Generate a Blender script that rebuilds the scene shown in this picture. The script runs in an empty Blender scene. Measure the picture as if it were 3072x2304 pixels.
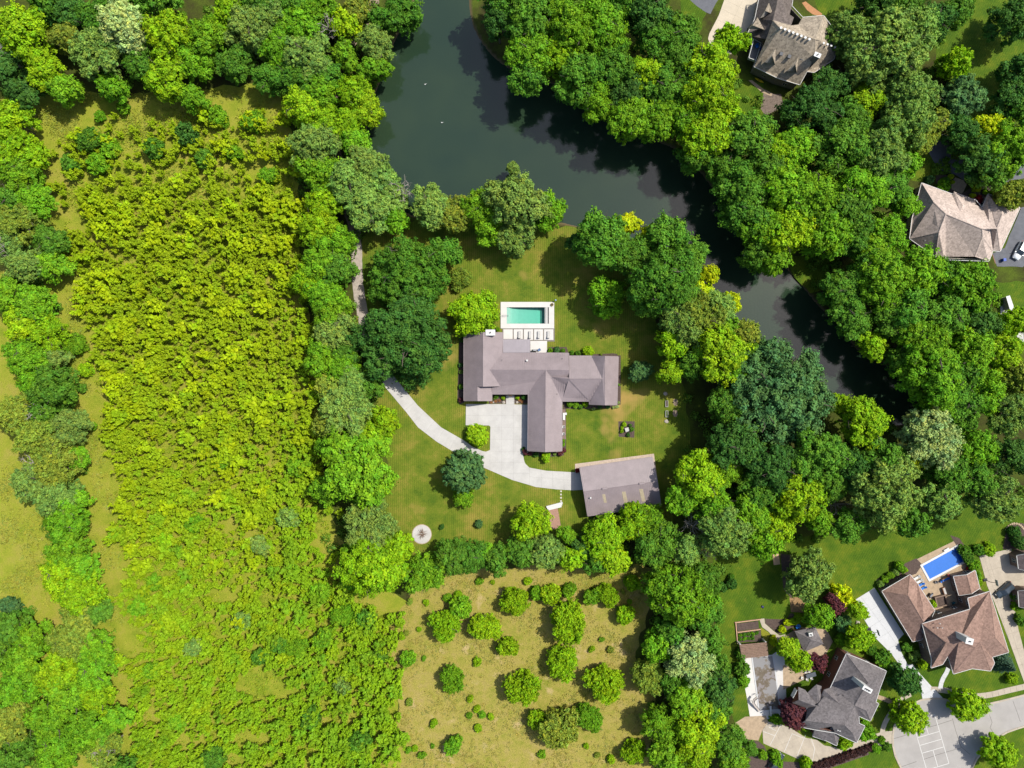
import bpy, bmesh, math, random
import numpy as np
from mathutils import Vector, Matrix
from mathutils.geometry import delaunay_2d_cdt

# ------------------------------------------------------------------ camera, sky, sun, exposure
SC = bpy.context.scene
COL = SC.collection
CAM_H = 180.0                       # drone height above the lawn
PPM = 3072 / (CAM_H * 36 / 24)      # photograph pixels per metre on the ground
cam_d = bpy.data.cameras.new('camera'); cam_d.lens = 24; cam_d.sensor_width = 36; cam_d.clip_end = 6000
cam = bpy.data.objects.new('camera', cam_d); COL.objects.link(cam)
cam.location = (0, 0, CAM_H); SC.camera = cam

SUN_EL = math.radians(57)
SUN_DIR = Vector((0.865 * math.cos(SUN_EL), 0.503 * math.cos(SUN_EL), math.sin(SUN_EL))).normalized()  # towards the sun
w = bpy.data.worlds.new('World'); SC.world = w; w.use_nodes = True
nt = w.node_tree; nt.nodes.clear()
sky = nt.nodes.new('ShaderNodeTexSky'); sky.sky_type = 'NISHITA'; sky.sun_disc = False
sky.sun_elevation = SUN_EL; sky.sun_rotation = math.atan2(SUN_DIR.x, SUN_DIR.y)
sky.air_density = 1.0; sky.dust_density = 2.0
bg = nt.nodes.new('ShaderNodeBackground'); bg.inputs[1].default_value = 0.14
wo = nt.nodes.new('ShaderNodeOutputWorld')
nt.links.new(sky.outputs[0], bg.inputs[0]); nt.links.new(bg.outputs[0], wo.inputs[0])
sun_d = bpy.data.lights.new('sun', 'SUN'); sun_d.energy = 4.8; sun_d.angle = math.radians(0.55); sun_d.color = (1.0, 0.955, 0.87)
sun = bpy.data.objects.new('sun', sun_d); COL.objects.link(sun)
sun.rotation_euler = SUN_DIR.to_track_quat('Z', 'Y').to_euler(); sun.location = (0, 0, 250)
SC.render.engine = 'CYCLES'
SC.view_settings.view_transform = 'Standard'; SC.view_settings.look = 'None'
SC.view_settings.exposure = 0.38; SC.view_settings.gamma = 1.0; SC.view_settings.use_curve_mapping = False
SC.cycles.max_bounces = 6; SC.cycles.diffuse_bounces = 3; SC.cycles.glossy_bounces = 3
SC.cycles.transmission_bounces = 4; SC.cycles.transparent_max_bounces = 6; SC.cycles.volume_bounces = 0
SC.cycles.caustics_reflective = False; SC.cycles.caustics_refractive = False
SC.cycles.use_denoising = True
RNG = np.random.default_rng(7); random.seed(7)

# ------------------------------------------------------------------ coordinates
def S(x, y, z=0.0):
    """photograph pixel + height -> place in the world"""
    k = (1 - z / CAM_H) / PPM
    return Vector(((x - 1536) * k, (1152 - y) * k, z))
DS = 3072 / 2212
def D(x, y, z=0.0): return S(x * DS, y * DS, z)
def zc(ox, oy, s):
    """reader for a magnified detail: offset and scale"""
    return lambda x, y, z=0.0: (ox + x / s, oy + y / s, z)

# ------------------------------------------------------------------ objects
def link(name, me, mat=None, parent=None):
    o = bpy.data.objects.new(name, me); COL.objects.link(o)
    if mat is not None and me is not None:
        for m in (mat if isinstance(mat, (list, tuple)) else [mat]): me.materials.append(m)
    if parent is not None: o.parent = parent
    return o
def empty(name, loc=(0, 0, 0), rz=0.0):
    o = bpy.data.objects.new(name, None); o.empty_display_size = 0.3; COL.objects.link(o)
    o.location = loc; o.rotation_euler = (0, 0, rz); return o
def tag(o, label=None, cat=None, group=None, kind=None):
    if label: o['label'] = label
    if cat: o['category'] = cat
    if group: o['group'] = group
    if kind: o['kind'] = kind
    return o
def loc_of(parent):
    if parent is None: return Matrix()
    return loc_of(parent.parent) @ Matrix.Translation(parent.location) @ Matrix.Rotation(parent.rotation_euler[2], 4, 'Z')

class MB:
    """collects simple solids into one mesh"""
    def __init__(s): s.v = []; s.f = []; s.m = []
    def add(s, vs, fs, mi=0):
        n = len(s.v); s.v += [tuple(v) for v in vs]; s.f += [tuple(i + n for i in f) for f in fs]; s.m += [mi] * len(fs); return s
    def box(s, c, d, rz=0.0, mi=0, taper=1.0):
        cx, cy, cz = c; x, y, z = d[0] / 2, d[1] / 2, d[2] / 2; ca, sa = math.cos(rz), math.sin(rz); vs = []
        for k, t in ((-z, 1.0), (z, taper)):
            for (a, b) in ((-x, -y), (x, -y), (x, y), (-x, y)):
                a *= t; b *= t; vs.append((cx + a * ca - b * sa, cy + a * sa + b * ca, cz + k))
        return s.add(vs, [(3, 2, 1, 0), (4, 5, 6, 7), (0, 1, 5, 4), (1, 2, 6, 5), (2, 3, 7, 6), (3, 0, 4, 7)], mi)
    def prism(s, pts, z0, z1, mi=0):
        n = len(pts); a = sum(pts[i][0] * pts[(i + 1) % n][1] - pts[(i + 1) % n][0] * pts[i][1] for i in range(n))
        if a < 0: pts = pts[::-1]
        vs = [(p[0], p[1], z0) for p in pts] + [(p[0], p[1], z1) for p in pts]
        return s.add(vs, [tuple(range(n))[::-1], tuple(range(n, 2 * n))] + [(i, (i + 1) % n, (i + 1) % n + n, i + n) for i in range(n)], mi)
    def tube(s, pts, rs, n=6, mi=0, cap=True):
        pts = [Vector(p) for p in pts]; base = len(s.v); k = len(pts)
        for i, p in enumerate(pts):
            t = (pts[min(i + 1, k - 1)] - pts[max(i - 1, 0)]).normalized()
            u = t.orthogonal().normalized(); v = t.cross(u)
            for j in range(n):
                a = 2 * math.pi * j / n; s.v.append(tuple(p + (u * math.cos(a) + v * math.sin(a)) * rs[i]))
        for i in range(k - 1):
            for j in range(n):
                a = base + i * n + j; b = base + i * n + (j + 1) % n; s.f.append((a, b, b + n, a + n)); s.m.append(mi)
        if cap:
            s.f.append(tuple(base + j for j in range(n))[::-1]); s.f.append(tuple(base + (k - 1) * n + j for j in range(n))); s.m += [mi, mi]
        return s
    def lathe(s, c, prof, n=16, mi=0):
        base = len(s.v)
        for (r, z) in prof:
            for j in range(n):
                a = 2 * math.pi * j / n; s.v.append((c[0] + r * math.cos(a), c[1] + r * math.sin(a), c[2] + z))
        for i in range(len(prof) - 1):
            for j in range(n):
                a = base + i * n + j; b = base + i * n + (j + 1) % n; s.f.append((a, b, b + n, a + n)); s.m.append(mi)
        s.f.append(tuple(base + (len(prof) - 1) * n + j for j in range(n))); s.f.append(tuple(base + j for j in range(n))[::-1]); s.m += [mi, mi]
        return s
    def build(s, name, mat, parent=None, bevel=0.0, smooth=False, world=True):
        me = bpy.data.meshes.new(name); me.from_pydata(s.v, [], s.f); me.update()
        if bevel or smooth:
            bm = bmesh.new(); bm.from_mesh(me)
            bmesh.ops.remove_doubles(bm, verts=bm.verts, dist=1e-5)
            if bevel: bmesh.ops.bevel(bm, geom=[e for e in bm.edges if e.calc_face_angle(0) > 0.6], offset=bevel, segments=2, affect='EDGES', profile=0.6)
            bm.to_mesh(me); bm.free()
        elif any(s.m): me.polygons.foreach_set('material_index', s.m)
        if smooth: me.polygons.foreach_set('use_smooth', [True] * len(me.polygons))
        if world and parent is not None: me.transform(loc_of(parent).inverted())
        return link(name, me, mat, parent)

# ------------------------------------------------------------------ materials
def srgb(r, g, b):
    f = lambda c: (c / 255 / 12.92) if c <= 10 else ((c / 255 + 0.055) / 1.055) ** 2.4
    return (f(r), f(g), f(b), 1)
MATS = {}
def nodes(name):
    m = bpy.data.materials.new(name); m.use_nodes = True; t = m.node_tree; t.nodes.clear()
    o = t.nodes.new('ShaderNodeOutputMaterial'); b = t.nodes.new('ShaderNodeBsdfPrincipled'); t.links.new(b.outputs[0], o.inputs[0])
    return m, t, b, o
def N(t, typ, **kw):
    n = t.nodes.new(typ)
    for k, v in kw.items():
        if k.startswith('i_'): n.inputs[k[2:].replace('_', ' ')].default_value = v
        else: setattr(n, k, v)
    return n
def ramp(t, fac, stops):
    r = N(t, 'ShaderNodeValToRGB'); el = r.color_ramp.elements
    while len(el) < len(stops): el.new(0.5)
    for e, (p, c) in zip(el, stops): e.position = p; e.color = c if len(c) == 4 else (*c, 1)
    t.links.new(fac, r.inputs[0]); return r.outputs[0]
def mixc(t, fac, a, b, mode='MIX'):
    m = N(t, 'ShaderNodeMix', data_type='RGBA', blend_type=mode)
    for s, v in ((0, fac), (6, a), (7, b)):
        if hasattr(v, 'is_linked') or hasattr(v, 'links'): t.links.new(v, m.inputs[s])
        else: m.inputs[s].default_value = v
    return m.outputs[2]
def noise(t, vec, scale, detail=4, rough=0.6):
    n = N(t, 'ShaderNodeTexNoise'); n.inputs['Scale'].default_value = scale; n.inputs['Detail'].default_value = detail; n.inputs['Roughness'].default_value = rough
    t.links.new(vec, n.inputs['Vector']); return n.outputs['Fac']
def plain(name, col, rough=0.7, var=0.12, scale=1.5, fine=18.0, metal=0.0, spec=0.3, bump=0.0):
    """one colour with uneven wear and fine grain"""
    if name in MATS: return MATS[name]
    m, t, b, o = nodes(name); g = N(t, 'ShaderNodeNewGeometry').outputs['Position']
    n1 = noise(t, g, scale, 5); n2 = noise(t, g, fine, 2)
    lo = [c * (1 - var) for c in col[:3]]; hi = [min(1, c * (1 + var)) for c in col[:3]]
    c1 = ramp(t, n1, [(0.3, lo), (0.7, hi)]); c2 = ramp(t, n2, [(0.3, [1 - var * .8] * 3), (0.7, [1 + 0 * var] * 3)])
    t.links.new(mixc(t, 1.0, c1, c2, 'MULTIPLY'), b.inputs['Base Color'])
    b.inputs['Roughness'].default_value = rough; b.inputs['Metallic'].default_value = metal; b.inputs['Specular IOR Level'].default_value = spec
    if bump:
        bp = N(t, 'ShaderNodeBump'); bp.inputs['Strength'].default_value = bump; bp.inputs['Distance'].default_value = 0.05
        t.links.new(n2, bp.inputs['Height']); t.links.new(bp.outputs[0], b.inputs['Normal'])
    MATS[name] = m; return m
def grass(name, cols, big=0.05, mid=0.35, stripe=None, spots=None, fine=5.0):
    """turf: three tones mixed by patchy noise, optional mowing stripes (angle, spacing, strength) and worn spots"""
    if name in MATS: return MATS[name]
    m, t, b, o = nodes(name); g = N(t, 'ShaderNodeNewGeometry').outputs['Position']
    n1 = noise(t, g, big, 6, 0.65); n2 = noise(t, g, mid, 5, 0.7); n3 = noise(t, g, fine, 3, 0.7)
    ad = N(t, 'ShaderNodeMath', operation='MULTIPLY_ADD'); t.links.new(n2, ad.inputs[0]); ad.inputs[1].default_value = 0.55
    ml = N(t, 'ShaderNodeMath', operation='MULTIPLY'); t.links.new(n1, ml.inputs[0]); ml.inputs[1].default_value = 0.45; t.links.new(ml.outputs[0], ad.inputs[2])
    c = ramp(t, ad.outputs[0], [(0.36, cols[0]), (0.5, cols[1]), (0.63, cols[2])])
    c = mixc(t, 1.0, c, ramp(t, n3, [(0.25, (.62, .62, .6)), (0.75, (1.25, 1.25, 1.2))]), 'MULTIPLY')
    if stripe:
        mp = N(t, 'ShaderNodeMapping'); mp.inputs['Rotation'].default_value = (0, 0, stripe[0]); t.links.new(g, mp.inputs['Vector'])
        wv = N(t, 'ShaderNodeTexWave'); wv.inputs['Scale'].default_value = 1.0 / stripe[1] * 0.5; wv.inputs['Distortion'].default_value = 1.2; wv.inputs['Detail'].default_value = 2; wv.inputs['Detail Scale'].default_value = 0.6
        t.links.new(mp.outputs[0], wv.inputs['Vector'])
        c = mixc(t, 1.0, c, ramp(t, wv.outputs['Fac'], [(0.2, [1 - stripe[2]] * 3), (0.8, [1 + stripe[2]] * 3)]), 'MULTIPLY')
    if spots:
        n4 = noise(t, g, spots[1], 4, 0.6); c = mixc(t, ramp(t, n4, [(spots[2], (0, 0, 0)), (spots[2] + .12, (1, 1, 1))]), c, spots[0])
    t.links.new(c, b.inputs['Base Color']); b.inputs['Roughness'].default_value = 0.9; b.inputs['Specular IOR Level'].default_value = 0.12
    bp = N(t, 'ShaderNodeBump'); bp.inputs['Strength'].default_value = 0.9; bp.inputs['Distance'].default_value = 0.15
    t.links.new(n3, bp.inputs['Height']); t.links.new(bp.outputs[0], b.inputs['Normal'])
    MATS[name] = m; return m
def shingle(name, col, var=0.22):
    if name in MATS: return MATS[name]
    m, t, b, o = nodes(name); g = N(t, 'ShaderNodeNewGeometry').outputs['Position']
    v = N(t, 'ShaderNodeTexVoronoi'); v.inputs['Scale'].default_value = 2.6; t.links.new(g, v.inputs['Vector'])
    n1 = noise(t, g, 0.35, 5); n2 = noise(t, g, 7, 3)
    c = ramp(t, n1, [(0.3, [k * 0.88 for k in col[:3]]), (0.7, [k * 1.1 for k in col[:3]])])
    sp = N(t, 'ShaderNodeSeparateColor'); t.links.new(v.outputs['Color'], sp.inputs[0])
    c = mixc(t, 1.0, c, ramp(t, sp.outputs[0], [(0.0, [1 - var] * 3), (1.0, [1 + var] * 3)]), 'MULTIPLY')
    c = mixc(t, 1.0, c, ramp(t, n2, [(0.3, [.85] * 3), (0.7, [1.1] * 3)]), 'MULTIPLY')
    t.links.new(c, b.inputs['Base Color']); b.inputs['Roughness'].default_value = 0.92; b.inputs['Specular IOR Level'].default_value = 0.15
    MATS[name] = m; return m

# ------------------------------------------------------------------ polygons
def area2(p): return sum(p[i][0] * p[(i + 1) % len(p)][1] - p[(i + 1) % len(p)][0] * p[i][1] for i in range(len(p)))
def ccw(p): return p if area2(p) > 0 else p[::-1]
def inset(pts, d):
    """inward mitre offset of a 2-D polygon (counter-clockwise)"""
    n = len(pts); out = []
    for i in range(n):
        a, b, c = Vector(pts[i - 1][:2]), Vector(pts[i][:2]), Vector(pts[(i + 1) % n][:2])
        u = (b - a); v = (c - b)
        if u.length < 1e-6 or v.length < 1e-6: out.append(tuple(b)); continue
        u.normalize(); v.normalize(); n1 = Vector((-u.y, u.x)); n2 = Vector((-v.y, v.x)); m = n1 + n2
        if m.length < 0.2: out.append(tuple(b + n1 * d)); continue
        m.normalize(); out.append(tuple(b + m * (d / max(0.4, m.dot(n1)))))
    return out
def smooth_loop(pts, n=4, closed=True):
    P = [Vector(p[:2]) for p in pts]; k = len(P); out = []
    for i in range(k if closed else k - 1):
        g = (lambda j: P[j % k]) if closed else (lambda j: P[max(0, min(k - 1, j))])
        p0, p1, p2, p3 = g(i - 1), g(i), g(i + 1), g(i + 2)
        for s in range(n):
            t = s / n; out.append(tuple(0.5 * ((2 * p1) + (p2 - p0) * t + (2 * p0 - 5 * p1 + 4 * p2 - p3) * t * t + (3 * p1 - p0 - 3 * p2 + p3) * t ** 3)))
    if not closed: out.append(tuple(P[-1]))
    return out
def ragged(pts, step=1.6, amp=0.5, seed=1):
    """breaks straight boundaries of turf into an uneven line"""
    r = random.Random(seed); out = []; n = len(pts)
    for i in range(n):
        a, b = Vector(pts[i][:2]), Vector(pts[(i + 1) % n][:2]); k = max(1, int((b - a).length / step)); d = (b - a); q = Vector((-d.y, d.x)); q = q / max(q.length, 1e-6)
        for s in range(k): out.append(tuple(a + d * (s / k) + q * r.uniform(-amp, amp)))
    return out
def sheet(name, pts, z, mat, holes=(), parent=None, kind='structure'):
    """flat sheet from an outline, with holes"""
    vs = [Vector(p[:2]) for p in ccw(list(pts))]; faces = [list(range(len(vs)))]
    for h in holes:
        q = ccw(list(h))[::-1]; faces.append(list(range(len(vs), len(vs) + len(q)))); vs += [Vector(p[:2]) for p in q]
    ov, oe, of, *_ = delaunay_2d_cdt(vs, [], faces, 2 if holes else 1, 1e-5)
    if holes:
        keep = []
        for f in of:
            c = sum((ov[i] for i in f), Vector((0, 0))) / len(f)
            if not any(inside(c, h) for h in holes): keep.append(f)
        of = keep
    me = bpy.data.meshes.new(name); me.from_pydata([(v.x, v.y, z) for v in ov], [], [tuple(f) for f in of]); me.update()
    if me.polygons and me.polygons[0].normal.z < 0: me.flip_normals()
    o = link(name, me, mat, parent)
    if kind and parent is None: o['kind'] = kind
    return o
def inside(p, poly):
    x, y = p[0], p[1]; c = False; n = len(poly); j = n - 1
    for i in range(n):
        xi, yi, xj, yj = poly[i][0], poly[i][1], poly[j][0], poly[j][1]
        if (yi > y) != (yj > y) and x < (xj - xi) * (y - yi) / (yj - yi) + xi: c = not c
        j = i
    return c
def slabs(parent, pts, cuts, z0, z1, mat, name='slab', gap=0.012):
    """cuts a paved area along joints; every slab is a piece of its own"""
    bm = bmesh.new(); bm.faces.new([bm.verts.new((p[0], p[1], 0)) for p in ccw(list(pts))])
    for (p, d) in cuts:
        nrm = Vector((-d[1], d[0], 0)).normalized()
        bmesh.ops.bisect_plane(bm, geom=bm.verts[:] + bm.edges[:] + bm.faces[:], plane_co=(p[0], p[1], 0), plane_no=nrm)
    for f in bm.faces:
        q = ccw([(v.co.x, v.co.y) for v in f.verts])
        if abs(area2(q)) < 0.25: continue
        q2 = inset(q, gap)
        o = MB().prism(q2, z0, z1 + random.uniform(-.004, .004)).build(name, mat, parent, world=True)
    bm.free()
def grid_cuts(cx, cy, ang, du, dv, nu=12, nv=12):
    u = Vector((math.cos(ang), math.sin(ang))); v = Vector((-u.y, u.x)); c = Vector((cx, cy)); out = []
    for i in range(-nu, nu + 1): out.append((c + u * (i * du), v))
    for i in range(-nv, nv + 1): out.append((c + v * (i * dv), u))
    return out
def path_slabs(parent, line, width, length, z0, z1, mat, name='slab', gap=0.02):
    """slabs laid one after another along a curving walk"""
    L = [Vector(p[:2]) for p in line]; acc = [0]
    for a, b in zip(L, L[1:]): acc.append(acc[-1] + (b - a).length)
    def at(s):
        for i in range(len(L) - 1):
            if s <= acc[i + 1] or i == len(L) - 2:
                d = L[i + 1] - L[i]; t = (s - acc[i]) / max(d.length, 1e-6); return L[i] + d * t, d.normalized()
    n = max(1, int(acc[-1] / length)); st = acc[-1] / n
    for i in range(n):
        (p, d), (q, e) = at(i * st + gap), at((i + 1) * st - gap); h = width / 2
        MB().prism([(p.x - d.y * h, p.y + d.x * h), (p.x + d.y * h, p.y - d.x * h), (q.x + e.y * h, q.y - e.x * h), (q.x - e.y * h, q.y + e.x * h)], z0, z1).build(name, mat, parent)

# ================================================================== LARGE STRUCTURE
def P(r, g, b, k=1.75):
    c = srgb(r, g, b); return (c[0] / k, c[1] / k, c[2] / k, 1)
def SL(*pts): return [tuple(S(x, y)[:2]) for x, y in pts]
def DL(*pts): return [tuple(D(x, y)[:2]) for x, y in pts]
def arr(o): o['kind'] = 'structure'; return o

# ---- ground with the pond basin
POND = smooth_loop(DL((925, -60), (885, 40), (862, 75), (838, 130), (826, 170), (808, 215), (796, 270), (794, 312), (806, 350), (822, 385), (842, 420), (872, 452),
    (920, 468), (985, 478), (1060, 482), (1140, 480), (1200, 476), (1240, 482), (1290, 496), (1350, 512), (1420, 548), (1475, 592), (1520, 640), (1565, 690), (1612, 728), (1675, 752),
    (1735, 790), (1786, 842), (1830, 882), (1880, 908), (1930, 916), (1975, 906), (1995, 880), (1985, 850), (1938, 800), (1880, 775), (1846, 754), (1826, 718), (1796, 690),
    (1764, 660), (1738, 628), (1700, 585), (1660, 530), (1606, 484), (1560, 440), (1520, 385), (1470, 332), (1400, 300), (1330, 268), (1270, 232), (1210, 190), (1130, 165), (1070, 130), (1030, 80), (1012, 30), (1000, -60)), 4)
def dist_poly(X, Y, poly):
    d = np.full(X.shape, 1e9); ins = np.zeros(X.shape, bool); n = len(poly)
    for i in range(n):
        (x1, y1), (x2, y2) = poly[i], poly[(i + 1) % n]; ex, ey = x2 - x1, y2 - y1
        t = np.clip(((X - x1) * ex + (Y - y1) * ey) / (ex * ex + ey * ey + 1e-9), 0, 1)
        d = np.minimum(d, (X - x1 - t * ex) ** 2 + (Y - y1 - t * ey) ** 2)
        c = (y1 > Y) != (y2 > Y)
        if abs(y2 - y1) > 1e-9: ins ^= c & (X < ex * (Y - y1) / (y2 - y1) + x1)
    d = np.sqrt(d); return np.where(ins, -d, d)
def ground():
    xs = np.concatenate([[-3000, -1200, -500, -250], np.arange(-170, 170.1, 1.25), [250, 500, 1200, 3000]])
    ys = np.concatenate([[-3000, -1200, -500, -250], np.arange(-130, 130.1, 1.25), [250, 500, 1200, 3000]])
    X, Y = np.meshgrid(xs, ys); d = dist_poly(X, Y, POND)
    t = np.clip((1.6 - d) / 3.6, 0, 1); Z = -1.9 * (t * t * (3 - 2 * t))
    nx, ny = len(xs), len(ys); V = np.stack([X, Y, Z], -1).reshape(-1, 3)
    i = (np.arange(ny - 1)[:, None] * nx + np.arange(nx - 1)[None, :]).ravel()
    F = np.stack([i, i + 1, i + 1 + nx, i + nx], -1)
    (x0, y1), (x1, y0) = SL((1519, 921), (1640, 972)); fx, fy = V[F][:, :, 0], V[F][:, :, 1]      # the pool is dug into the ground
    F = F[~((fx.max(1) > x0) & (fx.min(1) < x1) & (fy.max(1) > y0) & (fy.min(1) < y1))]
    me = quad_mesh('ground', V, F); me.polygons.foreach_set('use_smooth', np.ones(len(F), bool))
    m, tt, b, o = nodes('woodland floor'); g = N(tt, 'ShaderNodeNewGeometry').outputs['Position']
    n1 = noise(tt, g, 0.12, 6, 0.7); n3 = noise(tt, g, 3.0, 3, 0.7)
    c = ramp(tt, n1, [(0.35, P(70, 62, 40)[:3]), (0.5, P(82, 92, 36)[:3]), (0.65, P(98, 116, 38)[:3])])
    c = mixc(tt, 1.0, c, ramp(tt, n3, [(0.25, (.6, .6, .6)), (0.75, (1.2, 1.2, 1.2))]), 'MULTIPLY')
    sx = N(tt, 'ShaderNodeSeparateXYZ'); tt.links.new(g, sx.inputs[0])
    mr = N(tt, 'ShaderNodeMapRange'); tt.links.new(sx.outputs[2], mr.inputs[0]); mr.inputs[1].default_value = -0.12; mr.inputs[2].default_value = -0.45
    c = mixc(tt, mr.outputs[0], c, P(120, 104, 78))
    tt.links.new(c, b.inputs['Base Color']); b.inputs['Roughness'].default_value = 0.95; b.inputs['Specular IOR Level'].default_value = 0.1
    arr(link('ground', me, m))
def quad_mesh(name, V, F):
    me = bpy.data.meshes.new(name); n = len(F)
    me.vertices.add(len(V)); me.vertices.foreach_set('co', np.ascontiguousarray(V, np.float32).ravel())
    me.loops.add(4 * n); me.loops.foreach_set('vertex_index', np.ascontiguousarray(F, np.int32).ravel())
    me.polygons.add(n); me.polygons.foreach_set('loop_start', np.arange(0, 4 * n, 4, dtype=np.int32))
    me.update(calc_edges=True); return me
ground()
def pond():
    m, t, b, o = nodes('pond water'); g = N(t, 'ShaderNodeNewGeometry').outputs['Position']
    n1 = noise(t, g, 0.035, 3)
    c = ramp(t, n1, [(0.35, P(42, 63, 48)[:3]), (0.65, P(52, 71, 50)[:3])])
    t.links.new(c, b.inputs['Base Color']); b.inputs['Roughness'].default_value = 0.045; b.inputs['IOR'].default_value = 1.333
    b.inputs['Specular IOR Level'].default_value = 1.0
    bp = N(t, 'ShaderNodeBump'); bp.inputs['Strength'].default_value = 0.1; bp.inputs['Distance'].default_value = 0.1
    t.links.new(noise(t, g, 2.2, 3), bp.inputs['Height']); t.links.new(bp.outputs[0], b.inputs['Normal'])
    o = sheet('pond_water', [(p[0], p[1]) for p in inset(ccw(POND), -2.0)], -0.5, m)
pond()

# ---- turf sheets
PG = lambda r, g, b: P(r, g, b, 1.5)
G_FIELD = grass('scrub field turf', (PG(170, 160, 76), PG(156, 162, 54), PG(128, 148, 38)), 0.04, 0.25, spots=(PG(180, 162, 104), 0.18, 0.66))
G_LAWN = grass('mown lawn turf', (PG(150, 140, 62), PG(112, 128, 38), PG(78, 108, 28)), 0.06, 0.22, stripe=(0.0, 0.85, 0.11), spots=(PG(172, 146, 80), 0.05, 0.585))
G_DRY = grass('dry meadow turf', (PG(174, 156, 94), PG(166, 156, 76), PG(138, 144, 52)), 0.05, 0.5, spots=(PG(198, 174, 126), 0.15, 0.6), fine=3.5)
G_GREEN = grass('watered lawn turf', (PG(118, 130, 34), PG(86, 114, 26), PG(66, 98, 22)), 0.05, 0.3, stripe=(0.5, 0.9, 0.09), spots=(PG(132, 132, 50), 0.2, 0.68))
sheet('field', ragged(DL((-90, 190), (40, 205), (300, 200), (600, 180), (640, 330), (650, 560), (680, 800), (700, 1000), (724, 1150), (800, 1230), (880, 1300), (852, 1350), (862, 1520), (880, 1720), (-90, 1720)), 2, .6, 2), 0.004, G_FIELD)
sheet('lawn', ragged(DL((785, 505), (900, 476), (1000, 490), (1240, 490), (1300, 525), (1400, 640), (1440, 760), (1480, 850), (1490, 960), (1462, 1090), (1445, 1150), (1240, 1165), (1200, 1195), (1080, 1218), (930, 1222), (870, 1205), (828, 1100), (838, 950), (800, 820), (768, 720), (772, 560)), 2, .5, 3), 0.008, G_LAWN, holes=[SL((1514, 917), (1646, 917), (1646, 976), (1514, 976))])
sheet('meadow', ragged(DL((930, 1236), (1080, 1224), (1300, 1218), (1420, 1226), (1400, 1330), (1372, 1420), (1420, 1520), (1400, 1720), (872, 1720), (856, 1500), (846, 1350), (884, 1285)), 1.6, .7, 4), 0.012, G_DRY)
for i, pts in enumerate(([(1535, 1190), (1640, 1165), (1760, 1160), (1900, 1140), (2040, 1095), (2110, 1070), (2300, 1060), (2300, 1760), (1560, 1760), (1590, 1560), (1545, 1490), (1548, 1260)],
                         [(2020, 60), (2100, -40), (2300, -40), (2300, 330), (2140, 330), (2060, 290), (2050, 190), (2020, 140)], [(1760, 0), (1860, -30), (1890, 55), (1840, 90), (1795, 75)],
                         [(1575, 170), (1650, 180), (1655, 285), (1580, 270)], [(1970, 320), (2010, 330), (2040, 372), (2010, 400), (1970, 390)], [(1695, 560), (1790, 545), (1800, 620), (1752, 632), (1718, 600)],
                         [(2150, 610), (2300, 600), (2300, 770), (2170, 760)], [(1470, -30), (1540, -30), (1510, 75), (1475, 80)])):
    sheet('lawn', ragged(DL(*pts), 1.8, .4, 20 + i), 0.008 + 0.0008 * i, G_GREEN)

# ---- paths and drives
M_CONC = plain('pale concrete', P(226, 223, 217, 1.95), 0.85, 0.1, 0.35, 4, bump=0.1)
M_CONCW = plain('white new concrete', P(234, 235, 236, 1.95), 0.8, 0.05, 0.5, 6)
M_CONCT = plain('tan old concrete', P(205, 192, 172), 0.9, 0.13, 0.4, 5)
M_JOINT = plain('joint filler', P(176, 172, 160, 1.9), 0.95)
M_ASPH = plain('faded asphalt', P(120, 122, 128), 0.95, 0.15, 0.6, 12)
M_STREET = plain('street concrete', P(188, 183, 177), 0.92, 0.10, 0.25, 8)
M_SOIL = plain('bark mulch', P(104, 88, 80), 0.95, 0.3, 2.5, 12, bump=0.4)
M_DIRT = plain('trodden dirt', P(168, 148, 128), 0.95, 0.28, 0.8, 6, bump=0.3)
M_GRAV = plain('pinkish gravel', P(196, 184, 170), 0.95, 0.2, 1.2, 9, bump=0.4)
M_PAVER = plain('tan pavers', P(200, 176, 146), 0.9, 0.2, 1.2, 7)
def band(pts, wd):
    L = [Vector(p) for p in pts]; a, b = [], []
    for i, p in enumerate(L):
        t = (L[min(i + 1, len(L) - 1)] - L[max(i - 1, 0)]).normalized(); q = Vector((-t.y, t.x)) * wd / 2; a.append(tuple(p + q)); b.append(tuple(p - q))
    return a + b[::-1]
sheet('dirt_path', ragged(band(smooth_loop(DL((815, -20), (800, 20), (776, 66), (750, 112), (734, 170), (712, 235), (724, 310), (738, 380), (752, 450), (764, 510)), 5, False), 2.6), 1.2, .35, 9), 0.016, M_DIRT)
lane = smooth_loop(SL((1064, 690), (1070, 768), (1072, 840), (1083, 915), (1100, 1000), (1128, 1075), (1156, 1120)), 6, False)
sheet('gravel_lane', ragged(band(lane, 2.9), 1.0, .12, 10), 0.020, M_GRAV)
D_W = [(1470, 1411), (1453.6, 1404), (1420, 1388), (1365, 1358), (1310, 1325), (1254, 1282), (1221.6, 1240), (1152, 1157), (1136, 1118), (1172, 1108), (1189, 1138), (1254, 1217), (1323.5, 1282), (1388, 1319), (1417.6, 1340), (1447, 1353), (1458, 1355), (1470, 1350)]
D_C = [(1470, 1411), (1470, 1350), (1471, 1280), (1467, 1276.4), (1397, 1275.6), (1398, 1212), (1518, 1212), (1518.7, 1186), (1543, 1186), (1543, 1213), (1588, 1214), (1588, 1358), (1569, 1361), (1573, 1384), (1577, 1392), (1588, 1402.6), (1588, 1455), (1536.7, 1440)]
D_E = [(1588, 1402.6), (1638, 1412), (1722, 1416.7), (1742, 1417), (1752, 1469), (1719.5, 1471), (1668, 1468), (1607, 1461), (1588, 1455)]
drive = sheet('driveway', SL(*[p for p in D_W[:10]], *[p for p in D_W[10:]]), 0.020, M_JOINT)
sheet('driveway_bed', SL(*D_C), 0.020, M_JOINT, parent=drive); sheet('driveway_bed', SL(*D_E), 0.0202, M_JOINT, parent=drive)
def cutS(x1, y1, x2, y2): a, b = S(x1, y1), S(x2, y2); return (a, b - a)
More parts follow.
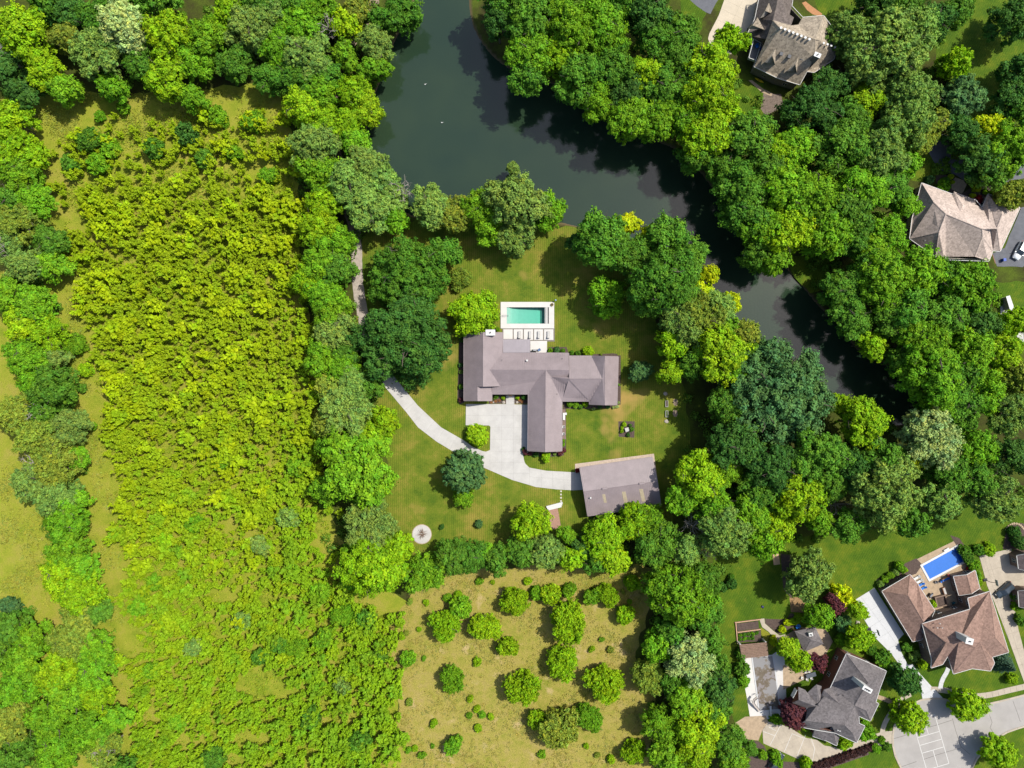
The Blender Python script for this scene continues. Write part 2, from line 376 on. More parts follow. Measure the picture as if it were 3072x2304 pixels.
slabs(drive, SL(*D_W), [cutS(x, y, x + dx, y + dy) for x, y, dx, dy in ((1170, 1160, 45, -34), (1196, 1192, 45, -36), (1222, 1224, 45, -36), (1250, 1258, 40, -38), (1282, 1288, 34, -40), (1318, 1312, 30, -44), (1356, 1336, 26, -44), (1396, 1358, 22, -44), (1434, 1376, 18, -44))], 0.0, 0.06, M_CONC)
slabs(drive, SL(*D_C), [cutS(x, 1150, x, 1500) for x in (1434, 1505, 1540)] + [cutS(1350, y, 1600, y) for y in (1214.5, 1246, 1283, 1318, 1354, 1387, 1420)], 0.0, 0.06, M_CONC)
slabs(drive, SL(*D_E), [cutS(x, 1390, x + 3, 1480) for x in (1622, 1656, 1690, 1722)] + [cutS(1588, 1430, 1750, 1444)], 0.0, 0.06, M_CONC)

# ---- cul-de-sac, sidewalks and neighbours' drives
street = sheet('street', SL((2733.8, 2112.5), (2765, 2098.8), (2806, 2095), (2835, 2097), (2864.6, 2106.6), (2905, 2116), (2968, 2110.5), (3072, 2085), (3300, 2028), (3300, 2110), (3072, 2179), (3021, 2196), (2985, 2218), (2955, 2246), (2930, 2276), (2916, 2304), (2900, 2380), (2760, 2400), (2725, 2345), (2702, 2302), (2683, 2261), (2678, 2226), (2679, 2190), (2687, 2167), (2708, 2136)), 0.03, M_STREET)
kerb = smooth_loop(SL((2725, 2345), (2702, 2302), (2683, 2261), (2678, 2226), (2679, 2190), (2687, 2167), (2708, 2136), (2733.8, 2112.5), (2765, 2098.8), (2806, 2095), (2835, 2097), (2864.6, 2106.6), (2905, 2116), (2968, 2110.5), (3072, 2085), (3200, 2053)), 3, False)
path_slabs(street, kerb, 0.45, 2.6, 0.0, 0.13, M_CONCT, 'kerb')
path_slabs(street, smooth_loop(SL((3200, 2140), (3072, 2179), (3021, 2196), (2985, 2218), (2955, 2246), (2930, 2276), (2916, 2304)), 3, False), 0.45, 2.6, 0.0, 0.13, M_CONCT, 'kerb')
M_LINE = plain('worn white paint', P(238, 236, 230), 0.8, 0.08, 3, 10)
def strip(a, b, wd, z, name, mat, parent):
    a, b = Vector(a[:2]), Vector(b[:2]); d = (b - a).normalized(); q = Vector((-d.y, d.x)) * wd / 2
    MB().prism([tuple(a + q), tuple(a - q), tuple(b - q), tuple(b + q)], z, z + 0.004).build(name, mat, parent)
def court():
    A = S(2804, 2143.8); B = S(2847, 2292); u = (B - A).to_2d().normalized(); L = 13.4; Wd = 6.1; v = Vector((-u.y, u.x)) if Vector((-u.y, u.x)).x < 0 else Vector((u.y, -u.x))
    A = A.to_2d(); q = lambda s, t: A + u * s + v * t
    for s0, t0, s1, t1 in ((0, 0, L, 0), (0, Wd, L, Wd), (0, 0, 0, Wd), (L, 0, L, Wd), (L / 2 - 2.13, 0, L / 2 - 2.13, Wd), (L / 2, 0, L / 2, Wd), (L / 2 + 2.13, 0, L / 2 + 2.13, Wd), (0, Wd / 2, L / 2 - 2.13, Wd / 2), (L / 2 + 2.13, Wd / 2, L, Wd / 2)):
        strip(q(s0, t0), q(s1, t1), 0.14, 0.032, 'court_line', M_LINE, street)
    M_TAR = plain('crack sealer', P(120, 114, 108), 0.8)
    z8 = zc(2640, 2050, 5.12)
    for pts in (((1110, 540), (1160, 720), (1240, 970), (1380, 1090)), ((720, 680), (870, 640), (1100, 565)), ((1680, 480), (1720, 600), (1690, 680), (1770, 810)), ((2040, 270), (2100, 430), (2155, 590)), ((660, 1170), (900, 1090), (1240, 990)), ((210, 850), (330, 815), (440, 780)), ((330, 1280), (560, 1200))):
        L2 = [S(*z8(x, y)[:2]) for x, y in pts]
        MB_ = MB()
        for a, b in zip(L2, L2[1:]):
            d = (b - a).to_2d().normalized(); p = Vector((-d.y, d.x)) * 0.05
            MB_.prism([tuple(a.to_2d() + p), tuple(a.to_2d() - p), tuple(b.to_2d() - p), tuple(b.to_2d() + p)], 0.031, 0.033)
            MB_.build('crack', M_TAR, street); MB_ = MB()
court()
walk = sheet('sidewalk', band(smooth_loop(SL((2792, 2068), (2830, 2070), (2864, 2078), (2900, 2085), (2935, 2088), (2975, 2083), (3020, 2072), (3072, 2060), (3140, 2044)), 4, False), 1.5), 0.026, M_JOINT)
path_slabs(walk, smooth_loop(SL((2792, 2068), (2830, 2070), (2864, 2078), (2900, 2085), (2935, 2088), (2975, 2083), (3020, 2072), (3072, 2060), (3140, 2044)), 4, False), 1.5, 1.6, 0.0, 0.07, M_CONCT)
pts = smooth_loop(SL((2646, 2202), (2650, 2180), (2660, 2158), (2674, 2134), (2692, 2110), (2716, 2090), (2732, 2082)), 4, False)
walk2 = sheet('sidewalk', band(pts, 1.25), 0.0264, M_JOINT); path_slabs(walk2, pts, 1.25, 1.4, 0.0, 0.07, M_CONCT)
pts = smooth_loop(SL((2846, 2000), (2838, 2020), (2826, 2040), (2820, 2066)), 4, False)
walk3 = sheet('front_walk', band(pts, 1.15), 0.027, M_JOINT); path_slabs(walk3, pts, 1.15, 1.3, 0.0, 0.075, M_CONCW)
pts = smooth_loop(SL((2632, 2090), (2650, 2096), (2668, 2104), (2684, 2112)), 4, False)
walk4 = sheet('front_walk', band(pts, 1.1), 0.0272, M_JOINT); path_slabs(walk4, pts, 1.1, 1.2, 0.0, 0.075, M_PAVER)
zC = zc(2550, 1800, 5.53); z12 = zc(2304, 1536, 2.16)
def ZL(z, *pts): return SL(*[z(x, y)[:2] for x, y in pts])
d2p = ZL(z12, (545, 580), (690, 490), (880, 790), (842, 830), (862, 905), (905, 990), (935, 985), (960, 1020), (1060, 1130), (1140, 1212), (1080, 1203), (1000, 1212), (985, 1130), (880, 1030), (800, 920), (690, 810), (625, 700))
drv2 = sheet('driveway', d2p, 0.0278, M_JOINT)
slabs(drv2, d2p, [(S(*z12(x, y)[:2]), Vector((0.85, 0.53))) for x, y in ((660, 640), (700, 720), (745, 800), (800, 875), (860, 945), (920, 1020), (985, 1100), (1050, 1160))] + [(S(*z12(760, 760)[:2]), Vector((0.6, -0.8)))], 0.0, 0.07, M_CONCW)
d3p = ZL(z12, (1365, 280), (1530, 238), (1590, 250), (1760, 260), (1760, 700), (1640, 690), (1620, 600), (1640, 700), (1659, 1090), (1640, 1060), (1560, 800), (1480, 560), (1430, 480))
d3p = ZL(z12, (1368, 285), (1575, 236), (1600, 300), (1800, 330), (1800, 560), (1600, 640), (1622, 760), (1659, 900), (1720, 1120), (1700, 1200), (1652, 1085), (1560, 830), (1468, 590), (1420, 480))
drv3 = sheet('driveway', d3p, 0.0282, M_JOINT)
slabs(drv3, d3p, [(S(*z12(x, y)[:2]), Vector((0.97, 0.25))) for x, y in ((1420, 380), (1450, 480), (1480, 580), (1530, 690), (1560, 790), (1600, 890), (1630, 990))] + [(S(*z12(1460, 400)[:2]), Vector((0.3, -0.95))), (S(*z12(1580, 900)[:2]), Vector((0.28, -0.95)))], 0.0, 0.07, M_CONCT)
z7 = zc(2180, 2000, 5.46)
d4p = ZL(z7, (585, 1040), (680, 900), (900, 950), (1060, 1010), (1290, 1160), (1480, 1200), (1600, 1290), (1900, 1340), (2280, 1150), (2560, 1060), (2720, 1050), (2720, 1250), (2500, 1330), (1900, 1480), (1640, 1540), (1280, 1560), (1010, 1440), (600, 1255))
drv4 = sheet('driveway', d4p, 0.0286, M_JOINT)
slabs(drv4, d4p, [(S(*z7(x, y)[:2]), Vector((0.47, -0.88))) for x, y in ((720, 1180), (900, 1260), (1060, 1280), (1230, 1330), (1450, 1400), (1700, 1400), (1950, 1400), (2200, 1300), (2450, 1200))] + [(S(*z7(1000, 1230)[:2]), Vector((0.92, 0.39)))], 0.0, 0.07, M_CONCT)
# painted play lines on that drive
for a, b in (((1070, 1095), (940, 1400)), ((1290, 1115), (1145, 1480)), ((1070, 1095), (1290, 1180)), ((1380, 1170), (1440, 1340)), ((1440, 1340), (1405, 1540)), ((880, 960), (710, 1280)), ((600, 1060), (790, 1130)), ((690, 985), (800, 1045)), ((755, 950), (725, 1010))):
    strip(S(*z7(*a)[:2]), S(*z7(*b)[:2]), 0.10, 0.0745, 'play_line', M_LINE, drv4)
d5p = ZL(zc(2030, 0, 5.53), (830, -120), (1500, -120), (1380, 90), (1290, 340), (1170, 480), (1130, 700), (900, 900), (600, 900), (520, 640), (540, 560), (700, 250))
drv5 = sheet('driveway', d5p, 0.0290, M_JOINT)
slabs(drv5, d5p, [(S(*zc(2030, 0, 5.53)(x, y)[:2]), Vector((0.9, -0.43))) for x, y in ((900, 50), (850, 200), (780, 380), (700, 560), (640, 720))] + [(S(*zc(2030, 0, 5.53)(950, 300)[:2]), Vector((0.43, 0.9)))], 0.0, 0.06, plain('cream drive concrete', P(226, 212, 188), 0.9, 0.08, 0.5, 6))
zR = zc(2700, 420, 4.46); zT = zc(2230, 0, 4.608); zE = zc(2180, 1780, 5.53); zA = zc(2600, 1600, 5.53); zB = zc(2772, 1600, 5.53); zF = zc(2330, 1920, 4.608); zG = zc(2772, 1850, 5.53)
sheet('asphalt_drive', ragged(smooth_loop(ZL(zR, (380, 120), (470, 320), (560, 420), (720, 460), (900, 560), (1050, 600), (1300, 612), (1500, 540), (1800, 470), (1800, 250), (1400, 330), (1000, 300), (760, 100), (620, -60), (420, -60)), 3), 1.2, .1, 31), 0.0294, M_ASPH)
sheet('asphalt_drive', ragged(ZL(zR, (1620, 900), (1800, 860), (1900, 1500), (1640, 1700), (1300, 1690), (1240, 1520), (1400, 1440)), 1.5, .08, 32), 0.0294, M_ASPH)
sheet('asphalt_drive', ragged(ZL(zc(2030, 0, 5.53), (130, -80), (330, 100), (480, 200), (560, 235), (650, 60), (740, -80)), 1.5, .06, 33), 0.0298, M_ASPH)
sheet('paver_walk', ZL(zR, (690, 560), (740, 500), (850, 540), (890, 600), (850, 690), (820, 720), (690, 660)), 0.031, M_PAVER)

# ================================================================== BUILDINGS
M_METAL = plain('brown standing-seam metal', P(160, 146, 147, 1.65), 0.5, 0.1, 0.5, 3, metal=0.0, spec=0.45)
M_METALL = plain('grey low patio metal', P(172, 163, 168), 0.5, 0.06, 0.6, 4, spec=0.45)
M_WHITE = plain('white painted trim', P(236, 236, 232), 0.6, 0.04)
M_BROWN = shingle('brown asphalt shingle', P(164, 134, 120, 1.7)); M_GREY = shingle('grey asphalt shingle', P(126, 120, 120)); M_SHAKE = shingle('weathered grey-brown shake', P(178, 164, 144, 1.55), 0.3); M_TAUPE = shingle('pale taupe shingle', P(206, 188, 176, 1.6))
M_BRICKR = plain('red-brown brick', P(136, 92, 74), 0.9, 0.2, 3, 14, bump=0.3); M_BRICKT = plain('tan brick', P(150, 128, 112), 0.9, 0.18, 3, 14, bump=0.3); M_SIDING = plain('cream siding', P(196, 188, 174), 0.8, 0.08); M_STONE = plain('grey stone veneer', P(150, 142, 130), 0.9, 0.22, 2, 9, bump=0.4)
M_GLASS = plain('window glass', (0.03, 0.04, 0.05, 1), 0.08, 0.1, spec=0.8); M_DARK = plain('dark metal', (0.03, 0.03, 0.033, 1), 0.5); M_WOOD = plain('weathered wood', P(168, 128, 100), 0.85, 0.2, 2, 10); M_DECK = plain('white pool deck', P(236, 232, 226), 0.8, 0.05, 0.5, 6)
M_PLANK = plain('brown composite boards', P(150, 122, 104), 0.85, 0.2, 2, 8)

def W3(p): return S(p[0], p[1], p[2])
def roof_mesh(name, faces, mat, parent, thick=0.16):
    """roof skins with a real thickness; faces are photograph pixels with heights"""
    mb = MB(); idx = {}; V = []
    def vid(p):
        k = (round(p[0], 1), round(p[1], 1), round(p[2], 2))
        if k not in idx: idx[k] = len(V); V.append(tuple(W3(p)))
        return idx[k]
    F = []
    for f in faces:
        q = [vid(p) for p in f]
        a = sum(V[q[i]][0] * V[q[(i + 1) % len(q)]][1] - V[q[(i + 1) % len(q)]][0] * V[q[i]][1] for i in range(len(q)))
        F.append(q if a > 0 else q[::-1])
    n = len(V); V2 = V + [(x, y, z - thick) for x, y, z in V]; cnt = {}
    for q in F:
        for i in range(len(q)): e = (q[i], q[(i + 1) % len(q)]); cnt[tuple(sorted(e))] = cnt.get(tuple(sorted(e)), 0) + 1
    F2 = [tuple(q) for q in F] + [tuple(i + n for i in q[::-1]) for q in F]
    for q in F:
        for i in range(len(q)):
            a, b = q[i], q[(i + 1) % len(q)]
            if cnt[tuple(sorted((a, b)))] == 1: F2.append((a, a + n, b + n, b))
    mb.add(V2, F2); return mb.build(name, mat, parent)
def ridge_caps(faces, parent, mat, name='ridge_cap'):
    """caps along edges shared by two roof planes that stand proud (ridges and hips)"""
    E = {}
    for f in faces:
        c = sum((W3(p) for p in f), Vector()) / len(f)
        for i in range(len(f)):
            a, b = f[i], f[(i + 1) % len(f)]; k = tuple(sorted(((round(a[0], 1), round(a[1], 1), round(a[2], 2)), (round(b[0], 1), round(b[1], 1), round(b[2], 2))))); E.setdefault(k, []).append(c)
    for k, cs in E.items():
        if len(cs) != 2: continue
        a, b = W3(k[0]), W3(k[1]); m = (a + b) / 2
        if m.z < (cs[0].z + cs[1].z) / 2 or (a - b).length < 1: continue
        d = (b - a).normalized(); q = d.cross(Vector((0, 0, 1))).normalized() * 0.14
        up = Vector((0, 0, 0.05)); dn = Vector((0, 0, -0.05))
        MB().add([a + q + dn, a + up, a - q + dn, b + q + dn, b + up, b - q + dn], [(0, 1, 4, 3), (1, 2, 5, 4), (2, 0, 3, 5), (0, 2, 1), (3, 4, 5)]).build(name, mat, parent)
def seams(faces, dirs, parent, mat, sp=0.45):
    """raised ribs running down every metal roof plane, too fine to pick apart"""
    mb = MB()
    for f, d in zip(faces, dirs):
        if d is None: continue
        Pw = [W3(p) for p in f]; d = Vector(d); n = Vector((-d.y, d.x)); cs = [p.to_2d().dot(n) for p in Pw]; c0 = min(cs) + 0.2
        A = Pw[0]; nrm = Vector()
        for i in range(1, len(Pw) - 1): nrm += (Pw[i] - A).cross(Pw[i + 1] - A)
        nrm.normalize(); nrm = nrm if nrm.z > 0 else -nrm
        cen = sum(Pw, Vector()) / len(Pw); zz = lambda p: cen.z - (nrm.x * (p[0] - cen.x) + nrm.y * (p[1] - cen.y)) / nrm.z
        while c0 < max(cs):
            ts = []
            for i in range(len(Pw)):
                a, b = Pw[i].to_2d(), Pw[(i + 1) % len(Pw)].to_2d(); u, v = a.dot(n) - c0, b.dot(n) - c0
                if (u > 0) != (v > 0): ts.append((a + (b - a) * (u / (u - v))).dot(d))
            ts.sort()
            for t0, t1 in zip(ts[::2], ts[1::2]):
                if t1 - t0 < .3: continue
                p, q = n * c0 + d * (t0 + .03), n * c0 + d * (t1 - .03); s = n * .022
                za, zb = zz(p), zz(q)
                mb.add([(*(p - s), za - .02), (*(p + s), za - .02), (*(p + s), za + .05), (*(p - s), za + .05), (*(q - s), zb - .02), (*(q + s), zb - .02), (*(q + s), zb + .05), (*(q - s), zb + .05)], [(0, 1, 2, 3), (7, 6, 5, 4), (3, 2, 6, 7), (0, 3, 7, 4), (1, 5, 6, 2)])
            c0 += sp
    o = mb.build('standing_seams', mat, parent); o['kind'] = 'stuff'
def walls(parent, loop, mat, over=0.45, name='wall', win=True, storeys=None, gutter=M_WHITE, doors=()):
    """outer walls under the eaves; gable tops follow the roof edge. Windows on the sides that face the drone"""
    Pw = [W3(p) for p in loop]
    if area2([(p.x, p.y) for p in Pw]) < 0: Pw = Pw[::-1]
    I = inset([(p.x, p.y) for p in Pw], over); n = len(Pw); tops = [p.z - 0.2 for p in Pw]
    for i in range(n):
        j = (i + 1) % n; a, b = Vector(I[i]), Vector(I[j]); L = (b - a).length
        if L < 0.3: continue
        d = (b - a).normalized(); q = Vector((-d.y, d.x)) * 0.12
        A, B = a + d * .002, b - d * .002
        V = [(*A, -.05), (*B, -.05), (*B, tops[j]), (*A, tops[i]), (*(A + q), -.05), (*(B + q), -.05), (*(B + q), tops[j]), (*(A + q), tops[i])]
        wobj = MB().add(V, [(0, 1, 2, 3), (5, 4, 7, 6), (3, 2, 6, 7), (1, 0, 4, 5), (0, 3, 7, 4), (1, 5, 6, 2)]).build(name, mat, parent)
        out = -Vector((-d.y, d.x)); mid = (a + b) / 2; tz = min(tops[i], tops[j])
        if win and out.dot(-mid) > 0.15 * mid.length and L > 2.6:
            nw = max(1, int(L / 3.4))
            for st in range(storeys or (2 if tz > 4.6 else 1)):
                for k in range(nw):
                    c = a + d * (L * (k + .5) / nw) + out * .03; z = 1.0 + 2.9 * st
                    if z + 1.4 > tz: continue
                    fr = MB(); hw = 0.55; u = d * hw; o2 = out * .05
                    fr.add([(*(c - u), z), (*(c + u), z), (*(c + u), z + 1.35), (*(c - u), z + 1.35), (*(c - u + o2), z), (*(c + u + o2), z), (*(c + u + o2), z + 1.35), (*(c - u + o2), z + 1.35)], [(4, 5, 6, 7), (0, 1, 5, 4), (2, 3, 7, 6), (3, 0, 4, 7), (1, 2, 6, 5)])
                    f = fr.build('window', M_WHITE, parent)
                    for s in (-.5, .5):
                        cc = c + u * s + o2 * 1.08; uu = u * .42
                        MB().add([(*(cc - uu), z + .1), (*(cc + uu), z + .1), (*(cc + uu), z + 1.25), (*(cc - uu), z + 1.25)], [(0, 1, 2, 3)]).build('pane', M_GLASS, f)
        # gutter or rake board along the roof edge above this wall
        ea, eb = Pw[i], Pw[j]; dd = (eb - ea).normalized(); oo = Vector((dd.y, -dd.x, 0)).normalized() * .11; dn = Vector((0, 0, -.2)); up = Vector((0, 0, .015)); o0 = oo * .03
        e0, e1 = ea + dd * .02, eb - dd * .02
        if gutter is not None and (eb - ea).length > .6:
            MB().add([e0 + o0 + dn, e1 + o0 + dn, e1 + o0 + up, e0 + o0 + up, e0 + oo + dn, e1 + oo + dn, e1 + oo + up, e0 + oo + up], [(4, 5, 6, 7), (3, 2, 1, 0), (7, 6, 2, 3), (0, 1, 5, 4), (0, 4, 7, 3), (1, 2, 6, 5)]).build('gutter', gutter, parent)
def pipe_vent(parent, p, h=0.5, r=0.09, mat=None, name='vent_pipe'):
    a = W3(p); MB().lathe(a, [(r, -.3), (r, h * .75), (r * 1.6, h * .76), (r * 1.6, h)], 10).build(name, mat or M_WHITE, parent)
def chimney(parent, p, wx, wy, h, rz, mat, cap=M_WHITE, flues=2, below=3.0):
    a = W3(p); m = MB(); m.box((a.x, a.y, a.z + (h - below) / 2), (wx, wy, h + below), rz); c = m.build('chimney', mat, parent)
    MB().box((a.x, a.y, a.z + h + .06), (wx + .16, wy + .16, .12), rz).build('chimney_cap', cap, c)
    d = Vector((math.cos(rz), math.sin(rz), 0))
    for k in range(flues): MB().lathe(a + d * ((k - (flues - 1) / 2) * .5) + Vector((0, 0, h + .12)), [(.13, 0), (.13, .3), (.18, .31), (.18, .36)], 10).build('flue', M_DARK, c)
    return c
def house(name, label, x, y): return tag(empty(name, S(x, y)), label, 'house')

# ---- the main house: low wings under one brown metal roof
h1 = house('house', 'long low house of several wings under brown standing-seam metal roofs', 1620, 1130)
E, Wd, NN, SS = (1, 0), (-1, 0), (0, 1), (0, -1)
F1 = [[(1392, 998, 2.8), (1449, 998, 5.0), (1449, 1160, 5.0), (1432.5, 1160, 4.36), (1432.5, 1202, 4.36), (1392, 1202, 2.8)],
      [(1449, 998, 5.0), (1508, 998, 2.8), (1508, 1057.5, 2.8), (1469, 1109, 4.25), (1501, 1159, 3.05), (1449, 1160, 5.0)],
      [(1508, 1057.5, 2.8), (1706, 1059.5, 2.8), (1707, 1110, 4.3), (1469, 1109, 4.25)],
      [(1469, 1109, 4.25), (1637, 1110, 4.3), (1607, 1145.5, 3.4), (1492.5, 1145.5, 3.35)],
      [(1637, 1110, 4.3), (1707, 1110, 4.3), (1707, 1131, 3.75), (1653, 1130, 3.8)],
      [(1492.5, 1145.5, 3.35), (1607, 1145.5, 3.4), (1585, 1182, 2.75), (1475.6, 1182, 2.75), (1475.6, 1160, 3.0), (1501, 1159, 3.05)],
      [(1432.5, 1160, 4.36), (1475.6, 1160, 2.8), (1475.6, 1202, 2.8), (1432.5, 1202, 4.36)],
      [(1637, 1110, 4.3), (1635, 1355, 4.5), (1583.5, 1352, 2.8), (1585, 1182, 2.75), (1607, 1145.5, 3.4)],
      [(1637, 1110, 4.3), (1653, 1130, 3.8), (1686, 1203.5, 2.8), (1686, 1353, 2.8), (1635, 1355, 4.5)],
      [(1653, 1130, 3.8), (1707, 1131, 4.1), (1707, 1136.5, 4.45), (1807, 1136.5, 4.45), (1769, 1203, 2.8), (1686, 1203.5, 2.8)],
      [(1707, 1068, 2.9), (1774.5, 1068, 2.9), (1807, 1136.5, 4.45), (1707, 1136.5, 4.45)],
      [(1774.5, 1068, 2.9), (1814.5, 1069, 4.55), (1814.5, 1214.5, 4.55), (1768, 1213, 2.8), (1769, 1203, 2.8), (1807, 1136.5, 4.45)],
      [(1814.5, 1069, 4.55), (1855, 1070, 2.8), (1851, 1214.5, 2.8), (1814.5, 1214.5, 4.55)]]
F1 = [[(x, y, 2.8 + (z - 2.8) * 1.45 if z > 2.8 else z) for x, y, z in f_] for f_ in F1]
r1 = roof_mesh('roof', F1, M_METAL, h1)
seams(F1, [E, E, NN, NN, NN, NN, E, E, E, NN, NN, E, E], r1, M_METAL); ridge_caps(F1, r1, M_METAL)
walls(h1, [(x, y, 2.8 + (z - 2.8) * 1.45 if z > 2.8 else z) for x, y, z in [(1392, 998, 2.8), (1449, 998, 5.0), (1508, 998, 2.8), (1508, 1057.5, 2.8), (1706, 1059.5, 2.8), (1707, 1068, 2.9), (1774.5, 1068, 2.9), (1814.5, 1069, 4.55), (1855, 1070, 2.8), (1851, 1214.5, 2.8), (1814.5, 1214.5, 4.55), (1768, 1213, 2.8), (1769, 1203.2, 2.8), (1686, 1203.5, 2.8), (1686, 1353, 2.8), (1635, 1355, 4.5), (1583.5, 1352, 2.8), (1585, 1182, 2.75), (1475.6, 1182, 2.75), (1475.6, 1202, 2.8), (1432.5, 1202, 4.36), (1392, 1202, 2.8)]], M_BRICKT, 0.5, gutter=M_METAL)
MB().add([W3(p) for p in ((1432.5, 1160.4, 4.9), (1449, 1160.4, 5.9), (1501, 1159.6, 3.0), (1475.6, 1160.4, 2.7))], [(0, 1, 2, 3)]).build('gable_wall', M_BRICKT, h1)
MB().add([W3(p) for p in ((1707.2, 1068, 2.8), (1707.2, 1136.5, 5.1), (1707.2, 1131, 4.0), (1707.2, 1110, 3.6), (1707.2, 1068, 2.4))], [(0, 1, 2, 3, 4)]).build('gable_wall', M_BRICKT, h1)
F1b = [[(1509.5, 1018, 2.75), (1590.5, 1018, 2.75), (1590.5, 1057.8, 2.95), (1509.5, 1057.8, 2.95)]]
pr = roof_mesh('patio_roof', F1b, M_METALL, h1, .12); seams(F1b, [NN], pr, M_METALL, .4)
for x, y in ((1513, 1021), (1587, 1021), (1550, 1021)):
    p = S(x, y); MB().box((p.x, p.y, 1.32), (.14, .14, 2.66)).build('post', M_WHITE, h1)
chimney(h1, (1471.5, 998.5, 4.9), 2.3, 1.35, 0.9, 0, M_WHITE, flues=1, below=4.2)
for x, y, z in ((1506, 1080, 3.9), (1686, 1076, 3.6), (1671, 1182, 3.5), (1661, 1191, 3.6)): pipe_vent(r1, (x, y, z), .3, .06, M_DARK)
pipe_vent(r1, (1581, 1081.5, 3.85), .6, .16, M_WHITE, 'roof_vent')
# garage doors and front door on the court side
for k, yy in enumerate((1232, 1268, 1304)):
    a = S(1588.8, yy); MB().box((a.x, a.y, 1.1), (.06, 2.7, 2.15)).build('garage_door', M_WHITE, h1)
a = S(1531, 1187.2); dr = MB().box((a.x, a.y, 1.05), (1.0, .07, 2.1)).build('front_door', M_WOOD, h1); MB().box((a.x + .38, a.y - .06, 1.0), (.05, .06, .2)).build('handle', M_DARK, dr)

# ---- the barn (outbuilding)
h2 = tag(empty('barn', S(1858, 1458)), 'grey-brown metal roofed outbuilding standing at an angle below the lawn', 'barn')
F2 = [[(1739.4, 1403, 3.4), (1956.6, 1371.2, 3.4), (1972, 1444, 5.0), (1751.7, 1474.7, 5.0)], [(1751.7, 1474.7, 5.0), (1972, 1444, 5.0), (1983, 1516, 3.4), (1763, 1548, 3.4)]]
r2 = roof_mesh('roof', [F2[0], F2[1]], M_METAL, h2)
ax = (W3(F2[0][3]) - W3(F2[0][0])).to_2d().normalized(); seams(F2, [tuple(ax)] * 2, r2, M_METAL); ridge_caps(F2, r2, M_METAL)
walls(h2, [F2[0][0], F2[0][1], F2[0][2], F2[1][2], F2[1][3], F2[0][3]], M_BRICKR, .35, gutter=M_METAL)
M_SKYL = plain('fibreglass roof light', P(196, 182, 152), .5, .15, 2)
def on_plane(f, p, up=.06):
    A, B, C = W3(f[0]), W3(f[1]), W3(f[2]); n = (B - A).cross(C - A); q = S(p[0], p[1], 4.2); z = A.z - (n.x * (q.x - A.x) + n.y * (q.y - A.y)) / n.z; return Vector((q.x, q.y, z + up))
for x0, y0, x1, y1, wv in ((1921.5, 1466, 1932, 1505, 11), (1870, 1474, 1880, 1515, 11), (1810, 1482, 1816, 1508, 9)):
    u = Vector((wv / 2 / PPM, 0.015 * wv / PPM, 0)); a, b = on_plane(F2[1], (x0, y0)), on_plane(F2[1], (x1, y1)); dn = Vector((0, 0, -.03))
    MB().add([a - u, a + u, b + u, b - u, a - u + dn * 2, a + u + dn * 2, b + u + dn * 2, b - u + dn * 2], [(3, 2, 1, 0), (0, 1, 5, 4), (1, 2, 6, 5), (2, 3, 7, 6), (3, 0, 4, 7)]).build('skylight', M_SKYL, r2)
for x, y in ((1814, 1465.5), (1925, 1450)):
    a = S(x, y, 5.05); MB().box((a.x, a.y, a.z + .12), (1.3, .45, .3), .14).build('ridge_vent', M_METAL, r2)
a = on_plane(F2[1], (1770.5, 1492), 0); MB().lathe(a, [(.14, -.2), (.14, .45), (.24, .46), (.2, .62)], 10).build('vent_pipe', M_WHITE, r2)
a, b = S(1752, 1425), S(1759, 1462); d = (b - a).to_2d(); c = (a + b) / 2
MB().box((c.x + .05, c.y, 1.25), (.07, d.length, 2.5), math.atan2(d.y, d.x) - math.pi / 2).build('garage_door', M_WHITE, h2)

# ---- brown house with the blue pool
h3 = house('house', 'big two-storey house with brown shingle roofs behind the blue pool', 2890, 1920)
g = lambda x, y, z: zG(x, y, z); a_ = lambda x, y, z: zA(x, y, z); e3, rt = 5.6, 9.0
nw, ne1, ne2, ne3 = (2767, 1871.7, e3), (2910.6, 1827.7, e3), (2903.6, 1795, e3), (2968.5, 1774.5, e3)
P1, P1b, P2, P3, P4 = g(370, 430, 9.2), g(590, 400, 9.6), g(860, 510, 9.0), g(925, 425, 9.4), g(1180, 350, 9.8)
w1, w2, s1 = g(130, 710, e3), g(120, 850, e3), g(310, 790, e3)
F3 = [[nw, ne1, ne2, ne3, P4, P3, P2, P1b, P1], [nw, P1, w1], [P1, P1b, g(400, 645, e3 + .2), s1, w2, w1], [P1b, P2, g(490, 950, e3), g(400, 645, e3 + .2)],
      [P2, P3, g(1005, 615, 7.6), g(800, 860, e3), g(490, 950, e3)], [g(1005, 615, 7.6), g(1105, 900, e3), g(800, 860, e3)], [P3, g(1130, 670, e3 + .3), g(1170, 770, e3), g(1105, 900, e3), g(1005, 615, 7.6)],
      [P3, P4, g(1405, 590, e3), g(1130, 670, e3 + .3)], [ne3, g(1405, 590, e3), P4]]
r3 = roof_mesh('roof', F3, M_BROWN, h3, .18); ridge_caps(F3, r3, M_BROWN)
walls(h3, [nw, ne1, ne2, ne3, g(1405, 590, e3), g(1130, 670, e3), g(1170, 770, e3), g(1105, 900, e3), g(800, 860, e3), g(490, 950, e3), g(400, 645, e3), s1, w2, w1], M_BRICKT, .35)
chimney(h3, g(610, 325, 9.2), 1.7, 1.4, 3.2, -.25, M_WHITE, flues=1)
for x, y in ((215, 180), (295, 180), (255, 110)): pipe_vent(r3, g(x, y, 7.3), .35, .07)
eg = 3.1; ga, gb, gc_, gd, ge, gs = a_(255, 960, eg), a_(720, 685, eg), a_(840, 830, eg), a_(1130, 1280, eg), a_(945, 1470, 5.8), zC(1040, 690, eg)
K0, K1, K2 = a_(685, 1030, 6.0), a_(838, 1235, 4.7), a_(930, 1200, 5.0)
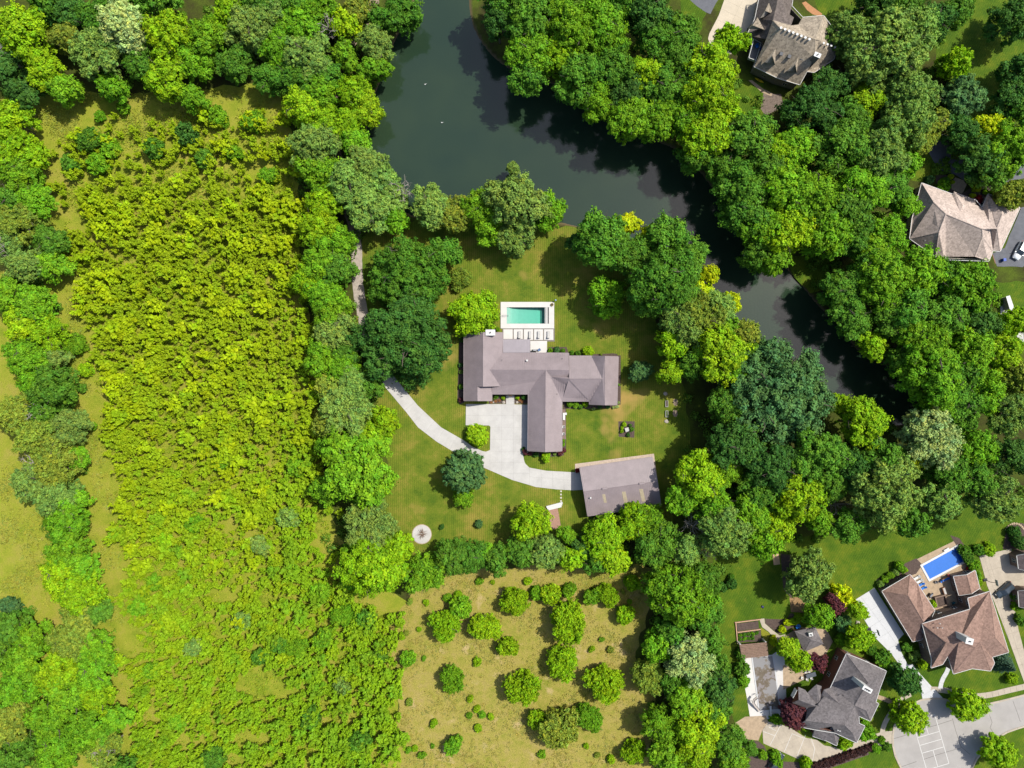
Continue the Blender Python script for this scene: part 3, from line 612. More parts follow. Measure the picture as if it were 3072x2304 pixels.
F3b = [[ga, gb, K0], [ga, K0, ge, zC(1040, 380, 4.4), gs], [gb, gc_, K1, ge, K0], [gc_, K2, K1], [gc_, gd, K2], [K1, K2, gd, ge], [ge, zC(1200, 380, 4.4), zC(1190, 660, eg), gs, zC(1040, 380, 4.4)]]
r3b = roof_mesh('garage_roof', F3b, M_BROWN, h3, .18); ridge_caps(F3b, r3b, M_BROWN)
walls(h3, [ga, gb, gc_, gd, zC(1190, 660, eg), gs], M_BRICKT, .35, name='garage_wall')
for k in range(3):
    a = W3(zC(640, 30 + k * 1, 0)); pa, pb = W3(ga[:2] + (0,)), W3(gs[:2] + (0,)); q = pa.lerp(pb, .2 + .24 * k); d = (pb - pa).to_2d().normalized()
    MB().box((q.x + .32, q.y + .18, 1.1), (2.5, .06, 2.2), math.atan2(d.y, d.x)).build('garage_door', M_WHITE, h3)
# sunroom between the wings
F3c = [[zB(640, 1040, 2.9), zB(1000, 960, 2.9), zB(770, 1250, 4.0), zB(190, 1350, 4.0), zB(190, 1230, 3.2)]]
# pool house
h3p = tag(empty('pool_house', S(2900, 1750)), 'small brown gabled pool house beside the blue pool', 'pool house')
F3p = [[zB(490, 715, 2.8), zB(710, 690, 4.0), zB(790, 1000, 4.0), zB(580, 1030, 2.8)], [zB(710, 690, 4.0), zB(850, 615, 2.8), zB(925, 910, 2.8), zB(790, 1000, 4.0)]]
rp = roof_mesh('roof', F3p, M_BROWN, h3p); ridge_caps(F3p, rp, M_BROWN); walls(h3p, [F3p[0][0], F3p[0][1], F3p[1][1], F3p[1][2], F3p[0][2], F3p[0][3]], M_BRICKT, .3)

# ---- grey house by the cul-de-sac
h4 = house('house', 'big house with grey shingle roofs and tall white chimney beside the street', 2540, 2100)
f = lambda x, y, z: zF(x, y, z); e4, r4h = 5.4, 9.2
A0, A1, A2, A3, A4 = f(965, 190, e4), f(1190, 280, e4), f(1515, 430, e4), f(1490, 500, e4), f(1430, 660, e4)
R0_, R1_, R2_, R3_, R4_ = f(1265, 590, r4h), f(1195, 790, 8.4), f(1160, 890, 7.8), f(1075, 905, 8.0), f(940, 1175, 8.4)
W0, W1, W2 = f(745, 660, e4), f(430, 935, e4), f(400, 1112, 8.0)
F4 = [[A0, R0_, R1_, R3_, R4_, W2, W1, W0], [A0, A1, A2, R0_], [A2, A3, A4, f(1370, 860, e4), R1_, R0_],
      [R1_, f(1370, 860, e4), f(1410, 880, e4), R2_], [R2_, f(1410, 880, e4), f(1295, 1120, e4)], [R3_, R1_, R2_, f(1295, 1120, e4), f(1240, 975, 7.0), f(1135, 1050, e4)],
      [R3_, f(1135, 1050, e4), f(1140, 1155, e4), f(1220, 1190, e4), R4_], [R4_, f(1220, 1190, e4), f(1105, 1420, e4)], [R4_, f(1105, 1420, e4), f(810, 1285, e4), f(760, 1195, 7.4), W2],
      [W2, f(760, 1195, 7.4), f(810, 1285, e4), f(700, 1260, 5.9), f(530, 1230, e4 + .4), f(275, 1190, e4 - .6), f(390, 1120, 7.6)]]
F4 = [[A0, R0_, R3_, R4_, W2, W1, W0], [A0, A1, A2, R0_], [A2, A3, A4, f(1370, 860, e4), R3_, R0_], [R3_, f(1370, 860, e4), f(1410, 880, e4), f(1240, 975, 7.0)], [f(1240, 975, 7.0), f(1410, 880, e4), f(1295, 1120, e4)],
      [R3_, f(1240, 975, 7.0), f(1295, 1120, e4), f(1135, 1050, e4)], [R3_, f(1135, 1050, e4), f(1140, 1155, e4), f(1050, 1290, 6.9), R4_], [f(1050, 1290, 6.9), f(1140, 1155, e4), f(1220, 1190, e4), f(1105, 1420, e4)],
      [R4_, f(1050, 1290, 6.9), f(1105, 1420, e4), f(810, 1285, e4), f(765, 1195, 7.5)], [W2, R4_, f(765, 1195, 7.5), f(640, 1220, 6.6), f(530, 1235, e4 + .5), f(275, 1190, e4 - .3)]]
r4 = roof_mesh('roof', F4, M_GREY, h4, .18); ridge_caps(F4, r4, M_GREY)
walls(h4, [A0, A1, A2, A3, A4, f(1370, 860, e4), f(1410, 880, e4), f(1295, 1120, e4), f(1135, 1050, e4), f(1140, 1155, e4), f(1220, 1190, e4), f(1105, 1420, e4), f(810, 1285, e4), f(530, 1240, e4), f(275, 1190, e4), W1, W0], M_BRICKR, .3)
F4b = [[f(530, 1235, 4.4), f(640, 1220, 5.2), f(715, 1260, 4.6), f(695, 1395, 3.0), f(650, 1385, 3.0), f(500, 1330, 3.0)], [f(765, 1195, 5.6), f(870, 1340, 3.2), f(830, 1460, 3.0)], [f(765, 1195, 5.6), f(830, 1460, 3.0), f(695, 1395, 3.0), f(715, 1260, 4.6)]]
r4b = roof_mesh('porch_roof', F4b, M_GREY, h4); walls(h4, [f(530, 1240, 2.95), f(860, 1330, 2.95), f(830, 1460, 2.95), f(695, 1395, 2.95), f(500, 1330, 2.95)], M_BRICKR, .3, name='porch_wall')
# cross gables on the garden side
F4c = [[f(590, 830, 5.0), f(650, 690, 6.6), f(945, 950, 7.6), f(625, 915, 5.0)], [f(650, 690, 6.6), f(745, 660, 5.4), f(945, 950, 7.6)]]
F4d = [[f(300, 650, 5.0), f(305, 830, 6.4), f(575, 930, 7.0), f(395, 690, 5.0)], [f(305, 830, 6.4), f(215, 870, 4.8), f(420, 945, 5.2), f(575, 930, 7.0)], [f(415, 740, 5.2), f(550, 615, 6.2), f(620, 640, 5.2), f(600, 900, 6.4), f(575, 930, 6.6)]]
for FF in (F4c, F4d): rr4 = roof_mesh('gable_roof', FF, M_GREY, h4)
MB().add([W3(p) for p in (f(590, 840, 4.9), f(652, 700, 6.4), f(745, 668, 5.2), f(745, 668, 0), f(590, 840, 0))], [(0, 1, 2, 3, 4)]).build('gable_wall', M_BRICKR, h4)
MB().add([W3(p) for p in (f(300, 660, 4.9), f(308, 828, 6.3), f(222, 868, 4.7), f(165, 800, 0), f(280, 640, 0))], [(0, 1, 2, 3, 4)]).build('gable_wall', M_BRICKR, h4)
for (x, y) in ((235, 770), (255, 735), (270, 700)):
    c = W3(f(x, y, 4.3)); MB().box((c.x - .25, c.y + .1, c.z), (.1, .85, 1.5), -.5).build('window', M_WHITE, h4)
chimney(h4, f(1140, 585, 8.6), 2.3, 1.0, 3.9, -.5, M_WHITE, flues=3, below=4.0)
pipe_vent(r4, f(560, 890, 6.9), .4, .12, M_DARK); pipe_vent(r4, f(915, 765, 7.4), .3, .08, M_DARK); pipe_vent(r4, f(840, 1240, 6.8), .35, .09); pipe_vent(r4, f(868, 1250, 6.7), .35, .09)
# gazebo, pergola
h5 = tag(empty('gazebo', S(2430, 1920)), 'open garden gazebo with pyramid grey shingle roof and white flue', 'gazebo')
ez = 2.8; q = [zE(1130, 630, ez), zE(1470, 555, ez), zE(1605, 840, ez), zE(1285, 975, ez)]; ap = zE(1400, 770, 4.3)
F5 = [[q[i], q[(i + 1) % 4], ap] for i in range(4)]; r5 = roof_mesh('roof', F5, M_GREY, h5); ridge_caps(F5, r5, M_GREY)
for p in q:
    c = W3(p).lerp(W3(ap), .1); MB().box((c.x, c.y, 1.4), (.25, .25, 2.85)).build('post', M_BRICKR, h5)
chimney(h5, zE(1370, 660, 3.4), .85, .75, .9, .2, M_WHITE, flues=1, below=.5)
h6 = tag(empty('pergola', S(2262, 1952)), 'brown plank roofed pergola at the end of the grey covered pool', 'pergola')
pq = [W3(zE(x, y, 2.7)) for x, y in ((215, 850), (665, 810), (690, 1040), (260, 1085))]; ux = (pq[1] - pq[0]); uy = (pq[3] - pq[0])
for k in range(9):
    t0, t1 = k / 9 + .006, (k + 1) / 9 - .006; b0, b1 = pq[0] + uy * t0, pq[1] + (pq[2] - pq[1]) * t0; c0, c1 = pq[0] + uy * t1, pq[1] + (pq[2] - pq[1]) * t1
    MB().add([b0, b1, c1, c0, b0 - Vector((0, 0, .05)), b1 - Vector((0, 0, .05)), c1 - Vector((0, 0, .05)), c0 - Vector((0, 0, .05))], [(3, 2, 1, 0), (4, 5, 6, 7), (0, 1, 5, 4), (1, 2, 6, 5), (2, 3, 7, 6), (3, 0, 4, 7)]).build('plank', M_PLANK, h6)
for p in pq:
    c = p.lerp(sum(pq, Vector()) / 4, .06); MB().box((c.x, c.y, 1.3), (.4, .4, 2.6)).build('post', M_WHITE, h6)
for i, j in ((0, 3), (1, 2)):
    c = (pq[i] + pq[j]) / 2; d = pq[j] - pq[i]; MB().box((c.x * 1, c.y, 2.56), (.12, d.length, .16), math.atan2(d.y, d.x) - math.pi / 2).build('beam', M_PLANK, h6)

# ---- shake-roofed house at the top
h7 = house('house', 'steep house with weathered grey-brown shake roof and a row of white ridge vents', 2400, 130)
t = lambda x, y, z: zT(x, y, z); e7 = 4.2
Ra, Rb, Rc = t(510, 385, 10), t(990, 540, 10), t(985, 800, 8.2)
F7 = [[Ra, Rb, Rc, t(880, 980, 5.0), t(780, 1170, e7), t(480, 1080, e7), t(150, 920, e7), t(320, 535, 7.4)], [Ra, t(320, 535, 7.4), t(410, 280, 8.6)], [Ra, t(410, 280, 8.6), t(660, 350, 7.6), t(760, 340, 7.2), Rb],
      [Rb, t(760, 340, 7.2), t(820, 240, 5.6), t(1110, 215, 8.4)], [Rb, t(1110, 215, 8.4), t(1225, 370, e7 + .6), t(1310, 640, e7 + .4), t(1050, 550, 9.0)], [Rb, t(1050, 550, 9.0), t(1310, 640, e7 + .8), t(1250, 820, e7), t(980, 1000, e7), t(880, 985, e7), Rc]]
F7 = [[(x, y, e7 + (z - e7) * 1.2) for x, y, z in f_] for f_ in F7]
r7 = roof_mesh('roof', F7, M_SHAKE, h7, .2); ridge_caps(F7, r7, M_SHAKE)
F7b = [[t(410, 280, 8.6), t(500, -120, 8.6), t(700, -120, e7), t(670, 80, e7), t(640, 200, e7), t(700, 240, 5.5), t(660, 350, 7.6)], [t(410, 280, 8.6), t(320, 535, 7.4), t(250, 590, e7), t(50, 480, e7), t(160, 260, e7), t(240, -120, e7), t(500, -120, 8.6)]]
r7b = roof_mesh('wing_roof', F7b, shingle('dark shake in the wing', P(124, 114, 108), .25), h7, .2)
walls(h7, [t(150, 920, e7), t(480, 1080, e7), t(780, 1170, e7), t(880, 985, e7), t(980, 1000, e7), t(1250, 820, e7), t(1310, 640, e7), t(1225, 370, e7), t(1110, 215, e7), t(820, 240, e7), t(670, 80, e7), t(700, -120, e7), t(240, -120, e7), t(160, 260, e7), t(50, 480, e7), t(250, 590, e7)], M_STONE, .4)
for (ax_, ay, bx, by, cx, cy) in ((290, 860, 400, 770, 440, 890), (600, 980, 720, 890, 740, 1000), (60, 400, 130, 350, 290, 410), (235, 250, 300, 150, 410, 190)):
    A, B, C_ = t(ax_, ay, 7.4), t(bx, by, 8.8), t(cx, cy, 7.4); ap2 = t((bx * 1.0 + (cx - ax_) * .25) + 10, by - 110, 9.4)
    roof_mesh('dormer_roof', [[A, B, ap2], [B, C_, ap2]], M_SHAKE, h7, .1)
    MB().add([W3(A), W3(C_), W3(B), W3((A[0], A[1], 5.2)), W3((C_[0], C_[1], 5.2))], [(3, 4, 1, 2, 0)]).build('dormer_wall', M_SIDING, h7)
for k in range(8): pipe_vent(r7, t(515 + 56 * k, 392 + 22.5 * k, 11.1), .35, .2, M_WHITE, 'ridge_vent')
for k in range(5): pipe_vent(r7, t(1105 + 52 * k, 603 + 18 * k, 9.3 - .85 * k), .35, .17, M_WHITE, 'ridge_vent')
for x, y in ((525, 745), (635, 782), (810, 803)):
    c = W3(t(x, y, 7.9)); MB().box((c.x, c.y, c.z), (.8, .9, .3), -.35).build('skylight', M_GLASS, r7)
chimney(h7, t(965, 825, 8.4), 1.5, 1.0, 2.4, -.4, M_STONE, flues=1, below=4)
bal = MB(); bp_ = [W3(t(x, y, 3.4)) for x, y in ((60, 820), (170, 860), (270, 590), (130, 560))]
MB().prism([(p.x, p.y) for p in bp_], 3.25, 3.4).build('balcony', M_ASPH, h7)
for i, j in ((0, 1), (3, 0)):
    d = bp_[j] - bp_[i]; c = (bp_[i] + bp_[j]) / 2; MB().box((c.x, c.y, 3.85), (d.length, .12, .9), math.atan2(d.y, d.x)).build('balcony_rail', M_WHITE, h7)

# ---- taupe house at the right
h8 = house('house', 'wide house with pale taupe shingle hip roof by the asphalt drive', 2900, 660)
t8 = lambda x, y, z: zR(x, y, z); e8 = 3.2
Q = dict(a=t8(290, 575, e8), b=t8(690, 720, e8), b2=t8(680, 780, e8), c=t8(720, 690, e8), d=t8(1010, 800, e8), d2=t8(1000, 860, e8), e=t8(1100, 905, e8), f=t8(1180, 720, e8), g=t8(1605, 905, e8), h=t8(1340, 1490, e8), i=t8(1245, 1480, e8), j=t8(1190, 1620, e8), k=t8(600, 1600, e8), l=t8(480, 1560, e8), m=t8(130, 1320, e8), n=t8(160, 1060, e8))
k0, k1, k2, k3, k4 = t8(450, 830, 5.6), t8(615, 990, 6.4), t8(1100, 1190, 6.4), t8(1300, 1180, 5.6), t8(1370, 990, 5.4)
F8 = [[Q['a'], k0, k1, t8(525, 1230, 5.9), Q['m'], Q['n']], [Q['a'], Q['b'], t8(805, 960, 5.0), k1, k0], [t8(805, 960, 5.0), Q['d2'], k2, k1], [Q['d2'], Q['e'], t8(1200, 1120, 5.2), k2], [t8(1200, 1120, 5.2), k3, k2], [t8(680, 780, e8 + .1), t8(725, 690, e8 + .1), t8(840, 880, 4.7), t8(805, 960, 5.0)], [t8(725, 690, e8 + .1), Q['d'], Q['d2'], t8(805, 960, 5.0), t8(840, 880, 4.7)],
      [Q['e'], Q['f'], k4, k3, t8(1200, 1120, 5.2)], [Q['f'], Q['g'], Q['h'], k3, k4], [k1, k2, t8(1105, 1290, 5.8), t8(1000, 1560, e8 + .6), t8(620, 1560, e8), t8(625, 1010, 6.3)], [k1, t8(625, 1010, 6.3), t8(620, 1560, e8), Q['k'], Q['l'], t8(525, 1230, 5.9)], [t8(525, 1230, 5.9), Q['l'], Q['m']],
      [k2, k3, t8(1210, 1180, 4.9)], [k2, t8(1210, 1180, 4.9), t8(1245, 1480, e8), t8(1105, 1290, 5.8)], [t8(1105, 1290, 5.8), t8(1245, 1480, e8), Q['j'], t8(1000, 1560, e8 + .6)], [t8(1210, 1180, 4.9), k3, Q['h'], t8(1245, 1480, e8)]]
F8 = [[(x, y, e8 + (z - e8) * 1.75) for x, y, z in f_] for f_ in F8]
r8 = roof_mesh('roof', F8, M_TAUPE, h8, .18); ridge_caps(F8, r8, M_TAUPE)
walls(h8, [Q['a'], Q['b'], Q['d'], Q['e'], Q['f'], Q['g'], Q['h'], Q['i'], Q['j'], Q['k'], Q['l'], Q['m'], Q['n']], M_SIDING, .4)
for x, y in ((610, 1165), (595, 1195), (985, 1325), (325, 1350), (1140, 1295), (1170, 1240)): pipe_vent(r8, t8(x, y, 6.2), .35, .1, M_DARK)
# ---- house cut by the right edge
h9 = house('house', 'taupe-roofed house cut off by the right edge beside the dark car', 3110, 1780)
F9 = [[zB(1540, 370, 3.4), zB(1760, 330, 5.4), zB(1800, 640, 5.4), zB(1570, 590, 3.4)], [zB(1760, 330, 5.4), zB(2100, 330, 3.4), zB(2100, 640, 3.4), zB(1800, 640, 5.4)]]
F9b = [[zB(1560, 960, 3.2), zB(1780, 940, 5.2), zB(1800, 1260, 5.2), zB(1580, 1220, 3.2)], [zB(1780, 940, 5.2), zB(2100, 940, 3.2), zB(2100, 1260, 3.2), zB(1800, 1260, 5.2)]]
M_TP2 = shingle('mauve-grey shingle', P(150, 134, 130))
for nm, FF in (('roof', F9), ('wing_roof', F9b)):
    rr9 = roof_mesh(nm, FF, M_TP2, h9, .16); ridge_caps(FF, rr9, M_TP2)
    walls(h9, [FF[0][0], FF[0][1], FF[1][1], FF[1][2], FF[0][2], FF[0][3]], M_BRICKT, .3)

# ================================================================== TREES
def leaf_mat():
    m, t, b, o = nodes('leaves')
    oi = N(t, 'ShaderNodeObjectInfo'); at = N(t, 'ShaderNodeAttribute', attribute_name='tint'); av = N(t, 'ShaderNodeAttribute', attribute_name='hue')
    g = N(t, 'ShaderNodeNewGeometry').outputs['Position']
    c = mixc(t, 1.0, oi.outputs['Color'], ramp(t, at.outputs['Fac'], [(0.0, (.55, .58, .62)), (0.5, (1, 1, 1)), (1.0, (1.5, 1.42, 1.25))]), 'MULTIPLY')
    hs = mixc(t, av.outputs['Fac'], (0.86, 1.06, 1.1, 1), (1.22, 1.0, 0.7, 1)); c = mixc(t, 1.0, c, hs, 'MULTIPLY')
    b.inputs['Roughness'].default_value = 0.6; b.inputs['Specular IOR Level'].default_value = 0.1
    t.links.new(c, b.inputs['Base Color'])
    tr = N(t, 'ShaderNodeBsdfTranslucent'); t.links.new(mixc(t, 1.0, c, (1.15, 1.2, 0.6, 1), 'MULTIPLY'), tr.inputs[0])
    mx = N(t, 'ShaderNodeMixShader'); mx.inputs[0].default_value = 0.25
    t.links.new(b.outputs[0], mx.inputs[1]); t.links.new(tr.outputs[0], mx.inputs[2]); t.links.new(mx.outputs[0], o.inputs[0])
    return m
M_LEAF = leaf_mat()
M_BARK = plain('bark', (0.10, 0.08, 0.06, 1), 0.95, 0.3, 2, 9)
M_DEAD = plain('weathered dead wood', (0.33, 0.29, 0.25, 1), 0.95, 0.25, 2, 9)

def unit(v): return v / np.maximum(np.linalg.norm(v, axis=-1, keepdims=True), 1e-6)
def leaves_geo(P_, N_, size, r, aspect=1.5):
    n = len(P_); t = unit(np.cross(N_, r.normal(size=(n, 3)))); b = np.cross(N_, t)
    s = size * r.uniform(0.65, 1.3, (n, 1)); L = t * s * aspect * 0.5; W = b * s * 0.5
    V = np.stack([P_ - L, P_ + W - L * 0.1, P_ + L, P_ - W - L * 0.1], 1).reshape(-1, 3)
    return V
def leaf_obj_mesh(name, V, tint, hue, extra=None):
    F = np.arange(len(V)).reshape(-1, 4)
    if extra is not None:                     # stems, second material
        v2, f2 = extra; f2 = np.asarray(f2, int) + len(V); V = np.concatenate([V, v2]); nl = len(F); F = np.concatenate([F, f2])
        tint = np.concatenate([tint, np.full(len(f2), .5)]); hue = np.concatenate([hue, np.full(len(f2), .5)])
    me = quad_mesh(name, V, F)
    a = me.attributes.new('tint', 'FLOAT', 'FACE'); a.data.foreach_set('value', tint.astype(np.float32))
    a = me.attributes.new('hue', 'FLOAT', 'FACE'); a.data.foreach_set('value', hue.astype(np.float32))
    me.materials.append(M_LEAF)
    if extra is not None:
        me.materials.append(M_BARK); mi = np.zeros(len(F), np.int32); mi[nl:] = 1; me.polygons.foreach_set('material_index', mi)
    return me
def crown_points(r, R, style):
    """clumps of leaves on the outside of several uneven lobes -> positions, normals, tints"""
    nl, lr, rc, per, flat, jit, droop = style
    C, Rr = [], []
    sq = r.uniform(.86, 1.0); ph = r.uniform(0, 6.28)
    for i in range(nl):
        a = i * 2.399 + r.uniform(-.6, .6); q = math.sqrt((i + 0.4) / nl) * (1 - lr * .9) * R * r.uniform(0.78, 1.16) * (1 + .12 * math.sin(2 * a + ph))
        rr = lr * R * r.uniform(0.6, 1.25); z = (1 - (q / R) ** 2) * R * flat * r.uniform(0.25, 0.9) - R * 0.12
        C.append((q * math.cos(a), q * math.sin(a) * sq, z)); Rr.append(rr)
    for i in range(max(4, nl // 2)):                     # lower skirt of branches
        a = i * 6.283 / max(4, nl // 2) + r.uniform(-.4, .4); q = R * (1 - lr) * r.uniform(.72, .98)
        C.append((q * math.cos(a), q * math.sin(a) * sq, -R * flat * r.uniform(.35, .75))); Rr.append(lr * R * r.uniform(.7, 1.1))
    C = np.array(C); Rr = np.array(Rr); Pc, Nc = [], []
    for c, rr in zip(C, Rr):
        n = int(2.7 * rr * rr / (rc * rc) * .95) + 4
        d = unit(r.normal(size=(n * 2, 3))); d = d[d[:, 2] > -0.4][:n]
        p = c + d * rr * r.uniform(0.52, 1.14, (len(d), 1)) * np.array([1, 1, 0.9])
        dd = np.linalg.norm((p[:, None] - C[None]) / np.array([1, 1, 0.9]), axis=2) / Rr[None]
        keep = dd.min(1) > 0.5
        Pc.append(p[keep]); Nc.append(d[keep])
    Pc = np.concatenate(Pc); Nc = np.concatenate(Nc); k = len(Pc)
    tc = r.normal(0.5, 0.2, k); hc = r.normal(0.5, 0.22, k)
    m0 = np.maximum(6, (per * r.uniform(.45, 1.4, k)).astype(int)); idx = np.repeat(np.arange(k), m0); m = len(idx)
    off = unit(r.normal(size=(m, 3))) * (r.uniform(0, 1, (m, 1)) ** 0.5)
    sc = rc * r.uniform(0.6, 1.5, k)[idx][:, None]
    al = (off * Nc[idx]).sum(1, keepdims=True); off = off + Nc[idx] * al * r.uniform(.05, .55, k)[idx][:, None]      # shoots reach outwards
    off[:, 2] *= .8
    pos = Pc[idx] + off * sc
    if droop: pos[:, 2] -= droop * (off[:, 2] < 0) * np.abs(off[:, 2]) * sc[:, 0]
    nor = unit(Nc[idx] * 0.45 + off * 0.5 + r.normal(size=(m, 3)) * jit + np.array([0, 0, 0.32]))
    pos[:, :2] *= R * 0.91 / np.percentile(np.hypot(pos[:, 0], pos[:, 1]), 95)
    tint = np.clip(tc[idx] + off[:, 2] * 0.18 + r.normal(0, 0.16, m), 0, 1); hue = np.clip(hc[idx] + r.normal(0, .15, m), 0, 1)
    return pos, nor, tint, hue
#           lobes, lobe radius, clump radius, leaves per clump, flatness, normal jitter, droop
STYLES = {('broad', 3.5): (10, .37, .44, 36, .8, .38, 0), ('broad', 5.5): (15, .31, .55, 40, .8, .38, 0), ('broad', 8): (22, .26, .62, 44, .75, .38, 0), ('broad', 12): (34, .22, .7, 48, .65, .38, 0),
          ('fine', 3.5): (11, .36, .36, 34, .8, .6, .5), ('fine', 6): (18, .28, .42, 34, .75, .6, .6),  ('fine', 9): (28, .24, .48, 34, .7, .6, .6),
          ('tight', 4): (8, .5, .36, 40, .85, .35, 0), ('bush', 2): (6, .48, .3, 40, .75, .7, 0), ('bush', 4.5): (18, .32, .34, 30, .7, .75, 0)}
LEAFSZ = {'broad': .32, 'fine': .25, 'tight': .26, 'bush': .25}
PROTO = {}
for (k, R0), st in STYLES.items():
    for v in range({12: 2, 9: 2}.get(R0, 4 if k == 'broad' else 3)):
        r = np.random.default_rng(int(R0 * 100) + v * 17 + len(k)); p, n, ti, hu = crown_points(r, R0, st)
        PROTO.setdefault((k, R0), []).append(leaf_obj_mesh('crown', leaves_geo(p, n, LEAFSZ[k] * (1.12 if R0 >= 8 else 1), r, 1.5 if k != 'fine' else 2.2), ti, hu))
def trunk_mesh(seed, dead=False):
    """unit tree frame: trunk to height 1, limbs reaching radius 1"""
    r = random.Random(seed); m = MB(); j = lambda a: r.uniform(-a, a)
    m.tube([(0, 0, -.02), (j(.01), j(.01), .35), (j(.03), j(.03), .7), (j(.06), j(.06), 1.0)], [.07, .052, .04, .022], 7)
    for i in range(9 if not dead else 16):
        a = i * 2.4 + j(.4); z0 = .38 + .06 * i * (1 if not dead else .55); ln = r.uniform(.55, .85) * (1 if not dead else r.uniform(.7, 1.2))
        e = Vector((math.cos(a) * ln, math.sin(a) * ln, z0 + r.uniform(.08, .3))); s = Vector((0, 0, z0)); md = s.lerp(e, .5) + Vector((j(.08), j(.08), .06))
        m.tube([s, md, e], [.03, .02, .006], 5)
        for k in range(2 if not dead else 6):
            t = r.uniform(.4, .95); b0 = md.lerp(e, t); b1 = b0 + Vector((j(.32), j(.32), r.uniform(.0, .2))); m.tube([b0, b0.lerp(b1, .5) + Vector((j(.03), j(.03), .02)), b1], [.012, .008, .003], 4)
    return m
TRUNKS = []
for s in range(4):
    mb = trunk_mesh(s); me = bpy.data.meshes.new('trunk'); me.from_pydata(mb.v, [], mb.f); me.update(); me.materials.append(M_BARK); TRUNKS.append(me)
DEADS = []
for s in range(3):
    mb = trunk_mesh(50 + s, True); me = bpy.data.meshes.new('branches'); me.from_pydata(mb.v, [], mb.f); me.update(); me.materials.append(M_DEAD); DEADS.append(me)

COLS = {  # leaf colour, word used for it
    'yel': ((0.36, 0.46, 0.008), 'yellow'), 'yg': ((0.190, 0.340, 0.008), 'yellow-green'), 'br': ((0.122, 0.275, 0.012), 'bright green'), 'gr': ((0.078, 0.195, 0.018), 'mid-green'),
    'dk': ((0.048, 0.130, 0.022), 'dark green'), 'sg': ((0.160, 0.270, 0.055), 'sage-green'), 'ol': ((0.180, 0.250, 0.032), 'olive'), 'pl': ((0.30, 0.40, 0.15), 'pale silvery'),
    'bg': ((0.066, 0.158, 0.052), 'blue-green'), 'pu': ((0.105, 0.034, 0.048), 'purple'), 'bb': ((0.060, 0.030, 0.032), 'brown-purple'), 'rd': ((0.18, 0.016, 0.022), 'dark red')}
REG = []      # everything that needs a label which tells it from its look-alikes
def plant(dx, dy, r_px, col, place, kind=None, h=None, noun='tree', group=None, squash=1.0, label=None, s_px=False):
    """dx, dy: middle of the crown in the picture; r_px: its radius there"""
    if s_px: dx, dy, r_px = dx / DS, dy / DS, r_px / DS
    rw = r_px * DS / PPM
    kind = kind or ('fine' if col in ('sg', 'pl', 'ol') else 'broad')
    if h is None: h = (1.8 + 1.35 * rw if kind in ('tight', 'bush') else (min(22, 5.5 + 1.8 * rw) if ('pond' in place or 'barn' in place) else min(18, 2.6 + 1.55 * rw))) if noun == 'tree' else max(0.6, 1.5 * rw)
    rw *= 1 - 0.8 * h / CAM_H
    cls = min((R0 for (k, R0) in PROTO if k == kind), key=lambda q: abs(math.log(q / rw)))
    s = rw / cls * 1.04; hc = max(h - rw * 0.75, rw * 0.62 if noun == 'tree' else rw * .4)
    p = D(dx, dy, hc + rw * .25); root = empty(noun.replace(' ', '_') if noun != 'tree' else 'tree', (p.x, p.y, 0), random.uniform(0, 6.28))
    if noun != 'tree' or True: root.name = {'tree': 'tree', 'bush': 'bush', 'shrub': 'garden_shrub'}.get(noun, noun.replace(' ', '_'))
    c = bpy.data.objects.new('crown', random.choice(PROTO[(kind, cls)])); COL.objects.link(c); c.parent = root; c.location = (0, 0, hc); c.scale = (s * random.uniform(.94, 1.06), s * random.uniform(.94, 1.06) * squash, s * random.uniform(.9, 1.1))
    k = COLS[col][0]; v = random.uniform(.88, 1.12); c.color = (k[0] * v * random.uniform(.92, 1.08), k[1] * v, k[2] * v, 1)
    t = bpy.data.objects.new('trunk' if noun == 'tree' else 'stem', random.choice(TRUNKS)); COL.objects.link(t); t.parent = root; t.scale = (rw * .92, rw * .92, hc + rw * .35)
    root['category'] = noun.split()[-1]
    size = '' if noun != 'tree' else ('large ' if r_px > 62 else 'small ' if r_px < 33 else '')
    REG.append((root, label, size + COLS[col][1], noun, place, group, dx, dy)); return root
def dead(dx, dy, r_px, place, h=10, label=None):
    rw = r_px * DS / PPM; p = D(dx, dy, h * .8); root = empty('dead_tree', (p.x, p.y, 0), random.uniform(0, 6)); c = bpy.data.objects.new('branches', random.choice(DEADS)); COL.objects.link(c); c.parent = root; c.scale = (rw, rw, h)
    root['category'] = 'tree'; REG.append((root, label, 'grey leafless', 'dead tree', place, None, dx, dy))
ORD = ['leftmost'] + [w_ + ' from left' for w_ in 'second third fourth fifth sixth seventh eighth ninth tenth eleventh twelfth thirteenth fourteenth fifteenth sixteenth seventeenth eighteenth nineteenth twentieth'.split()]
NUM = 'zero one two three four five six seven eight nine ten eleven twelve thirteen fourteen fifteen sixteen seventeen eighteen nineteen twenty'.split()
def label_all():
    B = {}
    for e in REG: B.setdefault((e[2], e[3], e[4]) if not e[1] else ('own', id(e[0]), 0), []).append(e)
    for key, es in B.items():
        if key[0] == 'own': es[0][0]['label'] = es[0][1]; continue
        what, noun, place = key; n = len(es); es.sort(key=lambda e: e[6])
        for i, e in enumerate(es):
            if n == 1: e[0]['label'] = f'{what} {noun} {place}'
            else: e[0]['label'] = f"{'rightmost' if i == n - 1 else ORD[i]} of {NUM[n]} {what} {noun if noun[-2:] != 'sh' else noun + 'e'}s {place}"
    for e in REG:
        if e[5]: e[0]['group'] = e[5]
        elif e[3] == 'tree': e[0]['group'] = 'trees ' + e[4]

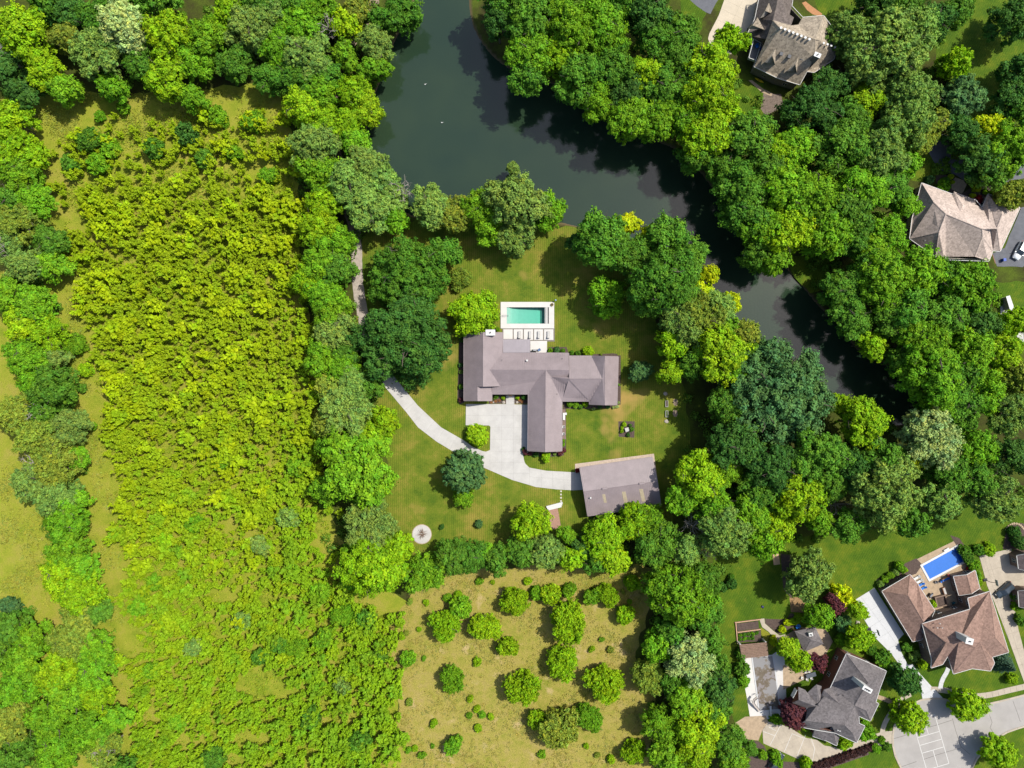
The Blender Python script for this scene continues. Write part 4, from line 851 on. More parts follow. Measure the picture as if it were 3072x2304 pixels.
def many(place, rows, group=None, **kw):
    for row in rows:
        x, y, r, c = row[:4]; plant(x, y, r, c, place, kind=(row[4] if len(row) > 4 else None), group=group, **kw)
many('in the wood above the scrub field', [(47, 60, 57, 'yg'), (140, 22, 42, 'dk'), (262, 45, 62, 'pl'), (205, 112, 55, 'sg'), (85, 148, 42, 'yg'), (355, 72, 55, 'yg'), (352, 158, 48, 'yg'), (450, 75, 45, 'br'), (487, 25, 42, 'yg'), (532, 65, 52, 'sg'),
    (414, 212, 30, 'br'), (135, 188, 36, 'br'), (4, 128, 42, 'dk'), (138, 75, 34, 'ol'), (200, 30, 42, 'gr'), (300, 130, 38, 'gr'), (415, 130, 40, 'br'), (500, 130, 38, 'gr'), (-20, 70, 45, 'gr'), (100, -15, 50, 'gr'), (320, -20, 55, 'gr'), (560, -10, 45, 'gr'), (240, 185, 32, 'br'), (40, 200, 34, 'dk')])
many('in the hedgerow along the left edge', [(22, 262, 46, 'yg'), (34, 325, 44, 'yg'), (5, 350, 36, 'pl'), (38, 378, 42, 'br'), (70, 335, 30, 'yg'), (70, 430, 40, 'br'), (20, 425, 40, 'gr'), (38, 482, 46, 'ol'), (100, 520, 38, 'gr'), (8, 522, 40, 'sg'), (48, 573, 42, 'sg'), (108, 575, 34, 'br'), (20, 640, 44, 'br'), (66, 665, 46, 'br'), (44, 702, 44, 'yg'), (96, 722, 42, 'yg'), (56, 780, 50, 'br'), (108, 775, 30, 'sg'), (102, 838, 50, 'gr'), (70, 815, 38, 'br'),
    (30, 890, 44, 'ol'), (145, 922, 40, 'sg'), (70, 948, 46, 'ol'), (112, 1000, 50, 'ol'), (162, 992, 26, 'br'), (72, 1040, 46, 'sg'), (118, 1072, 46, 'sg'), (152, 1088, 36, 'br'), (100, 900, 36, 'gr')])
many('in the hedgerow at lower left', [(132, 1132, 46, 'br'), (136, 1192, 46, 'br'), (130, 1250, 48, 'yg'), (164, 1284, 48, 'yg'), (172, 1226, 34, 'br'), (213, 1320, 26, 'gr'), (20, 1362, 36, 'gr'), (64, 1382, 38, 'br'), (145, 1388, 46, 'ol'), (200, 1402, 40, 'br'), (50, 1435, 48, 'br'), (115, 1452, 48, 'yg'), (200, 1458, 42, 'br'), (140, 1510, 48, 'br'), (34, 1492, 46, 'br'), (198, 1512, 38, 'yg'), (98, 1565, 48, 'br'), (24, 1558, 46, 'ol'), (186, 1585, 50, 'br'), (118, 1628, 48, 'br'), (214, 1626, 44, 'ol'), (24, 1636, 46, 'gr'), (246, 1560, 30, 'br'), (168, 1340, 36, 'ol'), (-12, 1420, 40, 'gr'), (250, 1680, 40, 'gr')])
many('beside the dirt path', [(574, 35, 45, 'sg'), (613, 58, 36, 'br'), (654, 46, 45, 'br'), (694, 20, 40, 'br'), (596, 100, 44, 'br'), (664, 112, 52, 'sg'), (746, 44, 36, 'yg'), (742, 120, 34, 'br'), (812, 95, 40, 'sg'), (806, 142, 34, 'br'), (868, 26, 42, 'gr'), (826, 40, 30, 'gr'), (700, 160, 36, 'gr'), (696, 198, 40, 'br'), (764, 194, 40, 'yg'), (788, 232, 40, 'yg'), (650, 228, 45, 'yg'), (760, 262, 36, 'yg'), (694, 266, 44, 'yg'), (670, 312, 54, 'sg'), (766, 302, 35, 'br'), (786, 352, 44, 'sg'), (686, 376, 48, 'br'), (750, 396, 52, 'sg'), (824, 388, 38, 'sg'),
    (792, 448, 56, 'sg'), (842, 424, 36, 'sg'), (700, 430, 42, 'yg'), (690, 490, 45, 'yg'), (722, 522, 44, 'br'), (850, 470, 30, 'br'), (640, 160, 40, 'gr'), (580, 165, 38, 'gr'), (630, 10, 40, 'gr'), (770, 20, 30, 'ol')])
many('on the bank above the pool lawn', [(930, 440, 46, 'sg'), (984, 460, 40, 'ol'), (1034, 442, 44, 'br'), (1112, 436, 70, 'sg', 'broad'), (1186, 452, 42, 'br'), (1112, 512, 42, 'sg'), (1062, 490, 40, 'br'), (1108, 362, 14, 'sg')])
plant(876, 590, 92, 'gr', '', label='huge round mid-green tree above the biggest dark oak', h=15); plant(962, 540, 36, 'gr', '', label='small mid-green tree touching the huge round tree above the oak')
plant(868, 735, 108, 'dk', '', label='biggest dark green oak overhanging the bend of the driveway', h=18)
plant(1018, 676, 54, 'yg', '', label='fresh yellow-green maple leaning over the house roof beside the pool', h=9)
plant(996, 600, 26, 'ol', '', label='thin brownish olive bush between the round tree and the maple', noun='bush', kind='bush', h=3)
many('in the row between field and lawn', [(688, 572, 44, 'br'), (730, 580, 42, 'gr'), (664, 604, 38, 'yg'), (702, 640, 44, 'br'), (716, 668, 42, 'br'), (722, 714, 48, 'sg'), (700, 772, 44, 'br'), (742, 792, 38, 'br'), (746, 758, 38, 'gr'), (760, 824, 42, 'sg'), (714, 838, 34, 'ol'), (796, 834, 34, 'gr'), (744, 890, 56, 'sg'), (832, 908, 34, 'yg'), (806, 938, 34, 'yg'), (706, 918, 34, 'ol'), (712, 965, 30, 'br'), (700, 1058, 34, 'br'), (768, 1018, 84, 'br'), (795, 1136, 58, 'sg'), (802, 1230, 74, 'yg'), (860, 1186, 34, 'yg'), (778, 1178, 36, 'br'), (916, 1246, 44, 'br')])
many('in the row below the lawn', [(972, 1206, 40, 'gr'), (1016, 1206, 38, 'gr'), (1070, 1212, 34, 'gr'), (1044, 1196, 26, 'br'), (1150, 1132, 44, 'yg'), (1126, 1196, 34, 'gr'), (1180, 1196, 36, 'sg'), (1236, 1208, 32, 'yg'), (1226, 1156, 22, 'br'), (1310, 1158, 46, 'yg'), (1290, 1214, 30, 'gr'), (1372, 1126, 40, 'yg'), (1424, 1176, 54, 'gr'), (1404, 1128, 38, 'br'), (1320, 1208, 36, 'yg'), (1260, 1180, 26, 'dk')])
plant(1003, 1016, 43, 'bg', '', 'tight', h=8, label='dense round blue-green tree beside the curving driveway'); plant(1000, 1072, 24, 'br', '', h=4.5, label='small bright green tree tucked below the round blue-green tree')
plant(1310, 643, 45, 'br', '', h=10, label='lone mid-green tree casting its shadow towards the pool')
plant(1386, 801, 25, 'bg', '', 'tight', h=5, label='small blue-green tree on the lawn right of the metal roof')
plant(1032, 943, 24, 'yg', '', h=4.5, label='yellow-green tree in the grass notch beside the concrete parking court')
many('between the lawn and the pond', [(1300, 508, 58, 'gr'), (1352, 482, 30, 'yel'), (1398, 510, 24, 'yel'), (1440, 518, 54, 'gr'), (1432, 604, 76, 'gr'), (1530, 596, 24, 'yel'), (1518, 632, 28, 'yel'), (1472, 678, 44, 'sg'), (1522, 690, 48, 'ol'), (1580, 652, 24, 'yel', 'fine'), (1490, 714, 44, 'sg'), (1450, 742, 34, 'yg'), (1556, 766, 58, 'yg'), (1450, 802, 28, 'yg'), (1606, 722, 34, 'ol'), (1376, 560, 44, 'gr'), (1250, 520, 26, 'dk'), (1500, 790, 34, 'gr'), (1590, 800, 36, 'br'), (1492, 560, 46, 'gr'), (1480, 640, 40, 'gr'), (1550, 660, 36, 'sg'), (1560, 715, 36, 'br'), (1400, 650, 34, 'gr'), (1340, 545, 40, 'gr'), (1516, 745, 40, 'br'), (1620, 765, 30, 'br')])
many('in the wood right of the barn', [(1692, 848, 120, 'bg', 'broad'), (1580, 880, 44, 'gr'), (1600, 960, 58, 'dk'), (1682, 1012, 60, 'dk'), (1570, 1010, 40, 'br'), (1514, 1030, 52, 'yg'), (1480, 1078, 34, 'br'), (1550, 1088, 44, 'br'), (1770, 984, 66, 'gr'), (1870, 915, 50, 'yg'), (1820, 874, 28, 'yg'), (1980, 994, 30, 'yel'), (2022, 948, 62, 'pl'), (1920, 1002, 54, 'gr'), (1925, 1066, 78, 'sg'), (1724, 1074, 58, 'yg'), (2110, 974, 44, 'br'), (2124, 1038, 48, 'gr'), (2192, 895, 48, 'sg'), (2190, 990, 50, 'dk'), (2160, 1078, 52, 'sg'), (2060, 1020, 44, 'gr'), (2040, 1080, 42, 'sg'), (1640, 1066, 46, 'gr'), (1570, 1150, 56, 'sg'), (1622, 1118, 48, 'br'), (1680, 1130, 42, 'yg'), (1770, 1120, 36, 'br'), (1840, 1140, 40, 'gr'), (1660, 1180, 38, 'br'), (1850, 1010, 44, 'dk'), (1800, 1050, 40, 'gr'), (1980, 1130, 34, 'gr'), (2090, 900, 38, 'gr'), (1486, 1190, 32, 'sg')])
many('in the wood above the pond', [(1140, 33, 55, 'gr'), (1150, 112, 52, 'br'), (1232, 52, 60, 'br'), (1216, 112, 44, 'yg'), (1134, 158, 42, 'gr'), (1292, 34, 54, 'br'), (1322, 82, 45, 'br'), (1406, 30, 50, 'dk'), (1418, 80, 45, 'gr'), (1256, 166, 56, 'gr'), (1332, 142, 48, 'gr'), (1290, 214, 42, 'br'), (1400, 154, 46, 'yg'), (1472, 70, 48, 'gr'), (1460, 118, 44, 'gr'), (1368, 254, 50, 'br'), (1440, 188, 48, 'gr'), (1426, 254, 46, 'br'), (1546, 140, 58, 'yg'), (1582, 78, 34, 'yg', 'fine'), (1532, 208, 60, 'yg'), (1482, 248, 44, 'br'), (1538, 286, 56, 'yg'), (1580, 256, 36, 'yg'), (1572, 362, 40, 'gr'), (1356, 200, 40, 'dk'), (1078, 40, 40, 'dk'), (1086, -10, 50, 'gr'), (1190, -12, 50, 'gr'), (1340, -15, 50, 'gr'), (1500, 165, 40, 'gr'), (1340, 20, 40, 'gr'), (1510, 330, 40, 'gr')])
many('in the wood between pond and houses', [(1628, 292, 54, 'gr'), (1608, 402, 56, 'gr'), (1614, 452, 52, 'gr'), (1654, 492, 50, 'br'), (1692, 334, 44, 'yg'), (1726, 318, 48, 'br'), (1822, 318, 58, 'gr'), (1918, 328, 56, 'sg'), (1700, 400, 54, 'br'), (1760, 418, 58, 'br'), (1872, 400, 56, 'br'), (1846, 452, 52, 'gr'), (1926, 400, 42, 'gr'), (1708, 502, 54, 'yg'), (1792, 508, 52, 'br'), (1776, 466, 44, 'gr'), (1924, 500, 42, 'br'), (1892, 532, 40, 'br'), (1660, 360, 46, 'gr'), (1640, 550, 36, 'gr'), (1850, 510, 40, 'gr'), (1960, 440, 28, 'br'), (1674, 560, 36, 'br')])
many('around the houses at upper right', [(1758, 232, 62, 'dk'), (1872, 222, 44, 'yg'), (1926, 92, 92, 'sg'), (1846, 72, 50, 'sg'), (1978, 72, 58, 'sg'), (1892, 150, 56, 'sg'), (1976, 200, 58, 'sg'), (1956, 256, 60, 'sg'), (2018, 268, 40, 'ol'), (2070, 134, 34, 'yg', 'fine'), (2082, 210, 44, 'bg', 'tight'), (2136, 280, 38, 'yel', 'fine'), (2080, 284, 40, 'dk'), (2186, 318, 58, 'br'), (2126, 334, 50, 'dk'), (2026, 44, 42, 'dk'), (2072, 18, 38, 'gr'), (2196, 40, 48, 'dk'), (2216, 150, 44, 'dk'), (2190, 420, 34, 'ol'), (1892, 6, 46, 'dk'), (2160, 366, 44, 'gr'), (1800, 175, 40, 'dk'), (2190, 218, 40, 'dk'), (2240, 260, 50, 'gr'), (1840, 262, 46, 'gr'), (1960, 350, 34, 'br'), (1965, 10, 38, 'gr'), (1980, 300, 40, 'ol')])
many('in the wood right of the pond', [(1846, 682, 46, 'gr'), (1912, 604, 64, 'br'), (1990, 588, 58, 'br'), (1872, 596, 48, 'gr'), (1960, 656, 56, 'gr'), (2102, 622, 56, 'br'), (2042, 682, 52, 'gr'), (2008, 742, 60, 'br'), (1888, 742, 34, 'yg'), (2026, 808, 70, 'br'), (2124, 694, 44, 'dk'), (2108, 754, 52, 'br'), (2178, 768, 44, 'yg'), (2200, 812, 40, 'ol'), (2134, 848, 48, 'br'), (2092, 864, 46, 'gr'), (1930, 690, 46, 'gr'), (2080, 810, 44, 'gr'), (1820, 620, 44, 'gr'), (2190, 700, 34, 'yg'), (1960, 780, 40, 'gr'), (2050, 600, 46, 'gr'), (2030, 880, 40, 'br')])
many('in the belt right of the dry meadow', [(1470, 1290, 72, 'br'), (1522, 1264, 44, 'gr'), (1526, 1320, 44, 'gr'), (1494, 1428, 54, 'pl'), (1426, 1400, 36, 'br'), (1402, 1462, 36, 'ol', 'bush'), (1556, 1494, 42, 'dk'), (1490, 1510, 44, 'br'), (1432, 1570, 42, 'br'), (1512, 1572, 56, 'yg'), (1504, 1628, 44, 'yg'), (1580, 1606, 38, 'gr'), (1444, 1640, 36, 'br'), (1540, 1380, 34, 'gr'), (1450, 1370, 36, 'gr'), (1560, 1440, 26, 'gr'), (1450, 1480, 30, 'gr'), (1540, 1540, 36, 'gr'), (1590, 1650, 38, 'br')])
for x, y, r, pl in ((712, 62, 30, 'beside the dirt path'), (868, 410, 34, 'on the pond corner'), (1496, 1136, 34, 'right of the barn'), (1464, 1182, 26, 'right of the barn'), (1530, 1185, 26, 'right of the barn'), (1802, 1088, 34, 'right of the yellow-green oak'), (88, 890, 30, 'in the left hedgerow'), (6, 120, 34, 'in the upper left corner'), (792, 1128, 30, 'over the sage tree by the round pad'), (75, 1000, 24, 'in the left hedgerow'), (230, 1620, 26, 'at the lower end of the hedgerow'), (10, 535, 34, 'in the left hedgerow')):
    dead(x, y, r, pl, 9)

# ---- bushes of the dry meadow and garden shrubs
many('in the dry meadow', [(962, 1356, 34, 'yg', 'bush'), (996, 1314, 24, 'br', 'bush'), (1046, 1356, 34, 'yg', 'bush'), (1112, 1300, 32, 'yg', 'bush'), (1096, 1400, 22, 'yg', 'bush'), (1226, 1350, 44, 'yg', 'bush'), (975, 1472, 28, 'br', 'bush'), (1216, 1432, 36, 'yg', 'bush'), (1130, 1492, 38, 'yg', 'bush'), (1310, 1482, 40, 'yg', 'bush'), (1204, 1580, 44, 'ol', 'bush'), (1272, 1552, 30, 'br', 'bush'), (1158, 1556, 20, 'yg', 'bush'), (980, 1612, 20, 'br', 'bush'), (880, 1424, 17, 'br', 'bush'), (1372, 1628, 28, 'yg', 'bush'), (1314, 1286, 26, 'yg', 'bush'), (1282, 1290, 20, 'br', 'bush'), (1190, 1286, 22, 'yg', 'bush'), (1366, 1258, 17, 'yg', 'bush'), (1350, 1330, 20, 'yg', 'bush'), (1160, 1280, 15, 'br', 'bush'), (1230, 1276, 15, 'br', 'bush')], noun='bush', group='bushes of the dry meadow')
rr = random.Random(11)
for x, y in ((886, 1300), (920, 1302), (878, 1368), (868, 1374), (905, 1360), (915, 1422), (884, 1516), (1030, 1430), (1035, 1256), (1064, 1258), (966, 1292), (990, 1284), (1016, 1510), (1030, 1532), (1042, 1544), (1060, 1548), (1014, 1546), (1032, 1572), (936, 1562), (934, 1612), (896, 1616), (882, 1620), (912, 1632), (1300, 1382), (1318, 1404), (1278, 1402), (1320, 1640), (1266, 1612), (1290, 1632), (1170, 1630), (1360, 1300), (1345, 1278), (1140, 1256)):
    plant(x, y, rr.uniform(5, 10.5), rr.choice(['br', 'yg', 'yg', 'ol']), '', 'bush', noun='bush', h=0.8, label='little green weed bush scattered in the dry grass', group='small weed bushes in the dry meadow')
for e in REG:
    if e[1] == 'little green weed bush scattered in the dry grass': e[0].name = 'weed_bush'
many('beside the left field track', [(157, 744, 26, 'br', 'bush'), (20, 1310, 20, 'bg', 'bush'), (56, 1327, 12, 'gr', 'bush'), (175, 838, 10, 'gr', 'bush'), (185, 800, 14, 'yg', 'bush'), (198, 920, 10, 'br', 'bush')], noun='bush', group='bushes along the field track')

# ---- the scrub field: saplings
def sapling(seed, R=1.15, H=3.4):
    r = np.random.default_rng(seed); Pp, Nn, T, Hh = [], [], [], []; mb = MB()
    for i in range(r.integers(7, 10)):
        a = i * 2.4 + r.uniform(-.5, .5); q = R * math.sqrt((i + .3) / 9) * r.uniform(.8, 1.2); top = np.array([q * math.cos(a), q * math.sin(a), H * r.uniform(.62, 1.0)]); base = np.array([0.12 * math.cos(a), .12 * math.sin(a), 0])
        mb.tube([tuple(base), tuple(base * .5 + top * .5 + np.array([0, 0, .2])), tuple(top)], [.035, .022, .008], 4, cap=False)
        n = 34; t = r.uniform(.42, 1.03, n); c = base + (top - base) * t[:, None]; off = unit(r.normal(size=(n, 3))) * (r.uniform(.08, .46, (n, 1)) * (1.25 - .5 * t[:, None])); Pp.append(c + off)
        Nn.append(unit(off * 1.2 + r.normal(size=(n, 3)) * .35 + np.array([0, 0, .75]))); T.append(np.clip(r.normal(.3, .12, n) + .32 * t, 0, 1)); Hh.append(np.full(n, np.clip(r.normal(.5, .2), 0, 1)))
    V = leaves_geo(np.concatenate(Pp), np.concatenate(Nn), .27, r, 1.9)
    return V, np.concatenate(T), np.concatenate(Hh), (np.array(mb.v), [f for f in mb.f if len(f) == 4])
SAPS = [sapling(300 + i) for i in range(6)]
SAPM = [leaf_obj_mesh('sapling', *s) for s in SAPS]
FIELD = [(300, 255), (430, 235), (560, 232), (606, 260), (622, 340), (640, 450), (652, 560), (662, 700), (664, 800), (682, 900), (680, 1000), (690, 1080), (712, 1150), (716, 1240), (786, 1292), (848, 1345), (850, 1500), (868, 1690), (300, 1690), (285, 1560), (268, 1450), (288, 1352), (255, 1300), (262, 1180), (245, 1060), (220, 960), (205, 880), (215, 780), (178, 650), (150, 560), (140, 430), (110, 330), (150, 280)]
CLEAR = [(562, 1476, 54, 34), (238, 1230, 36, 60), (250, 1390, 46, 40), (252, 1500, 26, 60), (482, 1290, 38, 16), (704, 1155, 26, 50), (610, 1292, 40, 14), (205, 880, 24, 90), (228, 1060, 22, 80), (370, 250, 60, 20), (120, 270, 60, 26), (270, 265, 44, 16), (510, 240, 40, 20), (540, 1600, 46, 20), (470, 1640, 60, 16), (360, 1240, 22, 12), (500, 1130, 14, 12), (560, 960, 16, 12), (430, 420, 30, 9), (350, 485, 26, 8), (300, 490, 20, 8), (160, 450, 16, 50), (620, 1500, 20, 16), (660, 1440, 18, 10)]
def scrub():
    r = np.random.default_rng(5); pts = []; cell = {}
    minx, maxx, miny, maxy = 100, 870, 228, 1690
    for _ in range(26000):
        x, y = r.uniform(minx, maxx), r.uniform(miny, maxy)
        if not inside((x + 16 * math.sin(y * .05) + r.normal(0, 9), y + 14 * math.sin(x * .06) + r.normal(0, 7)), FIELD): continue
        if any(((x - a) / c) ** 2 + ((y - b) / d) ** 2 < 1 for a, b, c, d in CLEAR): continue
        gap = 12.2 + 2.6 * math.sin(x * .031 + 1.3 * math.sin(y * .017)) * math.cos(y * .023) + (6 if y < 400 else 0) + (0.5 if y > 1150 else 0)
        if (y < 420 or y > 1100) and math.sin(x * .05 + y * .013) * math.sin(y * .06 + x * .02) > (.45 if y < 420 else .8): continue
        kx, ky = int(x // 20), int(y // 20)
        if any((x - a) ** 2 + (y - b) ** 2 < gap * gap for i in (-1, 0, 1) for j in (-1, 0, 1) for a, b in cell.get((kx + i, ky + j), ())): continue
        cell.setdefault((kx, ky), []).append((x, y)); pts.append((x, y))
    rows = []
    for x, y in pts:
        s = float(np.clip(r.lognormal(0.05, .26), .55, 1.75)); g = np.clip((y - 900) / 700 + r.normal(0, .3) + (0.35 if x > 600 else 0), 0, 1)
        ye, gn = np.array([.245, .345, .005]), np.array([.132, .258, .010]); c = ye * (1 - g) + gn * g; c = c * r.uniform(.85, 1.15)
        rows.append((s, x, y, c, r.uniform(0, 6.28), int(r.integers(6))))
    rows.sort(key=lambda q: -q[0])
    for s, x, y, c, a, k in rows[:300]:
        p = D(x, y, 2.4 * s); o = bpy.data.objects.new('sapling', SAPM[k]); COL.objects.link(o); o.location = (p.x, p.y, 0); o.rotation_euler = (0, 0, a); o.scale = (s * 1.1, s * 1.1, s); o.color = (*c, 1)
        tag(o, 'tall yellow-green sapling standing out in the dense scrub field', 'sapling', 'saplings of the scrub field')
    Vs, T, H, C = [], [], [], []
    for s, x, y, c, a, k in rows[300:]:
        V, t, h, _ = SAPS[k]; p = D(x, y, 2.4 * s); ca, sa = math.cos(a), math.sin(a); Q = V * s
        Q = np.stack([Q[:, 0] * ca - Q[:, 1] * sa + p.x, Q[:, 0] * sa + Q[:, 1] * ca + p.y, Q[:, 2]], 1); Vs.append(Q); T.append(np.clip(t * r.uniform(.8, 1.15), 0, 1)); H.append(np.clip(h * .4 + (1 - g_of(c)) * .6, 0, 1))
    me = leaf_obj_mesh('scrub_thicket', np.concatenate(Vs), np.concatenate(T), np.concatenate(H)); o = link('scrub_thicket', me); o.color = (.190, .303, .008, 1)
    tag(o, 'dense thicket of smaller yellow-green saplings filling the scrub field', 'thicket', kind='stuff')
    print('saplings', len(rows))
def g_of(c): return float(np.clip((.245 - c[0]) / .115, 0, 1))
scrub()

many('among the scrub field saplings', [(190, 300, 26, 'gr', 'bush'), (235, 316, 22, 'br', 'bush'), (400, 290, 24, 'dk', 'bush'), (545, 262, 24, 'br', 'bush'), (470, 250, 20, 'br', 'bush'), (330, 320, 22, 'gr', 'bush'), (150, 352, 18, 'gr', 'bush'), (210, 352, 22, 'br', 'bush'), (505, 330, 18, 'br', 'bush'), (440, 340, 20, 'gr', 'bush'), (265, 232, 14, 'br', 'bush'), (215, 250, 12, 'br', 'bush'), (580, 380, 20, 'br', 'bush'),
    (640, 1010, 20, 'br', 'bush'), (622, 1120, 24, 'sg', 'bush'), (560, 1180, 22, 'sg', 'bush'), (480, 1000, 18, 'br', 'bush'), (420, 1130, 20, 'br', 'bush'), (350, 1160, 20, 'yg', 'bush'), (640, 1400, 26, 'br', 'bush'), (600, 1390, 20, 'gr', 'bush'), (560, 1420, 18, 'gr', 'bush'), (700, 1380, 24, 'br', 'bush'), (740, 1330, 26, 'br', 'bush'), (790, 1340, 22, 'gr', 'bush'), (460, 1640, 26, 'gr', 'bush'), (380, 1560, 20, 'br', 'bush'), (420, 1400, 22, 'sg', 'bush'), (330, 1450, 20, 'br', 'bush'), (520, 1340, 20, 'sg', 'bush'), (690, 1280, 22, 'br', 'bush'), (300, 1310, 22, 'br', 'bush'), (330, 1260, 18, 'br', 'bush'), (670, 1550, 22, 'gr', 'bush'), (780, 1600, 24, 'gr', 'bush'), (740, 1480, 22, 'sg', 'bush'), (820, 1420, 18, 'gr', 'bush'), (760, 1250, 24, 'br', 'bush')], noun='bush', group='larger bushes in the scrub field')
def weeds(name, label, zones, n, cols, hgt, seed, sz=.2):
    """rough herbage between the saplings and over the meadows"""
    r = np.random.default_rng(seed); Pp, T, H = [], [], []; tot = 0
    for poly, share in zones:
        xs = [p[0] for p in poly]; ys = [p[1] for p in poly]; k = 0; m = int(n * share)
        X = r.uniform(min(xs), max(xs), m * 4); Y = r.uniform(min(ys), max(ys), m * 4); nz = np.sin(X * .045 + 2 * np.sin(Y * .03)) + np.sin(Y * .05 + 1.7 * np.sin(X * .021)) + r.normal(0, .7, m * 4)
        for x, y, q in zip(X, Y, nz):
            if q < .1 or not inside((x, y), poly): continue
            p = D(x, y); j = int(r.integers(5, 12)); R = r.uniform(.15, .55)
            Pp.append(np.stack([p.x + r.normal(0, R, j), p.y + r.normal(0, R, j), r.uniform(.05, hgt, j)], 1)); T.append(np.clip(r.normal(.5, .15) + r.normal(0, .1, j), 0, 1)); H.append(np.clip(r.normal(.55, .22) + r.normal(0, .08, j), 0, 1)); k += 1
            if k >= m: break
    Pp = np.concatenate(Pp); Nn = unit(np.array([0, 0, .9]) + r.normal(size=(len(Pp), 3)) * .5); o = link(name, leaf_obj_mesh(name, leaves_geo(Pp, Nn, sz, r, 2.2), np.concatenate(T), np.concatenate(H))); o.color = (*cols, 1); tag(o, label, 'weeds', kind='stuff')
weeds('rough_grass', 'rough lime herbage growing between the scrub field saplings', [(FIELD, 1.0)], 9000, (.215, .300, .020), .7, 61)
weeds('rough_grass', 'rough yellow-green herbage along the open field tracks', [([(0, 960), (60, 1040), (120, 1180), (120, 1300), (0, 1340)], .25), ([(150, 560), (240, 1060), (280, 1350), (250, 1600), (220, 1350), (200, 1050), (140, 640)], .45), ([(60, 210), (600, 190), (600, 260), (120, 330), (60, 330)], .3)], 2600, (.24, .27, .045), .35, 62)
weeds('rough_grass', 'wispy straw herbage scattered over the dry meadow', [([(930, 1240), (1400, 1230), (1370, 1420), (1400, 1659), (872, 1659), (850, 1350)], 1.0)], 2600, (.27, .26, .07), .3, 63, .16)
# ---- undergrowth below the woods
def undergrowth():
    r = np.random.default_rng(21); Vs, T, H = [], [], []
    zones = [([(-30, 0), (600, 0), (600, 170), (40, 200), (-30, 600)], 95), ([(600, 0), (800, 0), (860, 60), (790, 250), (800, 400), (850, 470), (690, 560), (620, 300)], 110), ([(650, 540), (760, 540), (780, 800), (840, 960), (800, 1200), (900, 1250), (700, 1200), (680, 900)], 90), ([(930, 1200), (1440, 1170), (1560, 1200), (1540, 1500), (1600, 1660), (1400, 1660), (1420, 1240), (930, 1230)], 90),
             ([(1300, 500), (1450, 540), (1600, 740), (1720, 790), (1850, 900), (2212, 900), (2212, 1090), (1700, 1180), (1480, 1160), (1490, 900), (1420, 700)], 150), ([(1030, 0), (1480, 0), (1600, 140), (1700, 300), (1950, 300), (1950, 520), (2200, 620), (2200, 900), (2000, 880), (1850, 720), (1700, 540), (1560, 420), (1400, 280), (1080, 110)], 190), ([(1700, 180), (2050, 0), (2060, 300), (2212, 330), (2000, 380), (1800, 300)], 60), ([(0, 600), (130, 600), (190, 1000), (200, 1500), (240, 1660), (0, 1660), (0, 1340), (100, 1300), (60, 900)], 80)]
    for poly, n in zones:
        xs = [p[0] for p in poly]; ys = [p[1] for p in poly]; k = 0
        while k < n:
            x, y = r.uniform(min(xs), max(xs)), r.uniform(min(ys), max(ys)); p = D(x, y)
            if not inside((x, y), poly) or inside(p, POND): k += .02; continue
            k += 1; R = r.uniform(.9, 1.9); m = 110; d = unit(r.normal(size=(m, 3))); d[:, 2] = np.abs(d[:, 2]); q = d * R * r.uniform(.55, 1.05, (m, 1)) * np.array([1, 1, .8]) + np.array([p.x, p.y, .05])
            Vs.append(leaves_geo(q, unit(d + r.normal(size=(m, 3)) * .5), .38, r, 1.6)); T.append(np.clip(r.normal(.5, .15, m) + r.normal(0, .12), 0, 1)); H.append(np.clip(r.normal(.5, .2, m), 0, 1))
    o = link('undergrowth', leaf_obj_mesh('undergrowth', np.concatenate(Vs), np.concatenate(T), np.concatenate(H))); o.color = (.10, .20, .022, 1)
    tag(o, 'low green undergrowth covering the ground below the woods', 'undergrowth', kind='stuff')
undergrowth()

# ================================================================== POOLS, GARDENS, FURNITURE, CARS
def flat(name, z, pts, mat, zr=None): return sheet(name, [tuple(S(*(zr(x, y)[:2] if zr else (x, y)))[:2]) for x, y in pts], z, mat)
def rectS(x0, y0, x1, y1): a, b = S(x0, y1), S(x1, y0); return a.x, a.y, b.x, b.y
# ---- main swimming pool
def water_mat(name, absorb, dens):
    m = bpy.data.materials.new(name); m.use_nodes = True; t = m.node_tree; t.nodes.clear(); o = t.nodes.new('ShaderNodeOutputMaterial')
    tr = N(t, 'ShaderNodeBsdfTransparent'); gl = N(t, 'ShaderNodeBsdfGlossy'); gl.inputs['Roughness'].default_value = .05
    fr = N(t, 'ShaderNodeFresnel'); fr.inputs['IOR'].default_value = 1.33; mx = N(t, 'ShaderNodeMixShader')
    t.links.new(fr.outputs[0], mx.inputs[0]); t.links.new(tr.outputs[0], mx.inputs[1]); t.links.new(gl.outputs[0], mx.inputs[2]); t.links.new(mx.outputs[0], o.inputs[0])
    va = N(t, 'ShaderNodeVolumeAbsorption'); va.inputs[0].default_value = absorb; va.inputs[1].default_value = dens; t.links.new(va.outputs[0], o.inputs[1]); return m
M_PLASTER = plain('pale pool plaster', P(176, 226, 208), .8, .04)
pool = tag(empty('swimming_pool', S(1579, 946)), 'turquoise rectangular swimming pool in a wide white deck', 'pool')
X0, Y0, X1, Y1 = rectS(1520.4, 922, 1638.4, 971); U0, V0, U1, V1 = rectS(1502, 906, 1662.5, 985.5)
zs = [(-1.55, X1), (-1.35, X0 + 3.2), (-.55, X0 + 1.2), (-.16, X0 + .7), (-.12, X0)]
b = MB(); prof = [(X0, -.02), (X0 + .55, -.05), (X0 + .9, -.35), (X0 + 1.4, -.7), (X0 + 3.0, -1.1), (X1 - 2.2, -1.6), (X1 - .6, -2.1), (X1, -2.1)]
V = []; F = []
for x, z in prof: V += [(x, Y0, z), (x, Y1, z), (x, Y0, .18), (x, Y1, .18)]
